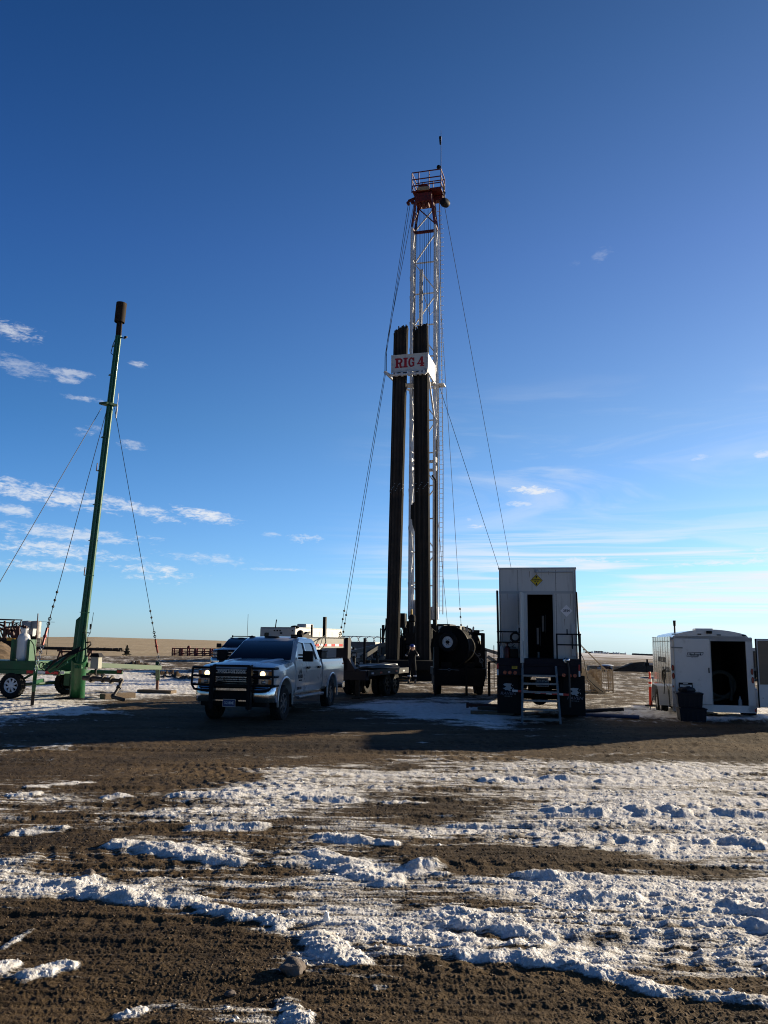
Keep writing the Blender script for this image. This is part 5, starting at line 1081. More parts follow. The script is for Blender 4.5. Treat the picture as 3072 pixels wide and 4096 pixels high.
fd.loft([[Vector((x, y, z)) for y, z in fp] for x in (-hw - .02, -hw - .27, -hw - .29)] , closed=False, caps=False); fd.prism([(y, z - .05) for y, z in fp], (-hw - .28, 0, 0), (0, 1, 0), (0, 0, 1), (1, 0, 0), .012) if False else None
fo = fd.build('fender', mat('fender_grey', (0.45, 0.46, 0.47), .4, var=.06), hm); so = fo.modifiers.new('s', 'SOLIDIFY'); so.thickness = .02
fq = [(.55 + 1.0 + .98 * math.cos(a), .30 + .52 * min(1, 1.35 * math.sin(a))) for a in [math.pi * k / 16 for k in range(17)]]
fe2 = MB().loft([[Vector((x, y, z)) for y, z in fq] for x in (hw + .02, hw + .24)], closed=False, caps=False).build('fender', MATS['fender_grey'], hm); so = fe2.modifiers.new('s', 'SOLIDIFY'); so.thickness = .02
for sg in (-1, 1):
    for y in (1.1, 2.0): w = wheel(hm, (sg * 1.19, y, .33), sg, .33, .20, rimm=TRW, spokes=8); w.rotation_euler = (0, 0, R(-90))
ch = MB(); ch.bx(-.95, -.8, .1, 5.3, .18, .3); ch.bx(.8, .95, .1, 4.2, .18, .3); ch.bar((-.85, 4.2, .24), (0, 5.6, .3), .1); ch.bar((.85, 4.2, .24), (0, 5.6, .3), .1); ch.cyl((-1.15, 1.1, .33), (1.15, 1.1, .33), .04, seg=8); ch.cyl((-1.15, 2.0, .33), (1.15, 2.0, .33), .04, seg=8); ch.bar((0, 5.3, .3), (0, 5.3, -.02), .07); ch.build('trailer_frame', UNDER, hm)
pi_ = MB().cyl((-hw, .75, 1.27), (-hw - .09, .75, 1.29), .07, seg=12); pi_.cyl((-hw, .55, 1.26), (-hw - .05, .55, 1.26), .055, seg=12); pi_.build('power_inlet', GALV, hm)
co_ = MB()
for k in range(5): co_.torus((-hw - .06 - .006 * k, .72, 1.14 - .012 * k), .13 + .012 * k, .011, (1, 0.1, 0), 20, 5)
co_.tube([(-hw - .07, .62, 1.15), (-hw - .08, .55, .9), (-hw - .10, .7, .55), (-hw - .32, 1.3, .5), (-hw - .38, 1.8, .05)], .011, 5)
pc = co_.build('power_cord', BLACKP); tag(pc, 'black power cord coiled on the side of the white cargo trailer', 'cord'); pc.location = (TX, TY, 0); pc.rotation_euler = (0, 0, TA)
hz = MB(); HOSE = mat('pale_hose', (0.16, 0.17, 0.14), .6, var=.15)
hz.torus((.48, 1.6, .86), .34, .042, (0, 1, 0), 28, 8); hz.torus((.50, 1.68, .84), .38, .042, (.15, 1, 0), 28, 8); hz.tube([(.72, 1.5, .42), (.76, 1.5, .7), (.73, 1.55, 1.1)], .042, 8); hz.tube([(.2, 1.4, .42), (.35, 1.4, .43), (.55, 1.5, .5)], .042, 8)
ho2 = hz.build('suction_hose', HOSE); tag(ho2, 'pale ribbed hose looped inside the open white cargo trailer', 'hose'); ho2.location = (TX, TY, 0); ho2.rotation_euler = (0, 0, TA)
bt = MB().lathe([(.01, .365), (.05, .365), (.052, .5), (.02, .56), (.016, .6), (.02, .61), (.01, .62)], (.71, .25, 0), (0, 0, 1), 12).build('spray_bottle', LIGHTGREY); tag(bt, 'small pale bottle standing at the open trailer door sill', 'bottle'); bt.location = (TX, TY, 0); bt.rotation_euler = (0, 0, TA)
# bins in front of the closed door
BIN = mat('bin_plastic', (0.010, 0.012, 0.020), .4, var=.15, spec=.4)
def bin_(w, d, h, lab, loc, rz):
    t = thing('storage_bin', lab, 'bin', loc, rz)
    b = MB().loft([[Vector((sx * w * k / 2, sy * d * k / 2, z)) for sx, sy in ((-1, -1), (1, -1), (1, 1), (-1, 1))] for z, k in ((0, .90), (h * .86, .985), (h * .86, 1.0), (h * .9, 1.0))]); 
    for k in range(5): b.bx(-w * .4 + k * w * .18, -w * .4 + k * w * .18 + .03, -d * .49, -d * .44, .02, h * .8)
    b.build('tub', BIN, t, bevel=.012)
    l = MB().bx(-w * .53, w * .53, -d * .53, d * .53, h * .9, h * .96); l.bx(-w * .45, w * .45, -d * .45, d * .45, h * .96, h); l.build('lid', BIN, t, bevel=.015); return t
ct_, st_ = math.cos(TA), math.sin(TA)
def tl(x, y, z): return (TX + ct_ * x - st_ * y, TY + st_ * x + ct_ * y, z)
bin_(.68, .48, .40, 'black lidded storage bin on the snow before the trailer, lower of the stack', tl(-.66, -.55, -.05), TA + R(3)); bin_(.64, .46, .38, 'black lidded storage bin with a bag on it, stacked on the lower bin', tl(-.69, -.55, .355), TA - R(4))
bg_ = MB().ball((0, 0, .03), .14, 14, 9, (1.5, 1, .55))
for i, v in enumerate(bg_.v): k = 1 + .35 * mnoise.noise(Vector(v) * 14); bg_.v[i] = (v[0] * k, v[1] * k, v[2] * k * 1.15)
b_ = bg_.build('rubbish_bag', BIN); tag(b_, 'crumpled black bag lying on top of the stacked bins', 'bag'); b_.location = tl(-.75, -.55, .755)
# traffic post
g_ = G(2604, 2824); dp_ = thing('delineator_post', 'orange traffic post with two white bands left of the white trailer', 'traffic post', (g_.x, g_.y, gz(g_.x, g_.y)))
OR = mat('safety_orange', (0.62, 0.035, 0.012), .45, var=.08)
MB().lathe([(.055, 0), (.052, .1), (.048, .72), (.046, .86), (.028, .93), (.026, .99), (.035, 1.02), (.034, 1.07), (.02, 1.09), (.001, 1.09)], (0, 0, 0), (0, 0, 1), 16).build('post', OR, dp_)
for z in (.66, .82): MB().lathe([(.0495, z - .045), (.0505, z - .045), (.0495, z + .045), (.0485, z + .045)], (0, 0, 0), (0, 0, 1), 16).build('reflective_band', REFWHITE, dp_)
MB().prism([(.2 * math.cos(2 * math.pi * k / 8), .2 * math.sin(2 * math.pi * k / 8)) for k in range(8)], (0, 0, -.01), (1, 0, 0), (0, 1, 0), (0, 0, 1), .045).build('base', RUBBER, dp_)
# things on the ground
def gp(px, py, dz=0): g = G(px, py); return Vector((g.x, g.y, gz(g.x, g.y) + dz))
RUST = mat('rusty_red_pipe', (0.10, 0.035, 0.025), .6, var=.25, dirt=DUST, damt=.3); WOOD = mat('weathered_timber', (0.16, 0.115, 0.075), .8, var=.25, scale=4, stretch=(1, 8, 8), bump=.3, bscale=20)
a, b = gp(1868, 2838, .10), gp(2080, 2842, .10); pr2 = MB().cyl(a, b, .05, seg=12); d = (b - a).normalized(); pr2.cyl(a - d * .02, a + d * .05, .085, seg=12); pr2.cyl(a + d * .10, a + d * .16, .065, seg=12)
tag(pr2.build('flanged_pipe', RUST), 'rust red flanged pipe lying on timbers left of the steps', 'pipe')
for (p, q, w, lab) in (((1882, 2856), (2056, 2860), .14, 'weathered timber on the ground left of the steps, nearer one'), ((1910, 2843), (2100, 2847), .12, 'weathered timber under the red pipe, farther one')):
    tag(MB().bar(gp(*p, .05), gp(*q, .05), w, .09).build('timber', WOOD, bevel=.01), lab, 'timber')
BLUE = mat('blue_hose', (0.015, 0.045, 0.12), .5, var=.15)
tag(MB().tube([gp(2290, 2862, .05), gp(2350, 2866, .04), gp(2420, 2869, .05), gp(2490, 2874, .04), gp(2558, 2877, .04)], .055, 10).build('layflat_hose', BLUE), 'thick blue hose lying on the ground right of the steps', 'hose')
tag(MB().tube([gp(2310, 2856, .05), gp(2400, 2856, .06), gp(2496, 2860, .04)], .05, 10).build('layflat_hose', mat('dark_hose', (0.012, 0.014, 0.02), .5)), 'short black hose behind the blue one right of the steps', 'hose')
for p, q in (((1336, 2684), (1, 1)),): pass
# ------------------------------------------------------------------ gooseneck flatbed behind the pickup
GN_GREY = mat('gooseneck_grey', (0.17, 0.175, 0.17), .5, var=.12, dirt=DUST, damt=.2)
gb0 = Vector((-2.45, 25.3, 0)); gd = Vector((.36, .933, 0)).normalized(); ga = math.atan2(gd.y, gd.x)
gt = thing('gooseneck_trailer', 'dark flatbed gooseneck trailer with striped grey neck hitched behind the white pickup', 'trailer', gb0, ga)     # local x runs back along the trailer
nk = MB(); nk.bx(-.35, 2.95, -.11, .11, 1.70, 2.02); nk.bar((0, 0, 1.72), (0, 0, 1.15), .12); nk.build('neck_beam', GN_GREY, gt, bevel=.01)
ns = MB(); ns.bx(-.36, 3.0, -.13, .13, 2.02, 2.06); ns.bx(2.95, 3.22, -.22, .22, .95, 2.06); ns.loft([[Vector((x, y, z)) for x, y in ((2.95, -w_), (3.22, -w_), (3.22, w_), (2.95, w_))] for z, w_ in ((.90, .55), (1.35, .24))]); ns.bx(2.96, 3.24, -.9, .9, .62, .95); ns.build('riser', NAVY, gt, bevel=.01)
for k in range(8): MB().bx(.25 + k * .31, .25 + (k + 1) * .31, -.118, -.112, 1.76, 1.84).build('reflective_strip', REFRED if k % 2 else REFWHITE, gt)
lg_ = MB()
for y in (-.55, .55): lg_.bx(3.02, 3.16, y - .07, y + .07, .1, 1.0); lg_.bx(2.94, 3.24, y - .15, y + .15, -.02, .04)
lg_.build('landing_gear', BLACK, gt)
dkb = MB(); dkb.bx(3.1, 7.3, -.9, .9, .84, .95); dkb.bx(3.1, 7.2, -.45, -.3, .6, .84); dkb.bx(3.1, 7.2, .3, .45, .6, .84); dkb.bx(3.1, 7.3, -.93, -.9, .76, .96); dkb.build('deck', RIGDARK, gt)
for k in range(5): MB().bx(3.4 + k * .8, 3.62 + k * .8, -.938, -.931, .82, .88).build('reflective_strip', REFRED if k % 2 else REFWHITE, gt)
for x in (5.3, 6.15):
    for y in (-.72, -.42, .42, .72): wheel(gt, (x, y, .4), -1 if y < 0 else 1, .4, .22, rimm=BLACK)
po = MB(); po.bar((1.5, .0, 2.06), (1.5, .0, 2.72), .09, .10); po.bar((.75, .1, 2.06), (.75, .1, 2.45), .05); po.build('stake_post', BLACK, gt)
tw_ = MB(); tw_.bx(-.5, .1, -.2, .2, 2.02, 2.12); tw_.ball((-.45, -.1, 2.14), .12, 8, 6); tw_.ball((.35, .1, 2.12), .10, 8, 6); tw_.bar((0, 0, 2.1), (.4, 0, 2.2), .05); tw_.build('hitch_coupler', BLACK, gt)
hs_ = MB().tube([(1.2, -.15, 2.1), (.6, -.2, 1.95), (.35, -.2, 1.70), (.1, -.2, 1.52)], .018, 6).tube([(1.2, -.15, 2.1), (1.15, -.22, 1.9), (.9, -.22, 1.7), (.6, -.2, 1.6), (.2, -.2, 1.45)], .018, 6); hs_.build('brake_cable', BLACKP, gt)
# load on the flatbed
def dk(x, y, z): v = gd * x + Vector((-gd.y, gd.x, 0)) * y; return Vector((gb0.x + v.x, gb0.y + v.y, z))
tag(MB().cyl(dk(3.5, -.4, 1.06), dk(7.1, -.5, 1.06), .05, seg=10).build('pipe', GALV), 'bright pipe lying along the right edge of the dark flatbed', 'pipe')
tp = MB().loft([[dk(x, -.2 - .6 * k, .955 + .16 * math.sin(math.pi * (j + .5) / 6)) for j, k in enumerate([-.9, -.6, -.2, .2, .6, .9])] for x in (4.0, 4.6, 5.4, 6.2, 6.8)], smooth=True, closed=False, caps=False)
for i, v in enumerate(tp.v): tp.v[i] = (v[0], v[1], v[2] + .05 * mnoise.noise(Vector(v) * 3))
tag(tp.build('tarpaulin', BLACKP), 'dark rumpled tarpaulin lying on the flatbed deck', 'tarpaulin')
# red pipe-ramp frame leaning up to the rig floor
STEELG = mat('weathered_grey_steel', (0.11, 0.115, 0.11), .55, metal=.2, var=.2, dirt=(0.1, .07, .05), damt=.3)
def frame(lab, pts, w):
    a0 = P(*pts[0][0]); t = thing('steel_ramp_frame', lab, 'steel frame', (a0.x, a0.y, 0), 0, 'steel outrigger frames beside the mast')
    for p, q in pts:
        A = P(*p); B = P(*q); o = Vector((a0.x, a0.y, 0)); MB().bar(A - o, B - o, w).build('beam', STEELG, t)
    return t
frame('grey braced steel frame sloping up to the left-hand pipe rack', [((1398, 2612, 41.5), (1540, 2577, 42.5)), ((1446, 2630, 41.5), (1516, 2586, 42.3)), ((1490, 2656, 41.5), (1540, 2622, 42.5)), ((1516, 2584, 42.3), (1516, 2622, 42.3)), ((1400, 2640, 41.5), (1540, 2640, 42.5)), ((1402, 2612, 41.5), (1402, 2716, 41.5)), ((1536, 2578, 42.5), (1536, 2712, 42.5))], .20)
frame('grey braced steel frame between the black reel trailer and the truck box', [((1936, 2597, 41), (2010, 2619, 41)), ((1950, 2626, 41), (2008, 2665, 41)), ((1940, 2600, 41), (1940, 2716, 41)), ((2004, 2618, 41), (2004, 2716, 41))], .16)
pt = P(1457, 2645, 36); tag(MB().bar((pt.x, pt.y, -.05), (pt.x, pt.y, P(1457, 2552, 36).z), .10).build('steel_post', BLACK), 'slim black upright post beside the left-hand ramp frame', 'post')
# small machinery on the ground left of the rack
pb = P(1457, 2650, 38); vb = thing('valve_skid', 'low jumble of dark valves and pipe ends behind the flatbed', 'valve skid', (pb.x - .2, 38, 0))
v1 = MB()
for k in range(7): x = -1.0 + k * .36; v1.cyl((x, 0, 0), (x, 0, .85 + .2 * (k % 3)), .07, seg=8); v1.torus((x, -.02, .9 + .2 * (k % 3)), .13, .02, (0, 1, 0), 12, 5)
v1.cyl((-1.2, 0, .62), (1.4, 0, .62), .09, seg=8); v1.build('valve_row', BLACK, vb); MB().bx(-1.3, 1.5, -.3, .3, .05, .45).build('skid_base', RIGDARK, vb)
# ------------------------------------------------------------------ black reel trailer
rx, ry = 2.91, 30.6
re = thing('reel_trailer', 'black round-ended reel trailer with white spare wheel on its end', 'reel trailer', (rx, ry, 0), 0)
DK = mat('black_machine_paint', (0.007, 0.007, 0.008), .62, var=.25, dirt=(0.03, 0.026, 0.022), damt=.2, dscale=3.5)
cd_ = Vector((-.385, -.15, 1.76)); ax = Vector((.50, .866, 0))
dm = MB().lathe([(.001, 0), (.70, 0), (.745, .03), (.76, .08), (.76, 1.15), (.745, 1.2), (.001, 1.2)], cd_, ax, 48); dm.build('drum', mat('drum_black', (0.005, 0.005, 0.005), .8, var=.3), re)
rm_ = MB().lathe([(.755, .0), (.80, .0), (.80, .06), (.755, .06)], cd_, ax, 48); rm_.lathe([(.755, 1.1), (.80, 1.1), (.80, 1.16), (.755, 1.16)], cd_, ax, 48); rm_.build('drum_rim', DK, re)
cp_ = cd_ - ax * .10 + Vector((0, 0, .19))
spt = bpy.data.objects.new('spare_wheel', None); COL.objects.link(spt); spt.parent = re; spt.location = cp_; spt.rotation_euler = (0, 0, math.atan2(ax.y, ax.x) - R(90))
MB().lathe([(.22, -.08), (.33, -.09), (.37, -.06), (.37, .06), (.33, .09), (.22, .08)], (0, 0, 0), (0, 1, 0), 28).build('tyre', RUBBER, spt)
rmw = MB().lathe([(.225, -.06), (.205, -.075), (.18, -.03), (.14, -.03), (.12, -.075), (.085, -.08), (.085, -.04), (.001, -.04)], (0, 0, 0), (0, 1, 0), 28); rmw.build('rim', REFWHITE, spt)
hbm = MB().cyl((0, -.03, 0), (0, -.095, 0), .065, seg=10)
for k in range(6): a = R(60 * k); hbm.cyl((.105 * math.cos(a), -.07, .105 * math.sin(a)), (.105 * math.cos(a), -.088, .105 * math.sin(a)), .012, seg=8)
hbm.build('hub', BLACK, spt)
tb_ = MB(); tb_.loft([[Vector((x, y, z)) for x, z in ((-.80, 2.28), (-.74, 2.45), (-.62, 2.56), (.0, 2.56), (.0, 2.28))] for y in (-.2, .5)]); tb_.bx(.0, .17, -.05, .6, 2.28, 2.54); tb_.build('engine_cover', DK, re, bevel=.02)
sk_ = mat('painted_lit_side', (0.16, 0.17, 0.17), .5, var=.1); MB().loft([[Vector((0.004, -.2, z)), Vector((.19, .05, z)), Vector((.185, .06, z)), Vector((0.0, -.19, z))] for z in (2.30, 2.555)]).build('lit_cover_side', sk_, re)  # lighter plate on the right face: its sunlit tone put into the colour
fm = MB()
for x in (.20, .52, .96): fm.bar((x, .35, .5), (x, .35, 2.38 if x < .9 else 2.30), .09)
fm.bx(.16, .60, .3, .4, 1.5, 2.28); fm.bx(.60, .74, .3, .4, 1.1, 2.30); fm.bx(.86, 1.0, .28, .42, .8, 2.30); fm.bx(.56, .80, .3, .42, 2.24, 2.42); fm.bar((.2, .35, 2.28), (.96, .35, 2.26), .10); fm.bar((.2, .35, 1.4), (.96, .35, 1.4), .12); fm.bar((.2, .35, .95), (1.0, .35, .95), .2); fm.bx(.60, .9, .25, .45, .9, 1.65); fm.bx(.2, .62, .3, .38, 1.0, 1.5); fm.bar((.78, .3, 2.38), (.95, .25, 2.40), .03)
fm.bx(.3, .9, .5, .9, .95, 2.0); fm.bx(.15, .5, .4, .5, 1.3, 2.1); fm.bx(-.95, -.55, .1, .5, 1.0, 2.1); fm.build('side_frame', DK, re)
for x, z, a in ((.30, 2.48, .1), (.53, 2.44, .25)): MB().prism([(-.02, -.10), (.03, -.10), (.04 + a * .1, .06), (.025, .12), (-.01, .06)], (x, .2, z), (1, 0, 0), (0, 0, 1), (0, 1, 0), .02).build('exhaust_flap', TRIM, re)
gg = MB().box((.30, .3, 2.36), (.10, .05, .16)); gg.box((.42, .3, 2.35), (.04, .04, .12)); gg.build('gauge', LIGHTGREY, re)
ch2 = MB(); ch2.bx(-1.0, .95, -.35, 1.6, .72, 1.0); ch2.bx(-.95, .9, -.3, 1.5, .35, .72); ch2.bx(-.98, -.80, -.45, .3, .95, 1.75); ch2.bx(-.7, .55, -.2, .9, .95, 1.2)
ch2.build('chassis', DK, re)
for x in (-.93, .22, 1.06): MB().bar((x, -.42, .0), (x, -.42, 1.1 if x < 1 else 1.25), .085).build('jack_leg', DK, re)
gx = MB(); gx.bar((1.06, -.42, 1.24), (1.55, -.3, 1.26), .05); gx.bar((1.26, -.3, .30), (1.26, -.3, 1.85), .025); gx.bar((1.0, -.4, .33), (1.26, -.3, .33), .025); gx.build('side_gate', BLACK, re)
for x in (-.78, .80):
    for y in (.5, 1.3): w = wheel(re, (x, y, .36), -1 if x < 0 else 1, .36, .24, rimm=BLACK); w.rotation_euler = (0, 0, R(-90))
br_ = MB().bar((-.85, -.44, .955), (-.47, -.44, .945), .018); br_.bar((-.35, -.44, .945), (-.05, -.44, .93), .018); br_.torus((-.425, -.45, .945), .045, .014, (0, 1, 0), 14, 6); br_.build('drawbar_eye', GALV, re)
rp3 = MB().tube([(.42, -.1, 1.75), (.62, -.2, 1.5), (.72, -.2, 1.38), (.80, -.2, 1.25), (.86, -.2, 1.05)], .014, 5); rp3.torus((.40, -.12, 1.74), .035, .016, (0, 1, 0), 12, 6); rp3.torus((.72, -.2, 1.5), .05, .016, (.2, 1, .3), 12, 5); rp3.torus((.80, -.2, 1.28), .07, .016, (.4, 1, .1), 12, 5); rp3.build('tie_rope', GALV, re)
dcl = MB()
for x, z, w_, h_ in ((-.02, 1.62, .10, .22), (.10, 1.72, .09, .26)): 
    p = cd_ + Vector((x + .44, 0, z - 1.76)); dcl.box(p - ax * .004 + Vector((-.0, 0, 0)), (w_, .006, h_), Matrix.Rotation(math.atan2(ax.y, ax.x) - R(90), 3, 'Z'))
dcl.build('worn_decal', mat('worn_grey', (0.055, 0.055, 0.065), .6, var=.3), re)
# ------------------------------------------------------------------ tan stairs and basket right of the truck box
st = thing('steel_stairs', 'tan steel stairway sloping down to the right beside the truck box', 'stairs', (G(2420, 2776).x, G(2420, 2776).y, 0))
so_ = Vector(st.location)
def sp_(px, py, y): return P(px, py, y) - so_
y0_ = so_.y
for dy, (a, b) in ((0, ((2322, 2676), (2416, 2776))), (1.0, ((2352, 2684), (2404, 2740)))): MB().bar(sp_(*a, y0_ + dy), sp_(*b, y0_ + dy), .06, .24).build('stringer', TAN, st)
for k in range(7):
    t = k / 7; px = 2330 + 84 * t; py = 2676 + 90 * t; p = sp_(px, py, y0_); MB().bx(p.x - .12, p.x + .14, .04, .96, p.z - .02, p.z + .02).build('tread', TAN, st)
hr = MB().bar(sp_(2322, 2580, y0_), sp_(2406, 2664, y0_), .04); hr.bar(sp_(2406, 2664, y0_), sp_(2424, 2680, y0_), .05); hr.bar(sp_(2408, 2666, y0_), sp_(2403, 2752, y0_), .04); hr.build('handrail', TAN, st)
rp4 = MB().tube([sp_(2322, 2612, y0_ - .15), sp_(2336, 2640, y0_ - .15), sp_(2342, 2676, y0_ - .15), sp_(2352, 2715, y0_ - .15), sp_(2382, 2745, y0_ - .15), sp_(2412, 2768, y0_ - .15)], .016, 5).build('cable', BLACKP); rp4.location = so_; tag(rp4, 'thin black cable draped down the tan stairs', 'cable')
bk_ = thing('wire_basket', 'square wire mesh basket standing behind the foot of the tan stairs', 'basket', (P(2408, 2765, 33.5).x, 33.5, 0)); wb = MB()
w2, h2, d2 = .36, .92, .34
for k in range(9): 
    x = -w2 + 2 * w2 * k / 8; y = -d2 + 2 * d2 * k / 8
    for s in (-1, 1): wb.bar((x, s * d2, .12), (x, s * d2, h2), .012); wb.bar((s * w2, y, .12), (s * w2, y, h2), .012)
for k in range(8):
    z = .12 + (h2 - .12) * k / 7
    for s in (-1, 1): wb.bar((-w2, s * d2, z), (w2, s * d2, z), .012); wb.bar((s * w2, -d2, z), (s * w2, d2, z), .012)
wb.build('mesh', TAN, bk_); bf = MB()
for sx in (-1, 1):
    for sy in (-1, 1): bf.bar((sx * w2, sy * d2, -.02), (sx * w2, sy * d2, h2 + .02), .05)
bf.bx(-w2, w2, -d2, d2, .08, .12); bf.build('frame', TAN, bk_)
bk2 = copy_tree(bk_); bk2.location = (P(2362, 2755, 33.2).x, 33.2, -.05); bk2['label'] = 'wire mesh basket mostly hidden behind the tan stair stringer'; bk_['group'] = bk2['group'] = 'wire baskets by the tan stairs'
# ------------------------------------------------------------------ the worker
SKIN = mat('skin', (0.42, 0.24, 0.17), .5, var=.1); COVER = mat('dark_coverall', (0.012, 0.012, 0.015), .85, var=.3, bump=.4, bscale=18); BOOT = mat('work_boot', (0.14, 0.085, 0.05), .7, var=.25); HATBLUE = mat('hard_hat_blue', (0.02, 0.04, 0.24), .3, var=.05, coat=.4)
pe = thing('person', 'person in dark coverall and blue hard hat standing with both hands at the face', 'person', (1.44, 39.0, gz(1.44, 39.0)), R(-4))
def skin_mesh(name, chains, m, parent, sub=2):
    vs, es, rs = [], [], []; idx = {}
    for ch_ in chains:
        prev = None
        for p, r in ch_:
            k = tuple(round(c, 4) for c in p)
            if k not in idx: idx[k] = len(vs); vs.append(p); rs.append(r)
            i = idx[k]
            if prev is not None and prev != i: es.append((prev, i))
            prev = i
    me = bpy.data.meshes.new(name); me.from_pydata(vs, es, []); o = bpy.data.objects.new(name, me); COL.objects.link(o)
    md = o.modifiers.new('skin', 'SKIN'); me.skin_vertices[0].data[0].use_root = True
    for i, r in enumerate(rs): me.skin_vertices[0].data[i].radius = r if isinstance(r, tuple) else (r, r)
    s_ = o.modifiers.new('sub', 'SUBSURF'); s_.levels = s_.render_levels = sub
    me.materials.append(m); o.parent = parent
    bpy.context.view_layer.update(); dg = bpy.context.evaluated_depsgraph_get(); m2 = bpy.data.meshes.new_from_object(o.evaluated_get(dg)); o.modifiers.clear(); o.data = m2
    for p in m2.polygons: p.use_smooth = True
    return o
# facing the camera (-y); hands raised to the glasses
L_ = lambda s: [((0, 0, 1.0), (.17, .12)), ((s * .10, 0, .92), (.105, .105)), ((s * .135, -.02, .50), .082), ((s * .15, .01, .16), .068), ((s * .155, .0, .10), .060)]
Ar = lambda s: [((0, 0, 1.40), (.17, .11)), ((s * .19, 0, 1.42), .075), ((s * .31, -.12, 1.20), .062), ((s * .20, -.26, 1.40), .050), ((s * .125, -.235, 1.535), .042)]
bodyc = [[((0, 0, 1.0), (.17, .12)), ((0, 0, 1.18), (.165, .115)), ((0, 0, 1.40), (.17, .11)), ((0, -.01, 1.50), .065), ((0, -.015, 1.55), .055)], L_(1), L_(-1), Ar(1), Ar(-1)]
skin_mesh('body', bodyc, COVER, pe)
hd = MB().ball((0, -.02, 1.665), .098, 16, 12, (.82, 1.0, 1.22)); hd.ball((0, -.118, 1.655), .020, 8, 6, (.8, 1, 1.5)); hd.ball((0, -.09, 1.575), .045, 8, 6, (1, .8, .6))
for s in (-1, 1): hd.ball((s * .083, -.01, 1.66), .025, 8, 6, (.4, .8, 1.2))
hd.cyl((0, -.012, 1.50), (0, -.015, 1.6), .055, seg=12); ho_ = hd.build('head', SKIN, pe)
mth_ = MB().box((0, -.116, 1.60), (.045, .008, .009)).build('mouth', mat('lips', (0.22, 0.09, 0.07), .5), ho_)
gls = MB()
for s in (-1, 1): gls.box((s * .036, -.112, 1.683), (.058, .014, .034))
gls.box((0, -.114, 1.688), (.02, .008, .01)); gls.build('glasses', DARKGLASS, pe)
ht = MB().lathe([(.001, 1.815), (.05, 1.81), (.09, 1.785), (.115, 1.74), (.122, 1.70), (.140, 1.695), (.140, 1.688), (.118, 1.69)], (0, -.015, 0), (0, 0, 1), 24); ht.loft([[Vector((x, -.12 - .075 * (1 - (x / .11) ** 2), 1.70 - .006)) for x in (-.11, -.06, 0, .06, .11)] + [Vector((x, -.10, 1.712)) for x in (.11, .06, 0, -.06, -.11)]], caps=True); ht.bx(-.012, .012, -.10, .08, 1.795, 1.822); ht.build('hard_hat', HATBLUE, pe)
for s in (-1, 1):
    ha = [[((s * .125, -.235, 1.535), (.030, .030)), ((s * .105, -.21, 1.60), (.040, .024)), ((s * .098, -.20, 1.635), (.038, .02))]]
    for j, (fx, ln) in enumerate(((-.028, .062), (-.009, .072), (.011, .067), (.030, .052))):
        b = Vector((s * .098 + fx, -.20, 1.635)); ha.append([(tuple(Vector((s * .098, -.20, 1.635))), (.038, .02)), (tuple(b + Vector((0, -.004, .018))), .0095), (tuple(b + Vector((-s * .004, -.014, .018 + ln * .55))), .009), (tuple(b + Vector((-s * .010, -.006, .018 + ln))), .0075)])
    ha.append([((s * .105, -.21, 1.60), (.040, .024)), ((s * .072, -.205, 1.615), .011), ((s * .052, -.185, 1.645), .009)])
    skin_mesh('hand', ha, SKIN, pe, 1)
    MB().lathe([(.056, -.028), (.062, -.028), (.061, .028), (.055, .028)], (s * .252, -.192, 1.302), (s * -.11, -.14, .2), 16).build('arm_band', REFWHITE, pe)
    MB().lathe([(.073, -.03), (.080, -.03), (.079, .03), (.072, .03)], (s * .144, 0.0, .32), (0, 0, 1), 16).build('leg_band', REFWHITE, pe)
    bt_ = MB().loft([[Vector((s * .155 + x, y, z)) for x, y in ((-.045, .10), (-.05, -.05), (-.042, -.15), (0, -.19), (.042, -.15), (.05, -.05), (.045, .10))] for z in (-.01, .035)] + [[Vector((s * .155 + x * .92, y * .9, .08)) for x, y in ((-.045, .09), (-.05, -.03), (-.04, -.11), (0, -.14), (.04, -.11), (.05, -.03), (.045, .09))]] + [[Vector((s * .155 + x, y, .15)) for x, y in ((-.05, .06), (-.055, 0), (-.04, -.06), (0, -.07), (.04, -.06), (.055, 0), (.05, .06))]], smooth=True); bt_.build('boot', BOOT, pe)
# ------------------------------------------------------------------ green flare stack on its trailer
GREEN = mat('green_paint', (0.006, 0.085, 0.030), .45, var=.2, coat=.1, dirt=(0.03, 0.06, 0.032), damt=.2, dscale=2.2)
GREENL = mat('pale_green_paint', (0.012, 0.058, 0.020), .55, var=.15, dirt=(0.05, 0.06, 0.035), damt=.2)
SOOT = mat('sooty_steel', (0.020, 0.013, 0.010), .8, var=.4, scale=6, dirt=(0.07, 0.045, 0.032), damt=.3, dscale=5)
FA = R(-10); FO = Vector((G(308, 2792).x, G(308, 2792).y, 0)); FX = Vector((math.cos(FA), math.sin(FA), 0)); FY = Vector((-math.sin(FA), math.cos(FA), 0))
fs = thing('flare_stack_trailer', 'green trailer carrying a tall leaning green stack with sooty burner tip', 'flare stack', FO, FA)
def fl_(v): v = Vector(v) - FO; return Vector((v.dot(FX), v.dot(FY), v.z))
base = fl_(G(308, 2792, 0)); shoulder = fl_(P(317, 2634, 25.4)); tip = fl_(P(483.5, 1213, 25.4)); neck = fl_(P(478, 1288, 25.4)); grn = fl_(P(474, 1343, 25.4)); base.z = 0
ax_ = (tip - shoulder).normalized()
MB().cyl(base, shoulder, .235, .225, seg=24).build('stack_base', GREEN, fs)
MB().bar(base + Vector((-.12, -.22, .25)), base + Vector((-.10, -.22, .85)), .045, .012).build('pale_stripe', mat('pale_stripe_paint', (0.18, 0.27, 0.20), .5), fs)  # pale strip on the left front of the stack base
MB().prism([(-.5, -.5), (.5, -.5), (.5, .5), (-.5, .5)], (base.x, base.y, -.03), (1, 0, 0), (0, 1, 0), (0, 0, 1), .05).build('base_plate', BLACK, fs)
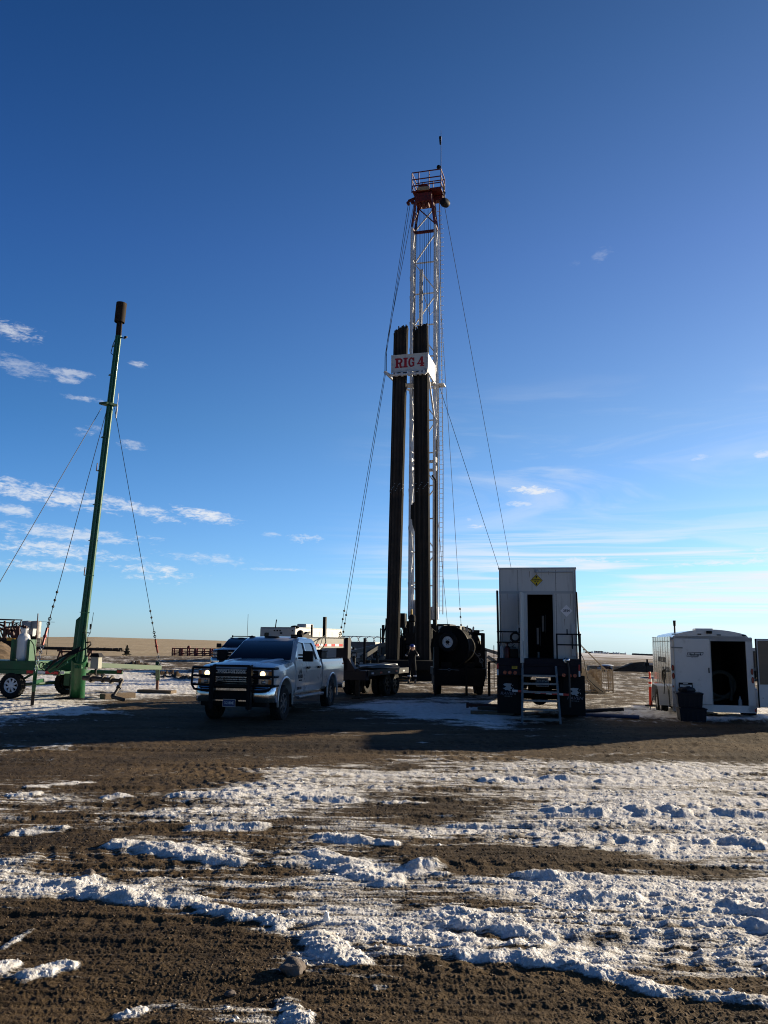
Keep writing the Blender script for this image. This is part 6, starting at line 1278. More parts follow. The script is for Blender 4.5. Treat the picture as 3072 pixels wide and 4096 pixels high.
side = Vector((1, 0, 0)) - ax_ * ax_.x; side.normalize(); fr_ = ax_.cross(side); fr_ = fr_ if fr_.y < 0 else -fr_
ms = MB()
for o, r0, r1 in ((Vector((-.02, 0, 0)) + fr_ * .05, .085, .055), (side * .085 + fr_ * .02, .055, .045), (side * -.075, .06, .05), (side * .03 - fr_ * .05, .09, .06)): ms.cyl(shoulder + o - ax_ * .3, grn + o * .75, r0, r1, seg=12)
ms.build('stack_pole', GREEN, fs)
hl_ = MB(); q0 = fl_(P(304, 2640, 25.5)); q1 = fl_(P(322, 2480, 25.5)); q2 = fl_(P(330, 2462, 25.5)); 
hl_.loft([[v + Vector((a, b, 0)) for a, b in ((-.10, -.10), (.12, -.10), (.12, .12), (-.10, .12))] for v in (q0, q1)] + [[q2 + Vector((a, b, .02)) for a, b in ((.02, -.08), (.12, -.08), (.12, .1), (.02, .1))]]); hl_.build('hinge_box', GREEN, fs, bevel=.01)
nk_ = MB()
for o in (side * -.05, side * .05, fr_ * .04): nk_.cyl(grn + o, neck + o + ax_ * .1, .05, .05, seg=10)
nk_.build('burner_neck', SOOT, fs); bt2 = MB().lathe([(.165, -.02), (.17, 0), (.17, 1), (.155, 1.0), (.15, .9), (.15, .1), (.001, .1)], (0, 0, 0), (0, 0, 1), 24)
sc = (tip - neck).length; bt2.v = [tuple(neck + ax_ * (v[2] * sc) + side * v[0] + fr_ * v[1]) for v in bt2.v]; bt2.build('burner_tip', SOOT, fs)
Ltot = (grn - shoulder).length
for f in (.03, .135, .245, .35, .46, .565, .67, .87, .965):
    c = shoulder + ax_ * (Ltot * f); r = .15 - .04 * f
    mb = MB(); mb.lathe([(r, -.012), (r + .03, -.012), (r + .03, .012), (r, .012)], c, ax_, 4, smooth=False); mb.build('clamp_ring', GREEN, fs)
for f in (.245, .565): c = shoulder + ax_ * (Ltot * f) - side * .17; MB().tube([c + side * .1, c, c + ax_ * .26], .016, 6).build('hook_rod', RUST, fs)
c = shoulder + ax_ * (Ltot * .775); cp2 = MB(); cp2.loft([[c + side * a + fr_ * b + ax_ * z for a, b in ((-.27, .15), (.05, .24), (.27, -.05), (-.05, -.2))] for z in (-.035, .035)]); cp2.build('guy_collar', GREENL, fs)
an_ = MB().cyl(c + side * .30, c + side * .30 - ax_ * .45, .025, seg=8); an_.cyl(c + side * .30, c + side * .30 + ax_ * .4, .008, seg=5); an_.build('igniter_can', LIGHTGREY, fs)
c2 = grn - ax_ * .05; ig = MB().bar(c2 + side * .05, c2 + side * .27 - ax_ * .05, .03); ig.cyl(c2 + side * .22, c2 + side * .31, .035, seg=8); ig.tube([c2 - side * .08, c2 - side * .16 - ax_ * .25, c2 - side * .20 - ax_ * .55, c2 - side * .12 - ax_ * .62], .013, 5); ig.build('igniter_arm', BLACK, fs)
fc = MB().tube([fl_(P(374, 2450, 25.1)), fl_(P(362, 2530, 25.1)), fl_(P(352, 2545, 25.1)), fl_(P(348, 2590, 25.1))], .008, 5); fc.bar(fl_(P(330, 2530, 25.2)), fl_(P(361, 2532, 25.1)), .03); fc.cyl(fl_(P(362, 2496, 25.1)), fl_(P(361, 2518, 25.1)), .025, seg=8); fc.tube([fl_(P(344, 2570, 25.0)), fl_(P(362, 2568, 24.9)), fl_(P(364, 2578, 24.9)), fl_(P(345, 2595, 25.0)), fl_(P(280, 2620, 24.9)), fl_(P(255, 2640, 24.9)), fl_(P(225, 2672, 24.9))], .022, 6); fc.build('fuel_hose', BLACKP, fs)
MB().tube([fl_(P(341, 2520, 25.0)), fl_(P(343, 2560, 25.0)), fl_(P(344, 2630, 25.0))], .035, 8).build('conduit', GREENL, fs)
# chassis
ch3 = MB(); ch3.bx(-5.2, -.15, -.80, -.66, .76, .90); ch3.bx(-5.2, .95, 1.02, 1.16, .74, .86)
for x in (-5, -3.4, -1.9, -.6, -.2): ch3.bx(x - .05, x + .05, -.66, 1.02, .76, .86)
ch3.build('chassis', GREEN, fs, bevel=.008)
MB().bx(-5.2, -1.05, -.82, .4, .90, 1.18).build('deck_box', GREEN, fs, bevel=.012); db2 = MB().bx(-.95, -.25, .3, .95, .86, 1.30).build('tool_locker', GREEN, fs, bevel=.01)
for k in range(4): MB().bx(-1.35 + k * .33, -1.35 + (k + 1) * .33, -.806, -.80, .79, .88).build('reflective_strip', REFWHITE if k % 2 else REFRED, fs)
for x, y, px_ in ((-.28, -.86, 0), (.90, .98, 1)): o = MB().bx(x - .10, x + .10, y, y + .05, .74, .90).build('lamp_box', GREENL, fs, bevel=.008); MB().bx(x - .08, x + .08, y - .012, y, .78, .87).build('tail_light', mat('bright_red_lens', (0.55, 0.03, 0.03), .3, coat=.4), o, bevel=.01)
wn = wheel(fs, (-1.87, -.70, .40), -1, .40, .26, rimm=REFWHITE, spokes=8); wf_ = wheel(fs, (-1.15, 1.30, .41), 1, .41, .30, rimm=SILVER, spokes=6); wf_.rotation_euler = (0, 0, R(14))
wsp = wheel(fs, (-2.15, .2, 1.14), -1, .36, .24, rimm=REFWHITE, spokes=8)
axl = MB().cyl((-1.87, -.7, .40), (-1.5, 1.25, .41), .055, seg=10); axl.bar((-1.9, -.6, .42), (-1.2, -.6, .8), .06); axl.build('axle', GREENL, fs)
hy = MB().cyl(fl_(P(190, 2680, 25.0)), fl_(P(300, 2614, 25.2)), .075, seg=12); hy.cyl(fl_(P(300, 2614, 25.2)), fl_(P(330, 2596, 25.3)), .04, seg=10); hy.bar(fl_(P(198, 2690, 25.0)), fl_(P(270, 2648, 25.1)), .07); hy.build('lift_cylinder', GREEN, fs)
hz2 = MB()
for k in range(4): hz2.tube([fl_(P(182 + 4 * k, 2682 - 3 * k, 24.8)), fl_(P(205 + 4 * k, 2660 - 6 * k, 24.75)), fl_(P(240 + 5 * k, 2632 - 2 * k, 24.8)), fl_(P(292 + 6 * k, 2602 + 3 * k, 24.9)), fl_(P(322, 2588, 25.0))], .022, 6)
hz2.torus(fl_(P(166, 2662, 24.7)), .09, .016, FY, 16, 5); hz2.torus(fl_(P(180, 2668, 24.7)), .12, .014, FY, 16, 5); hz2.build('hydraulic_hose', BLACKP, fs)
MB().bx(-.18, .02, -.55, -.52, .42, .80).build('bracket_plate', GREENL, fs)
arm0 = fl_(P(345, 2659, 25.6)); arm1 = fl_(P(640, 2671, 29.3)); ar = MB().bar(arm0, arm1, .15, .15); ar.build('outrigger_arm', GREENL, fs, bevel=.008)
ft = fl_(G(628, 2764, 0)); lg2 = MB().bar(arm1 + Vector((-.1, 0, .14)), Vector((ft.x, ft.y, .45)), .15); lg2.build('outrigger_leg', GREENL, fs, bevel=.008); MB().cyl(Vector((ft.x, ft.y, .5)), Vector((ft.x, ft.y, .02)), .055, seg=10).build('jack_screw', RUST, fs)
jt = fl_(P(142, 2684, 21.9)); jb = fl_(G(127, 2830, 0)); jm = jt.lerp(jb, .52)
MB().bar(jt, jm, .10).build('front_jack', GREEN, fs, bevel=.006); MB().bar(jm, jb + Vector((0, 0, -.1)), .085).build('jack_foot', BLACK, fs); MB().bar(jt + Vector((0, 0, -.3)), fl_(P(170, 2720, 24.7)), .09).build('jack_brace', GREEN, fs)
cq = fl_(P(385, 2650, 25.2)); CXq = cq.x - .49; CYq = cq.y + .235; cb2 = MB().bx(.36 + CXq, .62 + CXq, -.35 + CYq, -.12 + CYq, 1.0, 1.36); cb2.build('control_box', mat('box_beige', (0.30, 0.30, 0.25), .5, dirt=DUST, damt=.2), fs, bevel=.01); hd2 = MB().loft([[Vector((.33 + CXq, -.40 + CYq, 1.36)), Vector((.67 + CXq, -.40 + CYq, 1.36)), Vector((.67 + CXq, -.08 + CYq, 1.36)), Vector((.33 + CXq, -.08 + CYq, 1.36))], [Vector((.40 + CXq, -.34 + CYq, 1.47)), Vector((.60 + CXq, -.34 + CYq, 1.47)), Vector((.60 + CXq, -.14 + CYq, 1.47)), Vector((.40 + CXq, -.14 + CYq, 1.47))]]).build('box_hood', BLACK, fs); MB().bar((.48 + CXq, -.22 + CYq, .75), (.48 + CXq, -.22 + CYq, 1.0), .05).build('box_post', BLACK, fs)
# propane cylinder on the deck, held by two plates
pc_ = thing('propane_cylinder', 'tall white propane cylinder standing on the green trailer', 'gas cylinder', FO + FX * -1.77 + FY * -.45 + EZ * 1.18, FA)
GASW = mat('cylinder_white', (0.66, 0.66, 0.66), .4, var=.06, coat=.2, dirt=(0.35, .32, .28), damt=.1)
MB().lathe([(.15, 0), (.19, .05), (.195, .10), (.195, .70), (.175, .80), (.12, .86), (.05, .89), (.001, .89)], (0, 0, 0), (0, 0, 1), 28).build('tank', GASW, pc_)
clr = MB()
for a0 in (20, 140, 260): clr.loft([[Vector((math.cos(R(a)) * r, math.sin(R(a)) * r, z)) for r, z in ((.105, .84), (.112, .84), (.112, 1.02), (.105, 1.02))] for a in range(a0, a0 + 91, 10)])
clr.lathe([(.104, .98), (.114, .98), (.114, 1.03), (.104, 1.03), (.104, .98)], (0, 0, 0), (0, 0, 1), 24); clr.build('collar', GASW, pc_); MB().cyl((0, 0, .88), (0, 0, .98), .03, seg=8).build('valve', mat('brass', (0.45, 0.30, 0.10), .35, metal=1.0), pc_)
for x in (-2.06, -1.48): MB().bx(x - .045, x + .045, -.62, -.25, 1.18, 1.86).build('cylinder_bracket', GREEN, fs, bevel=.006)
MB().tube([fl_(P(122, 2560, 24.9)), fl_(P(135, 2580, 24.9)), fl_(P(140, 2625, 24.9)), fl_(P(142, 2660, 24.9))], .014, 6).build('gas_hose', BLACKP, fs)
# flow line from the stack base
fp_ = [P(334, 2712, 25.2), P(372, 2714, 25.0), P(418, 2717, 24.9), P(450, 2720, 24.8), P(487, 2724, 24.7)]
flw = thing('flow_line', 'brown flanged elbow pipe running from the green stack base to the ground', 'pipe', (fp_[0].x, fp_[0].y, 0)); fo2 = Vector((fp_[0].x, fp_[0].y, 0))
bp_ = [v - fo2 for v in fp_]; dn = [P(487, 2724, 24.7) - fo2, P(474, 2752, 24.5) - fo2, P(452, 2788, 24.3) - fo2]; en = [dn[-1], P(494, 2799, 23.9) - fo2]
PB2 = mat('brown_pipe', (0.055, 0.042, 0.034), .55, var=.2, dirt=DUST, damt=.25); f1_ = MB().tube(bp_, [.075, .075, .07, .06, .05], 12); f1_.tube(dn, .048, 12); f1_.tube(en, .055, 12); f1_.ball(bp_[-1], .062, 12, 8); f1_.ball(dn[-1], .06, 12, 8); f1_.build('pipe_run', PB2, flw)
for p, q, r in ((bp_[0], bp_[1], .13), (bp_[1], bp_[2], .11), (bp_[2], bp_[3], .115), (bp_[3], bp_[4], .085), (dn[0], dn[1], .075), (dn[1], dn[2], .085)): d = (q - p).normalized(); m_ = p.lerp(q, .9); MB().cyl(m_ - d * .03, m_ + d * .03, r, seg=14).build('flange', PB2, flw)
a, b = gp(408, 2796, .08), gp(532, 2790, .08); tag(MB().bar(a, b, .34, .17).build('timber_block', WOOD, bevel=.02), 'short thick timber block under the brown elbow pipe', 'timber')
a, b = gp(560, 2769, .05), gp(695, 2774, .05); tag(MB().bar(a, b, .38, .10).build('jack_pad', WOOD, bevel=.015), 'flat timber pad under the green outrigger leg', 'timber')
# guy wires of the flare stack
cw = FO + FX * c.x + FY * c.y; cw = FO + FX * c.x + FY * c.y + EZ * c.z; sdw_ = FX * side.x + FY * side.y
wire('guy_wire', [cw - FX * .26 - EZ * .1, gnd(-330, 2890)], 'guy wire from the green stack sloping down out of the frame on the left', grp='guy wires of the green stack', r=.010)
p3 = FO + FX * jt.x + FY * jt.y + EZ * jt.z
ch_r = mat('red_chain', (0.20, 0.03, 0.025), .5, metal=.3, var=.2)
def wire2(a, b, L, lab, m):
    t = wire('guy_wire', [a, b], lab, grp='guy wires of the green stack', r=.010); o = Vector(b); d = (Vector(a) - o).normalized(); mb = MB(); n = int(L / .075)
    for k in range(n): mb.torus(d * (k * .075), .042, .011, (0, 1, 0) if k % 2 else (1, .3, 0), 8, 4)
    mb.build('chain', SILVER, t); mb = MB(); mb.cyl(d * L, d * (L + .5), .035, seg=8); mb.ball(d * (L + .25), .055, 8, 6); mb.build('load_binder', m, t)
    mb = MB()
    for k in range(5): mb.torus(d * (L + .55 + k * .075), .042, .012, (0, 1, 0) if k % 2 else (1, .3, 0), 8, 4)
    mb.build('upper_chain', CABLE, t)
    for q in (1.15, 1.35, 1.6): MB().ball(d * (L + q), .04, 6, 5).build('cable_clamp', CABLE, t)
wire2(cw - FX * .05 - EZ * .1, p3, .75, 'guy wire from the green stack down to chains on the black jack post', ch_r)
p4 = FO + FX * arm1.x + FY * arm1.y + EZ * (arm1.z + .05)
wire2(cw + FX * .2 - EZ * .1, p4, .55, 'guy wire from the green stack down to the end of the green outrigger', ch_r)
# ------------------------------------------------------------------ background left to right
def bld(fn, name, m, par, bevel=0): mb = MB(); fn(mb); return mb.build(name, m, par, bevel)
# spoil heap
g = P(-95, 2640, 62); rngs = []
hp = MB(); N1, N2 = 26, 40
for i in range(N1 + 1):
    u = i / N1; rr = 5.4 * u; hz_ = 2.75 * (1 - u ** 1.25)
    for k in range(N2):
        a = 2 * math.pi * k / N2; q = Vector((rr * math.cos(a) * 1.05, rr * math.sin(a), hz_ - .15)); nn = mnoise.fractal(Vector((q.x, q.y, q.z)) * 1.6, 1.0, 2.0, 5) if hasattr(mnoise, 'fractal') else 0; q += Vector((0, 0, .26 * nn * (1 - u * .6))); hp.v.append(tuple(q))
for i in range(N1):
    for k in range(N2): hp.f.append((i * N2 + k, i * N2 + (k + 1) % N2, (i + 1) * N2 + (k + 1) % N2, (i + 1) * N2 + k)); hp.sm.append(False)
SOILM = mat('spoil_soil', (0.13, 0.088, 0.050), .95, var=.35, scale=2.2, dirt=(0.09, 0.06, 0.035), damt=.5, dscale=2.5, bump=1.0, bscale=7)
ho3 = hp.build('soil_heap', SOILM); ho3.location = (g.x - 1.2, 62, 0); ho3['kind'] = 'structure'
# red machine with folded frame at the far left
MRED = mat('machine_red', (0.05, 0.012, 0.010), .55, var=.25, dirt=(0.06, .04, .03), damt=.3)
m0 = P(20, 2600, 92); rm2 = thing('farm_machine', 'dark red folded field machine behind the soil heap at far left', 'machine', (m0.x, 92, 0)); s_ = 3200 / 92
def mx(px, py): return Vector(((px - 20) / s_, 0, 1.95 - (py - 2546) / s_))
b_ = MB()
for (p, q, w) in (((-60, 2480), (50, 2482), .12), ((-60, 2492), (46, 2494), .1), ((46, 2482), (40, 2510), .1), ((10, 2486), (12, 2520), .12), ((-20, 2486), (-16, 2600), .2), ((30, 2494), (20, 2540), .1), ((14, 2512), (62, 2506), .2), ((14, 2512), (16, 2552), .3), ((24, 2530), (62, 2554), .22), ((62, 2506), (60, 2600), .3), ((40, 2516), (48, 2560), .2), ((0, 2520), (70, 2525), .2), ((-40, 2500), (30, 2530), .2), ((50, 2520), (72, 2556), .18), ((66, 2506), (70, 2560), .25), ((-30, 2560), (70, 2562), .35)):
    a, c_ = mx(*p), mx(*q); b_.bar(a, c_, w); b_.bar(a + Vector((.1, 1.6, .05)), c_ + Vector((.1, 1.6, .05)), w)
for k in range(9): x = -40 + k * 12; b_.bar(mx(x, 2512) + Vector((0, .4, 0)), mx(x + 8, 2556) + Vector((0, 1.2, 0)), .12)
b_.build('folded_frame', MRED, rm2)
bld(lambda m: (m.bx(-2, 1.6, -.4, 1.8, .9, 1.5), [m.cyl((x, -.5, .7), (x, 1.9, .7), .7, seg=14) for x in (-1.4, 1.0)]), 'running_gear', BLACK, rm2)
bld(lambda m: [m.torus(mx(50 + 6 * k, 2512 - 4 * k), .35, .04, (0, 1, 0), 14, 5) for k in range(3)], 'hydraulic_hose', BLACK, rm2)
MB().box(mx(48, 2558) + Vector((0, -.5, 0)), (.9, .1, .25)).build('yellow_guard', YELLOW, rm2)
# truck carrying two tanks
t0 = P(112, 2600, 100); tt = thing('tank_truck', 'truck seen from behind carrying two tall weathered grey tanks', 'truck', (t0.x, 100, 0)); s2 = 3200 / 100
def tz(py): return 1.95 - (py - 2547) / s2
TANKG = mat('tank_grey', (0.34, 0.34, 0.33), .55, var=.15, scale=1.2, dirt=(0.14, .11, .09), damt=.35, dscale=1.1)
for x, r in ((-.45, .68), (.65, .58)): MB().lathe([(.001, tz(2484)), (r * .9, tz(2486)), (r, tz(2490)), (r, tz(2545)), (r * .97, tz(2552)), (.001, tz(2552))], (x, .3, 0), (0, 0, 1), 22).build('tank', TANKG, tt)
bld(lambda m: (m.bx(-1.2, 1.2, -.2, 2.5, .75, 1.05), m.bx(-.9, .9, -.3, 1.2, 1.05, tz(2545)), m.bx(-1.05, 1.15, -.32, -.25, 1.05, tz(2540))), 'truck_body', BLACK, tt, .03)
bld(lambda m: (m.bx(-1.2, .95, -1.2, .0, tz(2520), tz(2516)), m.bx(-1.15, -1.08, -1.2, 0, tz(2545), tz(2520)), m.bx(.85, .92, -1.2, 0, tz(2545), tz(2520))), 'cab_roof', TRIM, tt)
MB().bx(-1.05, .82, -.9, -.85, tz(2540), tz(2521)).build('cab_window', DARKGLASS, tt); MB().bx(.25, .8, -.95, -.9, tz(2539), tz(2522)).build('window_frame', LIGHTGREY, tt)
bld(lambda m: [m.ball((-.9 + .28 * k, -.9, tz(2514)), .10, 8, 6) for k in range(5)], 'roof_lamp', LIGHTGREY, tt)
for x in (-.9, 1.0): w = wheel(tt, (x, -.1, .55), -1, .55, .4, rimm=BLACK); w.rotation_euler = (0, 0, R(-90))
bld(lambda m: (m.bar((1.0, -.3, .9), (1.7, -.3, .95), .05), m.bar((1.7, -.3, .95), (1.7, -.3, 1.6), .05), m.bar((1.0, -.3, 1.55), (1.7, -.3, 1.6), .05), m.bar((1.15, -.3, 1.25), (1.5, -.3, 1.25), .06)), 'side_rack', BLACK, tt)
an3 = thing('antenna_mast', 'thin pole with a crossbar standing right of the tank truck', 'antenna', (P(188, 2600, 90).x, 90, 0)); q = P(188, 2487, 90).z; bld(lambda m: (m.bar((0, 0, 0), (0, 0, q), .06), m.bar((-1.1, 0, q), (.6, 0, q - .03), .04), m.bar((-.25, 0, 1.6), (0, 0, q - .3), .03)), 'pole', CABLE, an3)
an4 = MB().bar((P(152, 2600, 95).x - .25, 95, 0), (P(152, 2454, 95).x, 95, P(152, 2454, 95).z), .09).build('whip_pole', RUST); tag(an4, 'leaning rusty pole beside the two grey tanks', 'pole')
# red pipe rack with pipes on it
r0 = P(240, 2648, 55); rk2 = thing('pipe_rack', 'low red A-frame trestle holding long dark pipes behind the green stack', 'rack', (r0.x, 55, 0))
for dx in (0, 2.0):
    bld(lambda m: (m.bar((dx - .32, 0, 0), (dx - .02, 0, 1.05), .10), m.bar((dx + .34, 0, 0), (dx + .04, 0, 1.05), .10), m.bar((dx - .2, 0, .5), (dx + .2, 0, .5), .08), m.bar((dx, -.5, 1.05), (dx, .5, 1.05), .12)), 'trestle', RUST, rk2)
bld(lambda m: m.bar((0, 0, .98), (2.0, 0, .98), .12), 'top_rail', RUST, rk2)
xa, xb = P(128, 2600, 55).x, P(490, 2610, 55).x
for k in range(5):
    z = 1.16 + .10 * (k // 3); y = 54.8 + .16 * (k % 3); e = random.uniform(-.25, .1)
    mb = MB(); mb.cyl((xa + e, y, z), (xb - .4 * (k % 2) + e, y, z - .06), .05, seg=8); mb.cyl((xb - .25 + e, y, z - .06), (xb + e, y, z - .06), .07, seg=8)
    for q in (.45, .72, .8): mb.cyl((xa + (xb - xa) * q, y, z - .05 * q), (xa + (xb - xa) * q + .12, y, z - .05 * q), .065, seg=8)
    tag(mb.build('drill_pipe', PIPESTEEL), 'long dark pipe lying on the red trestles behind the green stack', 'pipe', 'long pipes on the red trestles')
# small conical evergreen at the field edge
def leafy(name, lab, cat, loc, h, w, n, m, cone=True, seedv=1):
    rr = random.Random(seedv); t = thing(name, lab, cat, loc); mb = MB()
    for k in range(n):
        u = rr.random() ** .8; a = rr.random() * 6.283; prof = (1 - u) * (.72 + .28 * math.sin(u * 22)) if cone else math.sqrt(max(0, 1 - (u * 2 - .9) ** 2)); rad = w * prof * (rr.random() ** .4)
        p = Vector((rad * math.cos(a), rad * math.sin(a), h * (.06 + .94 * u))); s = h * .055 * (.6 + rr.random()); d = Vector((rr.gauss(0, 1), rr.gauss(0, 1), rr.gauss(0, .6))).normalized(); e = d.cross(Vector((rr.gauss(0, 1), rr.gauss(0, 1), rr.gauss(0, 1)))).normalized()
        mb.add([p - d * s, p + e * s * .7, p + d * s, p - e * s * .7], [(0, 1, 2, 3)])
    mb.build('crown', m, t); MB().cyl((0, 0, -.1), (0, 0, h * .5), h * .04, h * .02, seg=6).build('trunk', WOOD, t); return t
LEAF = mat('dark_evergreen', (0.045, 0.045, 0.030), .8, var=.4, scale=3); LEAF2 = mat('bare_shelterbelt', (0.055, 0.055, 0.055), .9, var=.3)
tb0 = P(507, 2618, 92); leafy('small_conifer', 'small dark cone-shaped evergreen at the edge of the stubble field', 'tree', (tb0.x, 92, gz(tb0.x, 92)), 1.15, .55, 1500, LEAF)
# stack of red steel frames
f0 = P(775, 2622, 90); rs = thing('steel_frame_stack', 'low stack of red steel lattice frames at the field edge', 'steel frames', (f0.x, 90, 0)); s3 = 3200 / 90
RFR = mat('red_oxide_paint', (0.16, 0.022, 0.018), .55, var=.2, dirt=(0.08, .05, .04), damt=.3)
xl, xr = (690 - 775) / s3, (900 - 775) / s3
for j, y in enumerate((0, .9)):
    mb = MB()
    for z in (.15, .36, .58, .86): mb.bar((xl, y, z), (xr, y, z), .10)
    for k in range(8): x = xl + (xr - xl) * k / 7; mb.bar((x, y, .05), (x, y, .92), .22 if k % 2 else .12)
    for k in range(7): x = xl + (xr - xl) * k / 7; mb.bar((x, y, .2), (x + (xr - xl) / 7, y, .52), .05)
    mb.build('frame', RFR, rs)
bld(lambda m: [m.bar((xl + (xr - xl) * k / 7, 0, .9), (xl + (xr - xl) * k / 7, .9, .9), .08) for k in range(8)] + [m.ball((xl + 1.7, .4, 1.0), .2, 8, 6)], 'cross_bar', RFR, rs)
# crew trailer
RVW = mat('caravan_white', (0.58, 0.56, 0.52), .45, var=.05, dirt=(0.34, .30, .25), damt=.12, dscale=1.2)
c0 = P(1178, 2600, 74); y0_ = 74; crw = thing('crew_trailer', 'long white crew trailer with rooftop air conditioner behind the pickup', 'crew trailer', (c0.x, y0_, 0), 0); sv = 3200 / 74
cx_ = c0.x; e1 = P(1040, 2510, 74); e2 = P(1372, 2525, 84); ztop = 1.95 + (2561 - 2513) / sv
A_ = Vector((P(1040, 2510, 75.5).x - cx_, 1.5, 0)); B_ = Vector((0, 0, 0)); C_ = Vector((P(1370, 2525, 83).x - cx_, 9, 0)); D_ = A_ + C_
MB().loft([[v + EZ * z for v in (B_, C_, D_, A_)] for z in (.55, ztop)]).build('body', RVW, crw, bevel=.10)
MB().loft([[v * .985 + EZ * z for v in (B_, C_, D_, A_)] for z in (ztop - .01, ztop + .06)]).build('roof', TRIM, crw)
dC = C_.normalized(); nC = Vector((dC.y, -dC.x, 0)); dA = A_.normalized(); nA = Vector((-dA.y, dA.x, 0)); nA = nA if nA.y < 0 else -nA
def on(o, d, n, u0, u1, z0, z1, m, nm, th=.03): return MB().loft([[o + d * u0 + n * -.02 + EZ * z, o + d * u1 + n * -.02 + EZ * z, o + d * u1 + n * th + EZ * z, o + d * u0 + n * th + EZ * z] for z in (z0, z1)]).build(nm, m, crw)
LA, LC = A_.length, C_.length
on(B_, dA, nA, LA * .74, LA * .86, 1.6, ztop - .45, DARKGLASS, 'end_window')
for u in (.42, .5, .58): on(B_, dA, nA, LA * u - .07, LA * u + .07, ztop - .32, ztop - .2, BLACK, 'vent')
on(B_, dA, nA, LA * .06, LA * .09, ztop - .32, ztop - .2, BLACK, 'vent'); on(B_, dA, nA, LA * .36, LA * .42, ztop - .55, ztop - .42, BLACK, 'outlet')
for u in (.06, .48, .76): on(B_, dC, nC, LC * u, LC * u + .9, .8, ztop - .28, LIGHTGREY, 'door', .02)
for u in (.27, .68): on(B_, dC, nC, LC * u, LC * u + .9, 1.6, ztop - .75, LIGHTGREY, 'awning_window', .12)
for u, z in ((.20, .95), (.33, .95), (.46, .95)): on(B_, dC, nC, LC * u, LC * u + .8, z, z + .14, REFRED, 'reflective_strip', .015)
acp = B_ + dC * 3.2 + dA * .8; MB().loft([[acp + dC * a + dA * b + EZ * z for a, b in ((-.6, -.5), (.9, -.5), (.9, .5), (-.6, .5))] for z in (ztop + .05, ztop + .42)]).build('air_conditioner', RVW, crw, bevel=.08)
MB().ball(B_ + dA * .2 + dC * .3 + EZ * (ztop + .06), .28, 10, 6, (1.5, 1, .6)).build('roof_vent', BLACK, crw); MB().cyl(B_ + dA * 2.1 + EZ * ztop, B_ + dA * 2.0 + EZ * (ztop + .75), .05, seg=6).build('flue', BLACK, crw)
for u in (4.5, 5.4): MB().cyl(B_ + dC * u + nC * -.3 + EZ * .4, B_ + dC * u + nC * .02 + EZ * .4, .4, seg=14).build('wheel', RUBBER, crw)
# grey skid container with hooped cage, white van, beyond the flatbed
k0 = P(1365, 2640, 64); kc = thing('skid_container', 'dark grey container with a hooped wire cage on its roof', 'container', (k0.x, 64, 0)); L1 = P(1500, 2600, 64).x - k0.x
KG = mat('container_grey', (0.13, 0.13, 0.135), .6, var=.15, dirt=DUST, damt=.2); zt_ = 1.95 - (2568 - 2565) / 50.
MB().bx(0, L1, 0, 2.4, .25, zt_).build('body', KG, kc, bevel=.03); MB().loft([[Vector((L1 + .02, 0, z)), Vector((L1 + .9, 1.5, z)), Vector((L1 + .9, 2.4, z)), Vector((L1 + .02, 2.4, z))] for z in (.3, zt_)]).build('end_panel', RVW, kc)
hp2 = MB()
for k in range(5): x = .6 + k * (L1 + .2) / 4.6; hp2.tube([(x - .55, 0, zt_), (x - .5, 0, zt_ + .28), (x - .3, 0, zt_ + .42), (x, 0, zt_ + .38), (x + .2, 0, zt_)], .03, 5)
hp2.tube([(0, 0, zt_ + .42), (L1 * .5, 0, zt_ + .41), (L1 + .5, .2, zt_ + .36), (L1 + .85, .3, zt_ + .1)], .025, 5); hp2.tube([(0, 2.2, zt_ + .42), (L1, 2.2, zt_ + .4)], .025, 5); hp2.build('cage', TRIM, kc)
v0 = P(1392, 2640, 50); vn = thing('white_van', 'white van or car nose partly hidden behind the flatbed neck', 'van', (v0.x - 1.1, 50, 0)); zz = lambda py: 1.95 - (py - 2564) / 64.
MB().loft([[Vector((x, y, z)) for x, z in ((-.6, .35), (2.05, .35), (2.12, zz(2605)), (1.95, zz(2598)), (1.35, zz(2594)), (1.05, zz(2578)), (.8, zz(2574)), (-.6, zz(2573)))] for y in (0, 1.8)]).build('body', WHITE, vn, bevel=.07); MB().loft([[Vector((x, y, z)) for x, z in ((.85, zz(2595)), (1.28, zz(2595)), (1.03, zz(2580)), (.85, zz(2577)))] for y in (-.01, .02)]).build('side_window', DARKGLASS, vn)
MB().bx(1.35, 1.5, -.25, -.05, zz(2600), zz(2588)).build('mirror', BLACK, vn); wheel(vn, (1.55, .1, .36), -1, .36, .22, rimm=BLACK); MB().bx(2.02, 2.16, .1, 1.7, .4, zz(2610)).build('front_bumper', BLACK, vn)
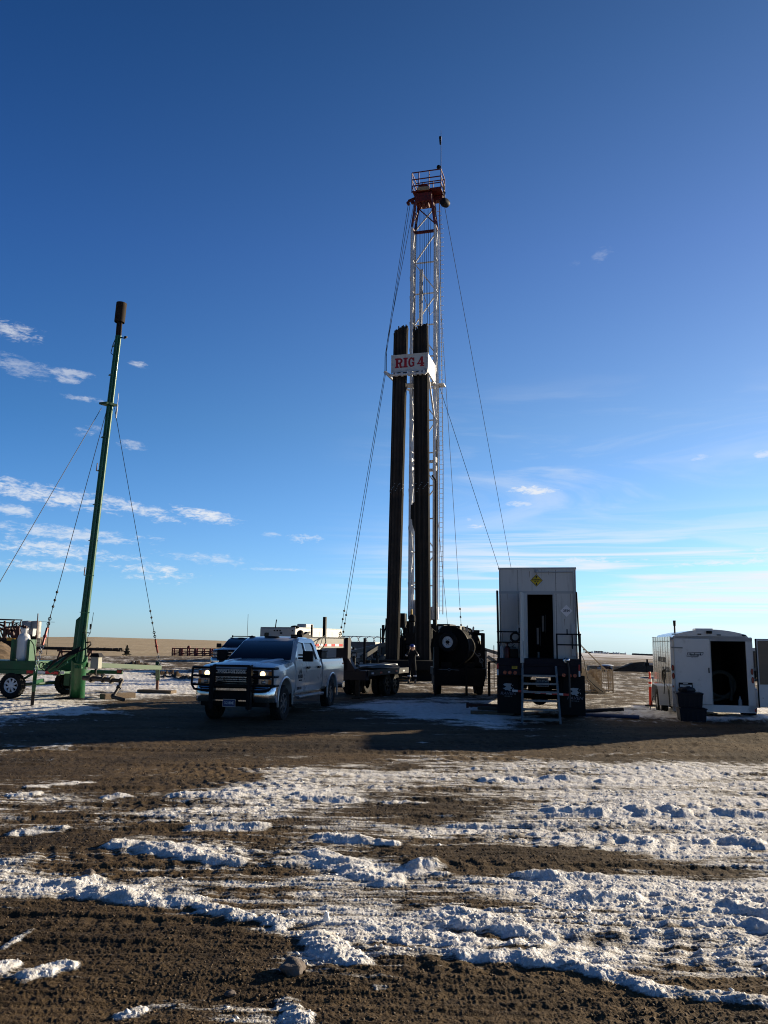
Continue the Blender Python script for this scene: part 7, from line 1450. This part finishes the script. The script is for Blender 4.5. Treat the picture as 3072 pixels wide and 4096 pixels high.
# low machines and boxes out on the right
for k, (xa, xb, ya, yb, lab) in enumerate(((2358, 2402, 2664, 2681, 'long low tan box far off behind the stairs'), (2452, 2480, 2667, 2681, 'small tan box far off, right of the red machine'))):
    a, b = P(xa, yb, 60), P(xb, yb, 60); t = thing('tan_box', lab, 'box', (a.x, 60, 0)); MB().bx(0, b.x - a.x, 0, .8, -.05, P(xa, ya, 60).z).build('shell', TAN, t, bevel=.03); MB().bx(-.03, b.x - a.x + .03, -.03, .83, P(xa, ya, 60).z, P(xa, ya, 60).z + .04).build('lid', TAN, t)
a = P(2402, 2682, 59); lo3 = thing('loader', 'far red machine with snow on top between two tan boxes', 'machine', (a.x, 59, 0)); MB().bx(.1, .75, 0, .8, .1, .38).build('body', MRED, lo3, bevel=.04); MB().ball((.55, .4, .40), .42, 12, 8, (1.25, 1, .22)).build('snow_cap', REFWHITE, lo3); [MB().cyl((x, -.03, .12), (x, .2, .12), .13, seg=12).build('wheel', RUBBER, lo3) for x in (.2, .7)]; MB().bx(-.1, .18, .1, .5, .12, .3).build('bucket', LIGHTGREY, lo3); MB().bx(.75, .9, .1, .7, .1, .42).build('cab', LIGHTGREY, lo3)
a = P(2586, 2657, 58); pmp = thing('tank_valve', 'dark valve on a grey pipe sticking out far left of the white trailer', 'valve', (a.x, 58, 0)); MB().cyl((0, 0, a.z), (1.2, 0, a.z - .02), .07, seg=8).build('pipe', LIGHTGREY, pmp); bld(lambda m: (m.box((0, 0, a.z), (.3, .2, .2)), m.bar((.05, 0, a.z), (.05, 0, a.z + .35), .1), m.bar((0, 0, 0), (0, 0, a.z), .06), m.bar((.9, 0, 0), (.9, 0, a.z), .06)), 'valve_body', BLACK, pmp)
# dark enclosed trailer seen between the cargo trailer and its open door
a = P(2990, 2700, 48); eq = thing('equipment_trailer', 'dark slatted trailer seen in the gap beside the open trailer door', 'trailer', (a.x, 48, 0)); zt2 = P(3000, 2592, 48).z; bld(lambda m: (m.bx(0, 3.0, 0, 5, .7, zt2 - .2), m.bx(-.05, 3.05, -.05, 5, .5, .7)), 'body', KG, eq, .03); bld(lambda m: [m.bx(.1 + .35 * k, .3 + .35 * k, -.05, 0, .7, zt2 - .25) for k in range(8)], 'slat', WOOD, eq); MB().bx(-.05, 3.05, -.1, 5.05, zt2 - .18, zt2).build('roof', LIGHTGREY, eq); [MB().cyl((x, .5, .38), (x, .8, .38), .38, seg=14).build('wheel', RUBBER, eq) for x in (.5, 2.4)]
# grain bins, water tower and shelterbelts far off
BINM = mat('bin_steel', (0.55, 0.56, 0.58), .4, metal=.4, var=.05)
for i, px in enumerate((2369, 2380, 2390, 2400.5, 2411, 2421.5, 2432, 2455, 2466, 2476, 2502)):
    yb = 1500; a = P(px, 2616 + (px - 2369) * .035, yb); z0_ = float(terrain(np.array([a.x]), np.array([float(yb)]))[0]); o = MB().lathe([(1.75, 0), (1.75, 3.0), (1.7, 3.05), (.3, 4.0), (.001, 4.05)], (0, 0, 0), (0, 0, 1), 14).build('grain_bin', BINM); o.location = (a.x, yb, z0_ - .3)
    tag(o, 'tiny pale grain bin in a row on the far right skyline', 'grain bin', 'grain bins on the far skyline')
a = P(2336, 2612, 1520); zb_ = float(terrain(np.array([a.x]), np.array([1520.]))[0]); wt = thing('water_tower', 'tiny water tower on the far skyline right of the truck box', 'water tower', (a.x, 1520, zb_)); MB().ball((0, 0, 6.2), 1.8, 12, 8, (1, 1, .7)).build('tank', KG, wt); bld(lambda m: [m.cyl((sx * 1.4, sy * 1.4, 0), (sx * .9, sy * .9, 6), .2, seg=6) for sx in (-1, 1) for sy in (-1, 1)], 'leg', KG, wt)
tl3 = MB(); rr = random.Random(5)
for (x0, x1, hgt, nn, yy) in ((2342, 2368, 2.4, 160, 1560), (2378, 2412, 4.0, 260, 1560), (2412, 2500, 1.8, 420, 1580), (2530, 2612, 2.6, 420, 1450), (2985, 3100, 3, 500, 1450)):
    for k in range(nn):
        px = x0 + (x1 - x0) * rr.random(); a = P(px, 2614, yy + rr.random() * 30); zb2 = float(terrain(np.array([a.x]), np.array([a.y]))[0]); h = hgt * (.5 + .6 * rr.random()); w = 1.6; z0_ = zb2 - .5
        tl3.add([(a.x - w, a.y, z0_), (a.x + w, a.y + .5, z0_), (a.x + w * .5, a.y, z0_ + h + .5), (a.x - w * .4, a.y + .3, z0_ + h * 1.1 + .5)], [(0, 1, 2, 3)])
tlo = tl3.build('shelterbelt', LEAF2); tlo['kind'] = 'stuff'
# stones in the foreground
STONE = mat('field_stone', (0.14, 0.115, 0.10), .85, var=.25, scale=8, dirt=(0.07, .05, .04), damt=.4, dscale=8, bump=.6, bscale=25)
for (px, py, w, lab, sd) in ((1172, 3886, .088, 'rounded brown stone half sunk in the bare soil, nearest the photographer', 1), (353, 3524, .055, 'grey stone lying on the snow edge at the left', 2), (555, 3498, .025, 'small dark stone on the snow left of centre', 3), (1304, 3690, .03, 'upright pale ice chip on the snow near the centre', 4), (920, 3974, .03, 'small clod-like stone in the bare soil, bottom centre', 5)):
    g = G(px, py); mb = MB().ball((0, 0, 0), 1, 20, 14)
    for i, v in enumerate(mb.v): q = Vector(v); k = 1 + .42 * mnoise.noise(q * 1.3 + Vector((sd * 3, 0, 0))) + .10 * mnoise.noise(q * 4); mb.v[i] = tuple(Vector((q.x * w * (1 if sd != 4 else .6), q.y * w * .8, q.z * w * (.52 if sd != 4 else 1.6))) * k)
    o = mb.build('stone' if sd != 4 else 'ice_chip', STONE if sd != 4 else REFWHITE); o.location = (g.x, g.y, gz(g.x, g.y) + w * .28); o.rotation_euler = (0, 0, sd * 1.3); tag(o, lab, 'stone' if sd != 4 else 'ice')

# low dark earth bank beyond the pad on the right
bm_ = MB(); A0, A1 = P(2440, 2680, 60).x, P(3300, 2680, 60).x; NN = 90; rgs = []
for k in range(NN + 1):
    t = k / NN; x = A0 + (A1 - A0) * t; hh = .62 * min(1, t * 9) * (1 + .25 * mnoise.noise(Vector((x * .6, 0, 0)))); y = 60 + .6 * mnoise.noise(Vector((x * .3, 5, 0)))
    rgs.append([Vector((x, y - .75 * hh - .25, -.06)), Vector((x, y - .5 * hh, .45 * hh + .06 * mnoise.noise(Vector((x * 2, 1, 0))))), Vector((x, y - .1, hh)), Vector((x, y + .8, hh * .95)), Vector((x, y + 3, -.08))])
bm_.loft(rgs, smooth=True, closed=False, caps=False); eb = bm_.build('earth_bank', mat('bank_soil', (0.060, 0.042, 0.027), .95, var=.35, scale=3, bump=1, bscale=9)); eb['kind'] = 'structure'
# ------------------------------------------------------------------ gravel and snow crumbs lying on the pad
def scatter(name, n, m, want_snow, rmax, smin, smax, seed):
    r_ = np.random.default_rng(seed); az = r_.uniform(-.50, .50, n * 3); rr = 3.4 * (rmax / 3.4) ** r_.random(n * 3); x = rr * np.sin(az); y = rr * np.cos(az); z, s = ground_fields(x, y)
    ok = (s > .02) if want_snow else (s < -.05); ok &= fbm(x * .9 + seed, y * .9, 2) > r_.uniform(-.5, .25, n * 3); x, y, z = x[ok][:n], y[ok][:n], z[ok][:n]; n = len(x)
    base = np.array([(1, 0, 0), (-1, 0, 0), (0, 1, 0), (0, -1, 0), (0, 0, 1), (0, 0, -1)], float); fc = np.array([(0, 2, 4), (2, 1, 4), (1, 3, 4), (3, 0, 4), (2, 0, 5), (1, 2, 5), (3, 1, 5), (0, 3, 5)])
    sz = smin * (smax / smin) ** (r_.random(n) ** 2.2); a = r_.uniform(0, 6.28, n); v = base[None] * (1 + r_.uniform(-.35, .35, (n, 6, 1))) * sz[:, None, None] * np.array([1, .8, .62]); v = v + r_.normal(0, .12, v.shape) * sz[:, None, None]
    c, s_ = np.cos(a)[:, None], np.sin(a)[:, None]; vx = v[..., 0] * c - v[..., 1] * s_; vy = v[..., 0] * s_ + v[..., 1] * c; V = np.stack([vx + x[:, None], vy + y[:, None], v[..., 2] + z[:, None] + sz[:, None] * .25], -1).reshape(-1, 3); Fc = (fc[None] + (np.arange(n) * 6)[:, None, None]).reshape(-1, 3)
    me = bpy.data.meshes.new(name); me.vertices.add(len(V)); me.vertices.foreach_set('co', V.astype(np.float32).ravel()); me.loops.add(Fc.size); me.loops.foreach_set('vertex_index', Fc.astype(np.int32).ravel()); me.polygons.add(len(Fc)); me.polygons.foreach_set('loop_start', (np.arange(len(Fc)) * 3).astype(np.int32)); me.update(calc_edges=True)
    o = bpy.data.objects.new(name, me); COL.objects.link(o); me.materials.append(m); o['kind'] = 'stuff'; return o
scatter('gravel', 16000, mat('gravel_stone', (0.105, 0.072, 0.042), .9, var=.5, scale=40), False, 22, .003, .015, 21)
scatter('snow_crumbs', 4500, mat('snow_crumb', (0.84, 0.84, 0.83), .7, var=.05), True, 18, .005, .022, 33)
build_world()
build_ground()
SC.cycles.use_denoising = True
SC.cycles.max_bounces = 8
SC.cycles.sample_clamp_indirect = 6.0

SC.cycles.pixel_filter_type = 'BLACKMAN_HARRIS'; SC.cycles.filter_width = 1.05
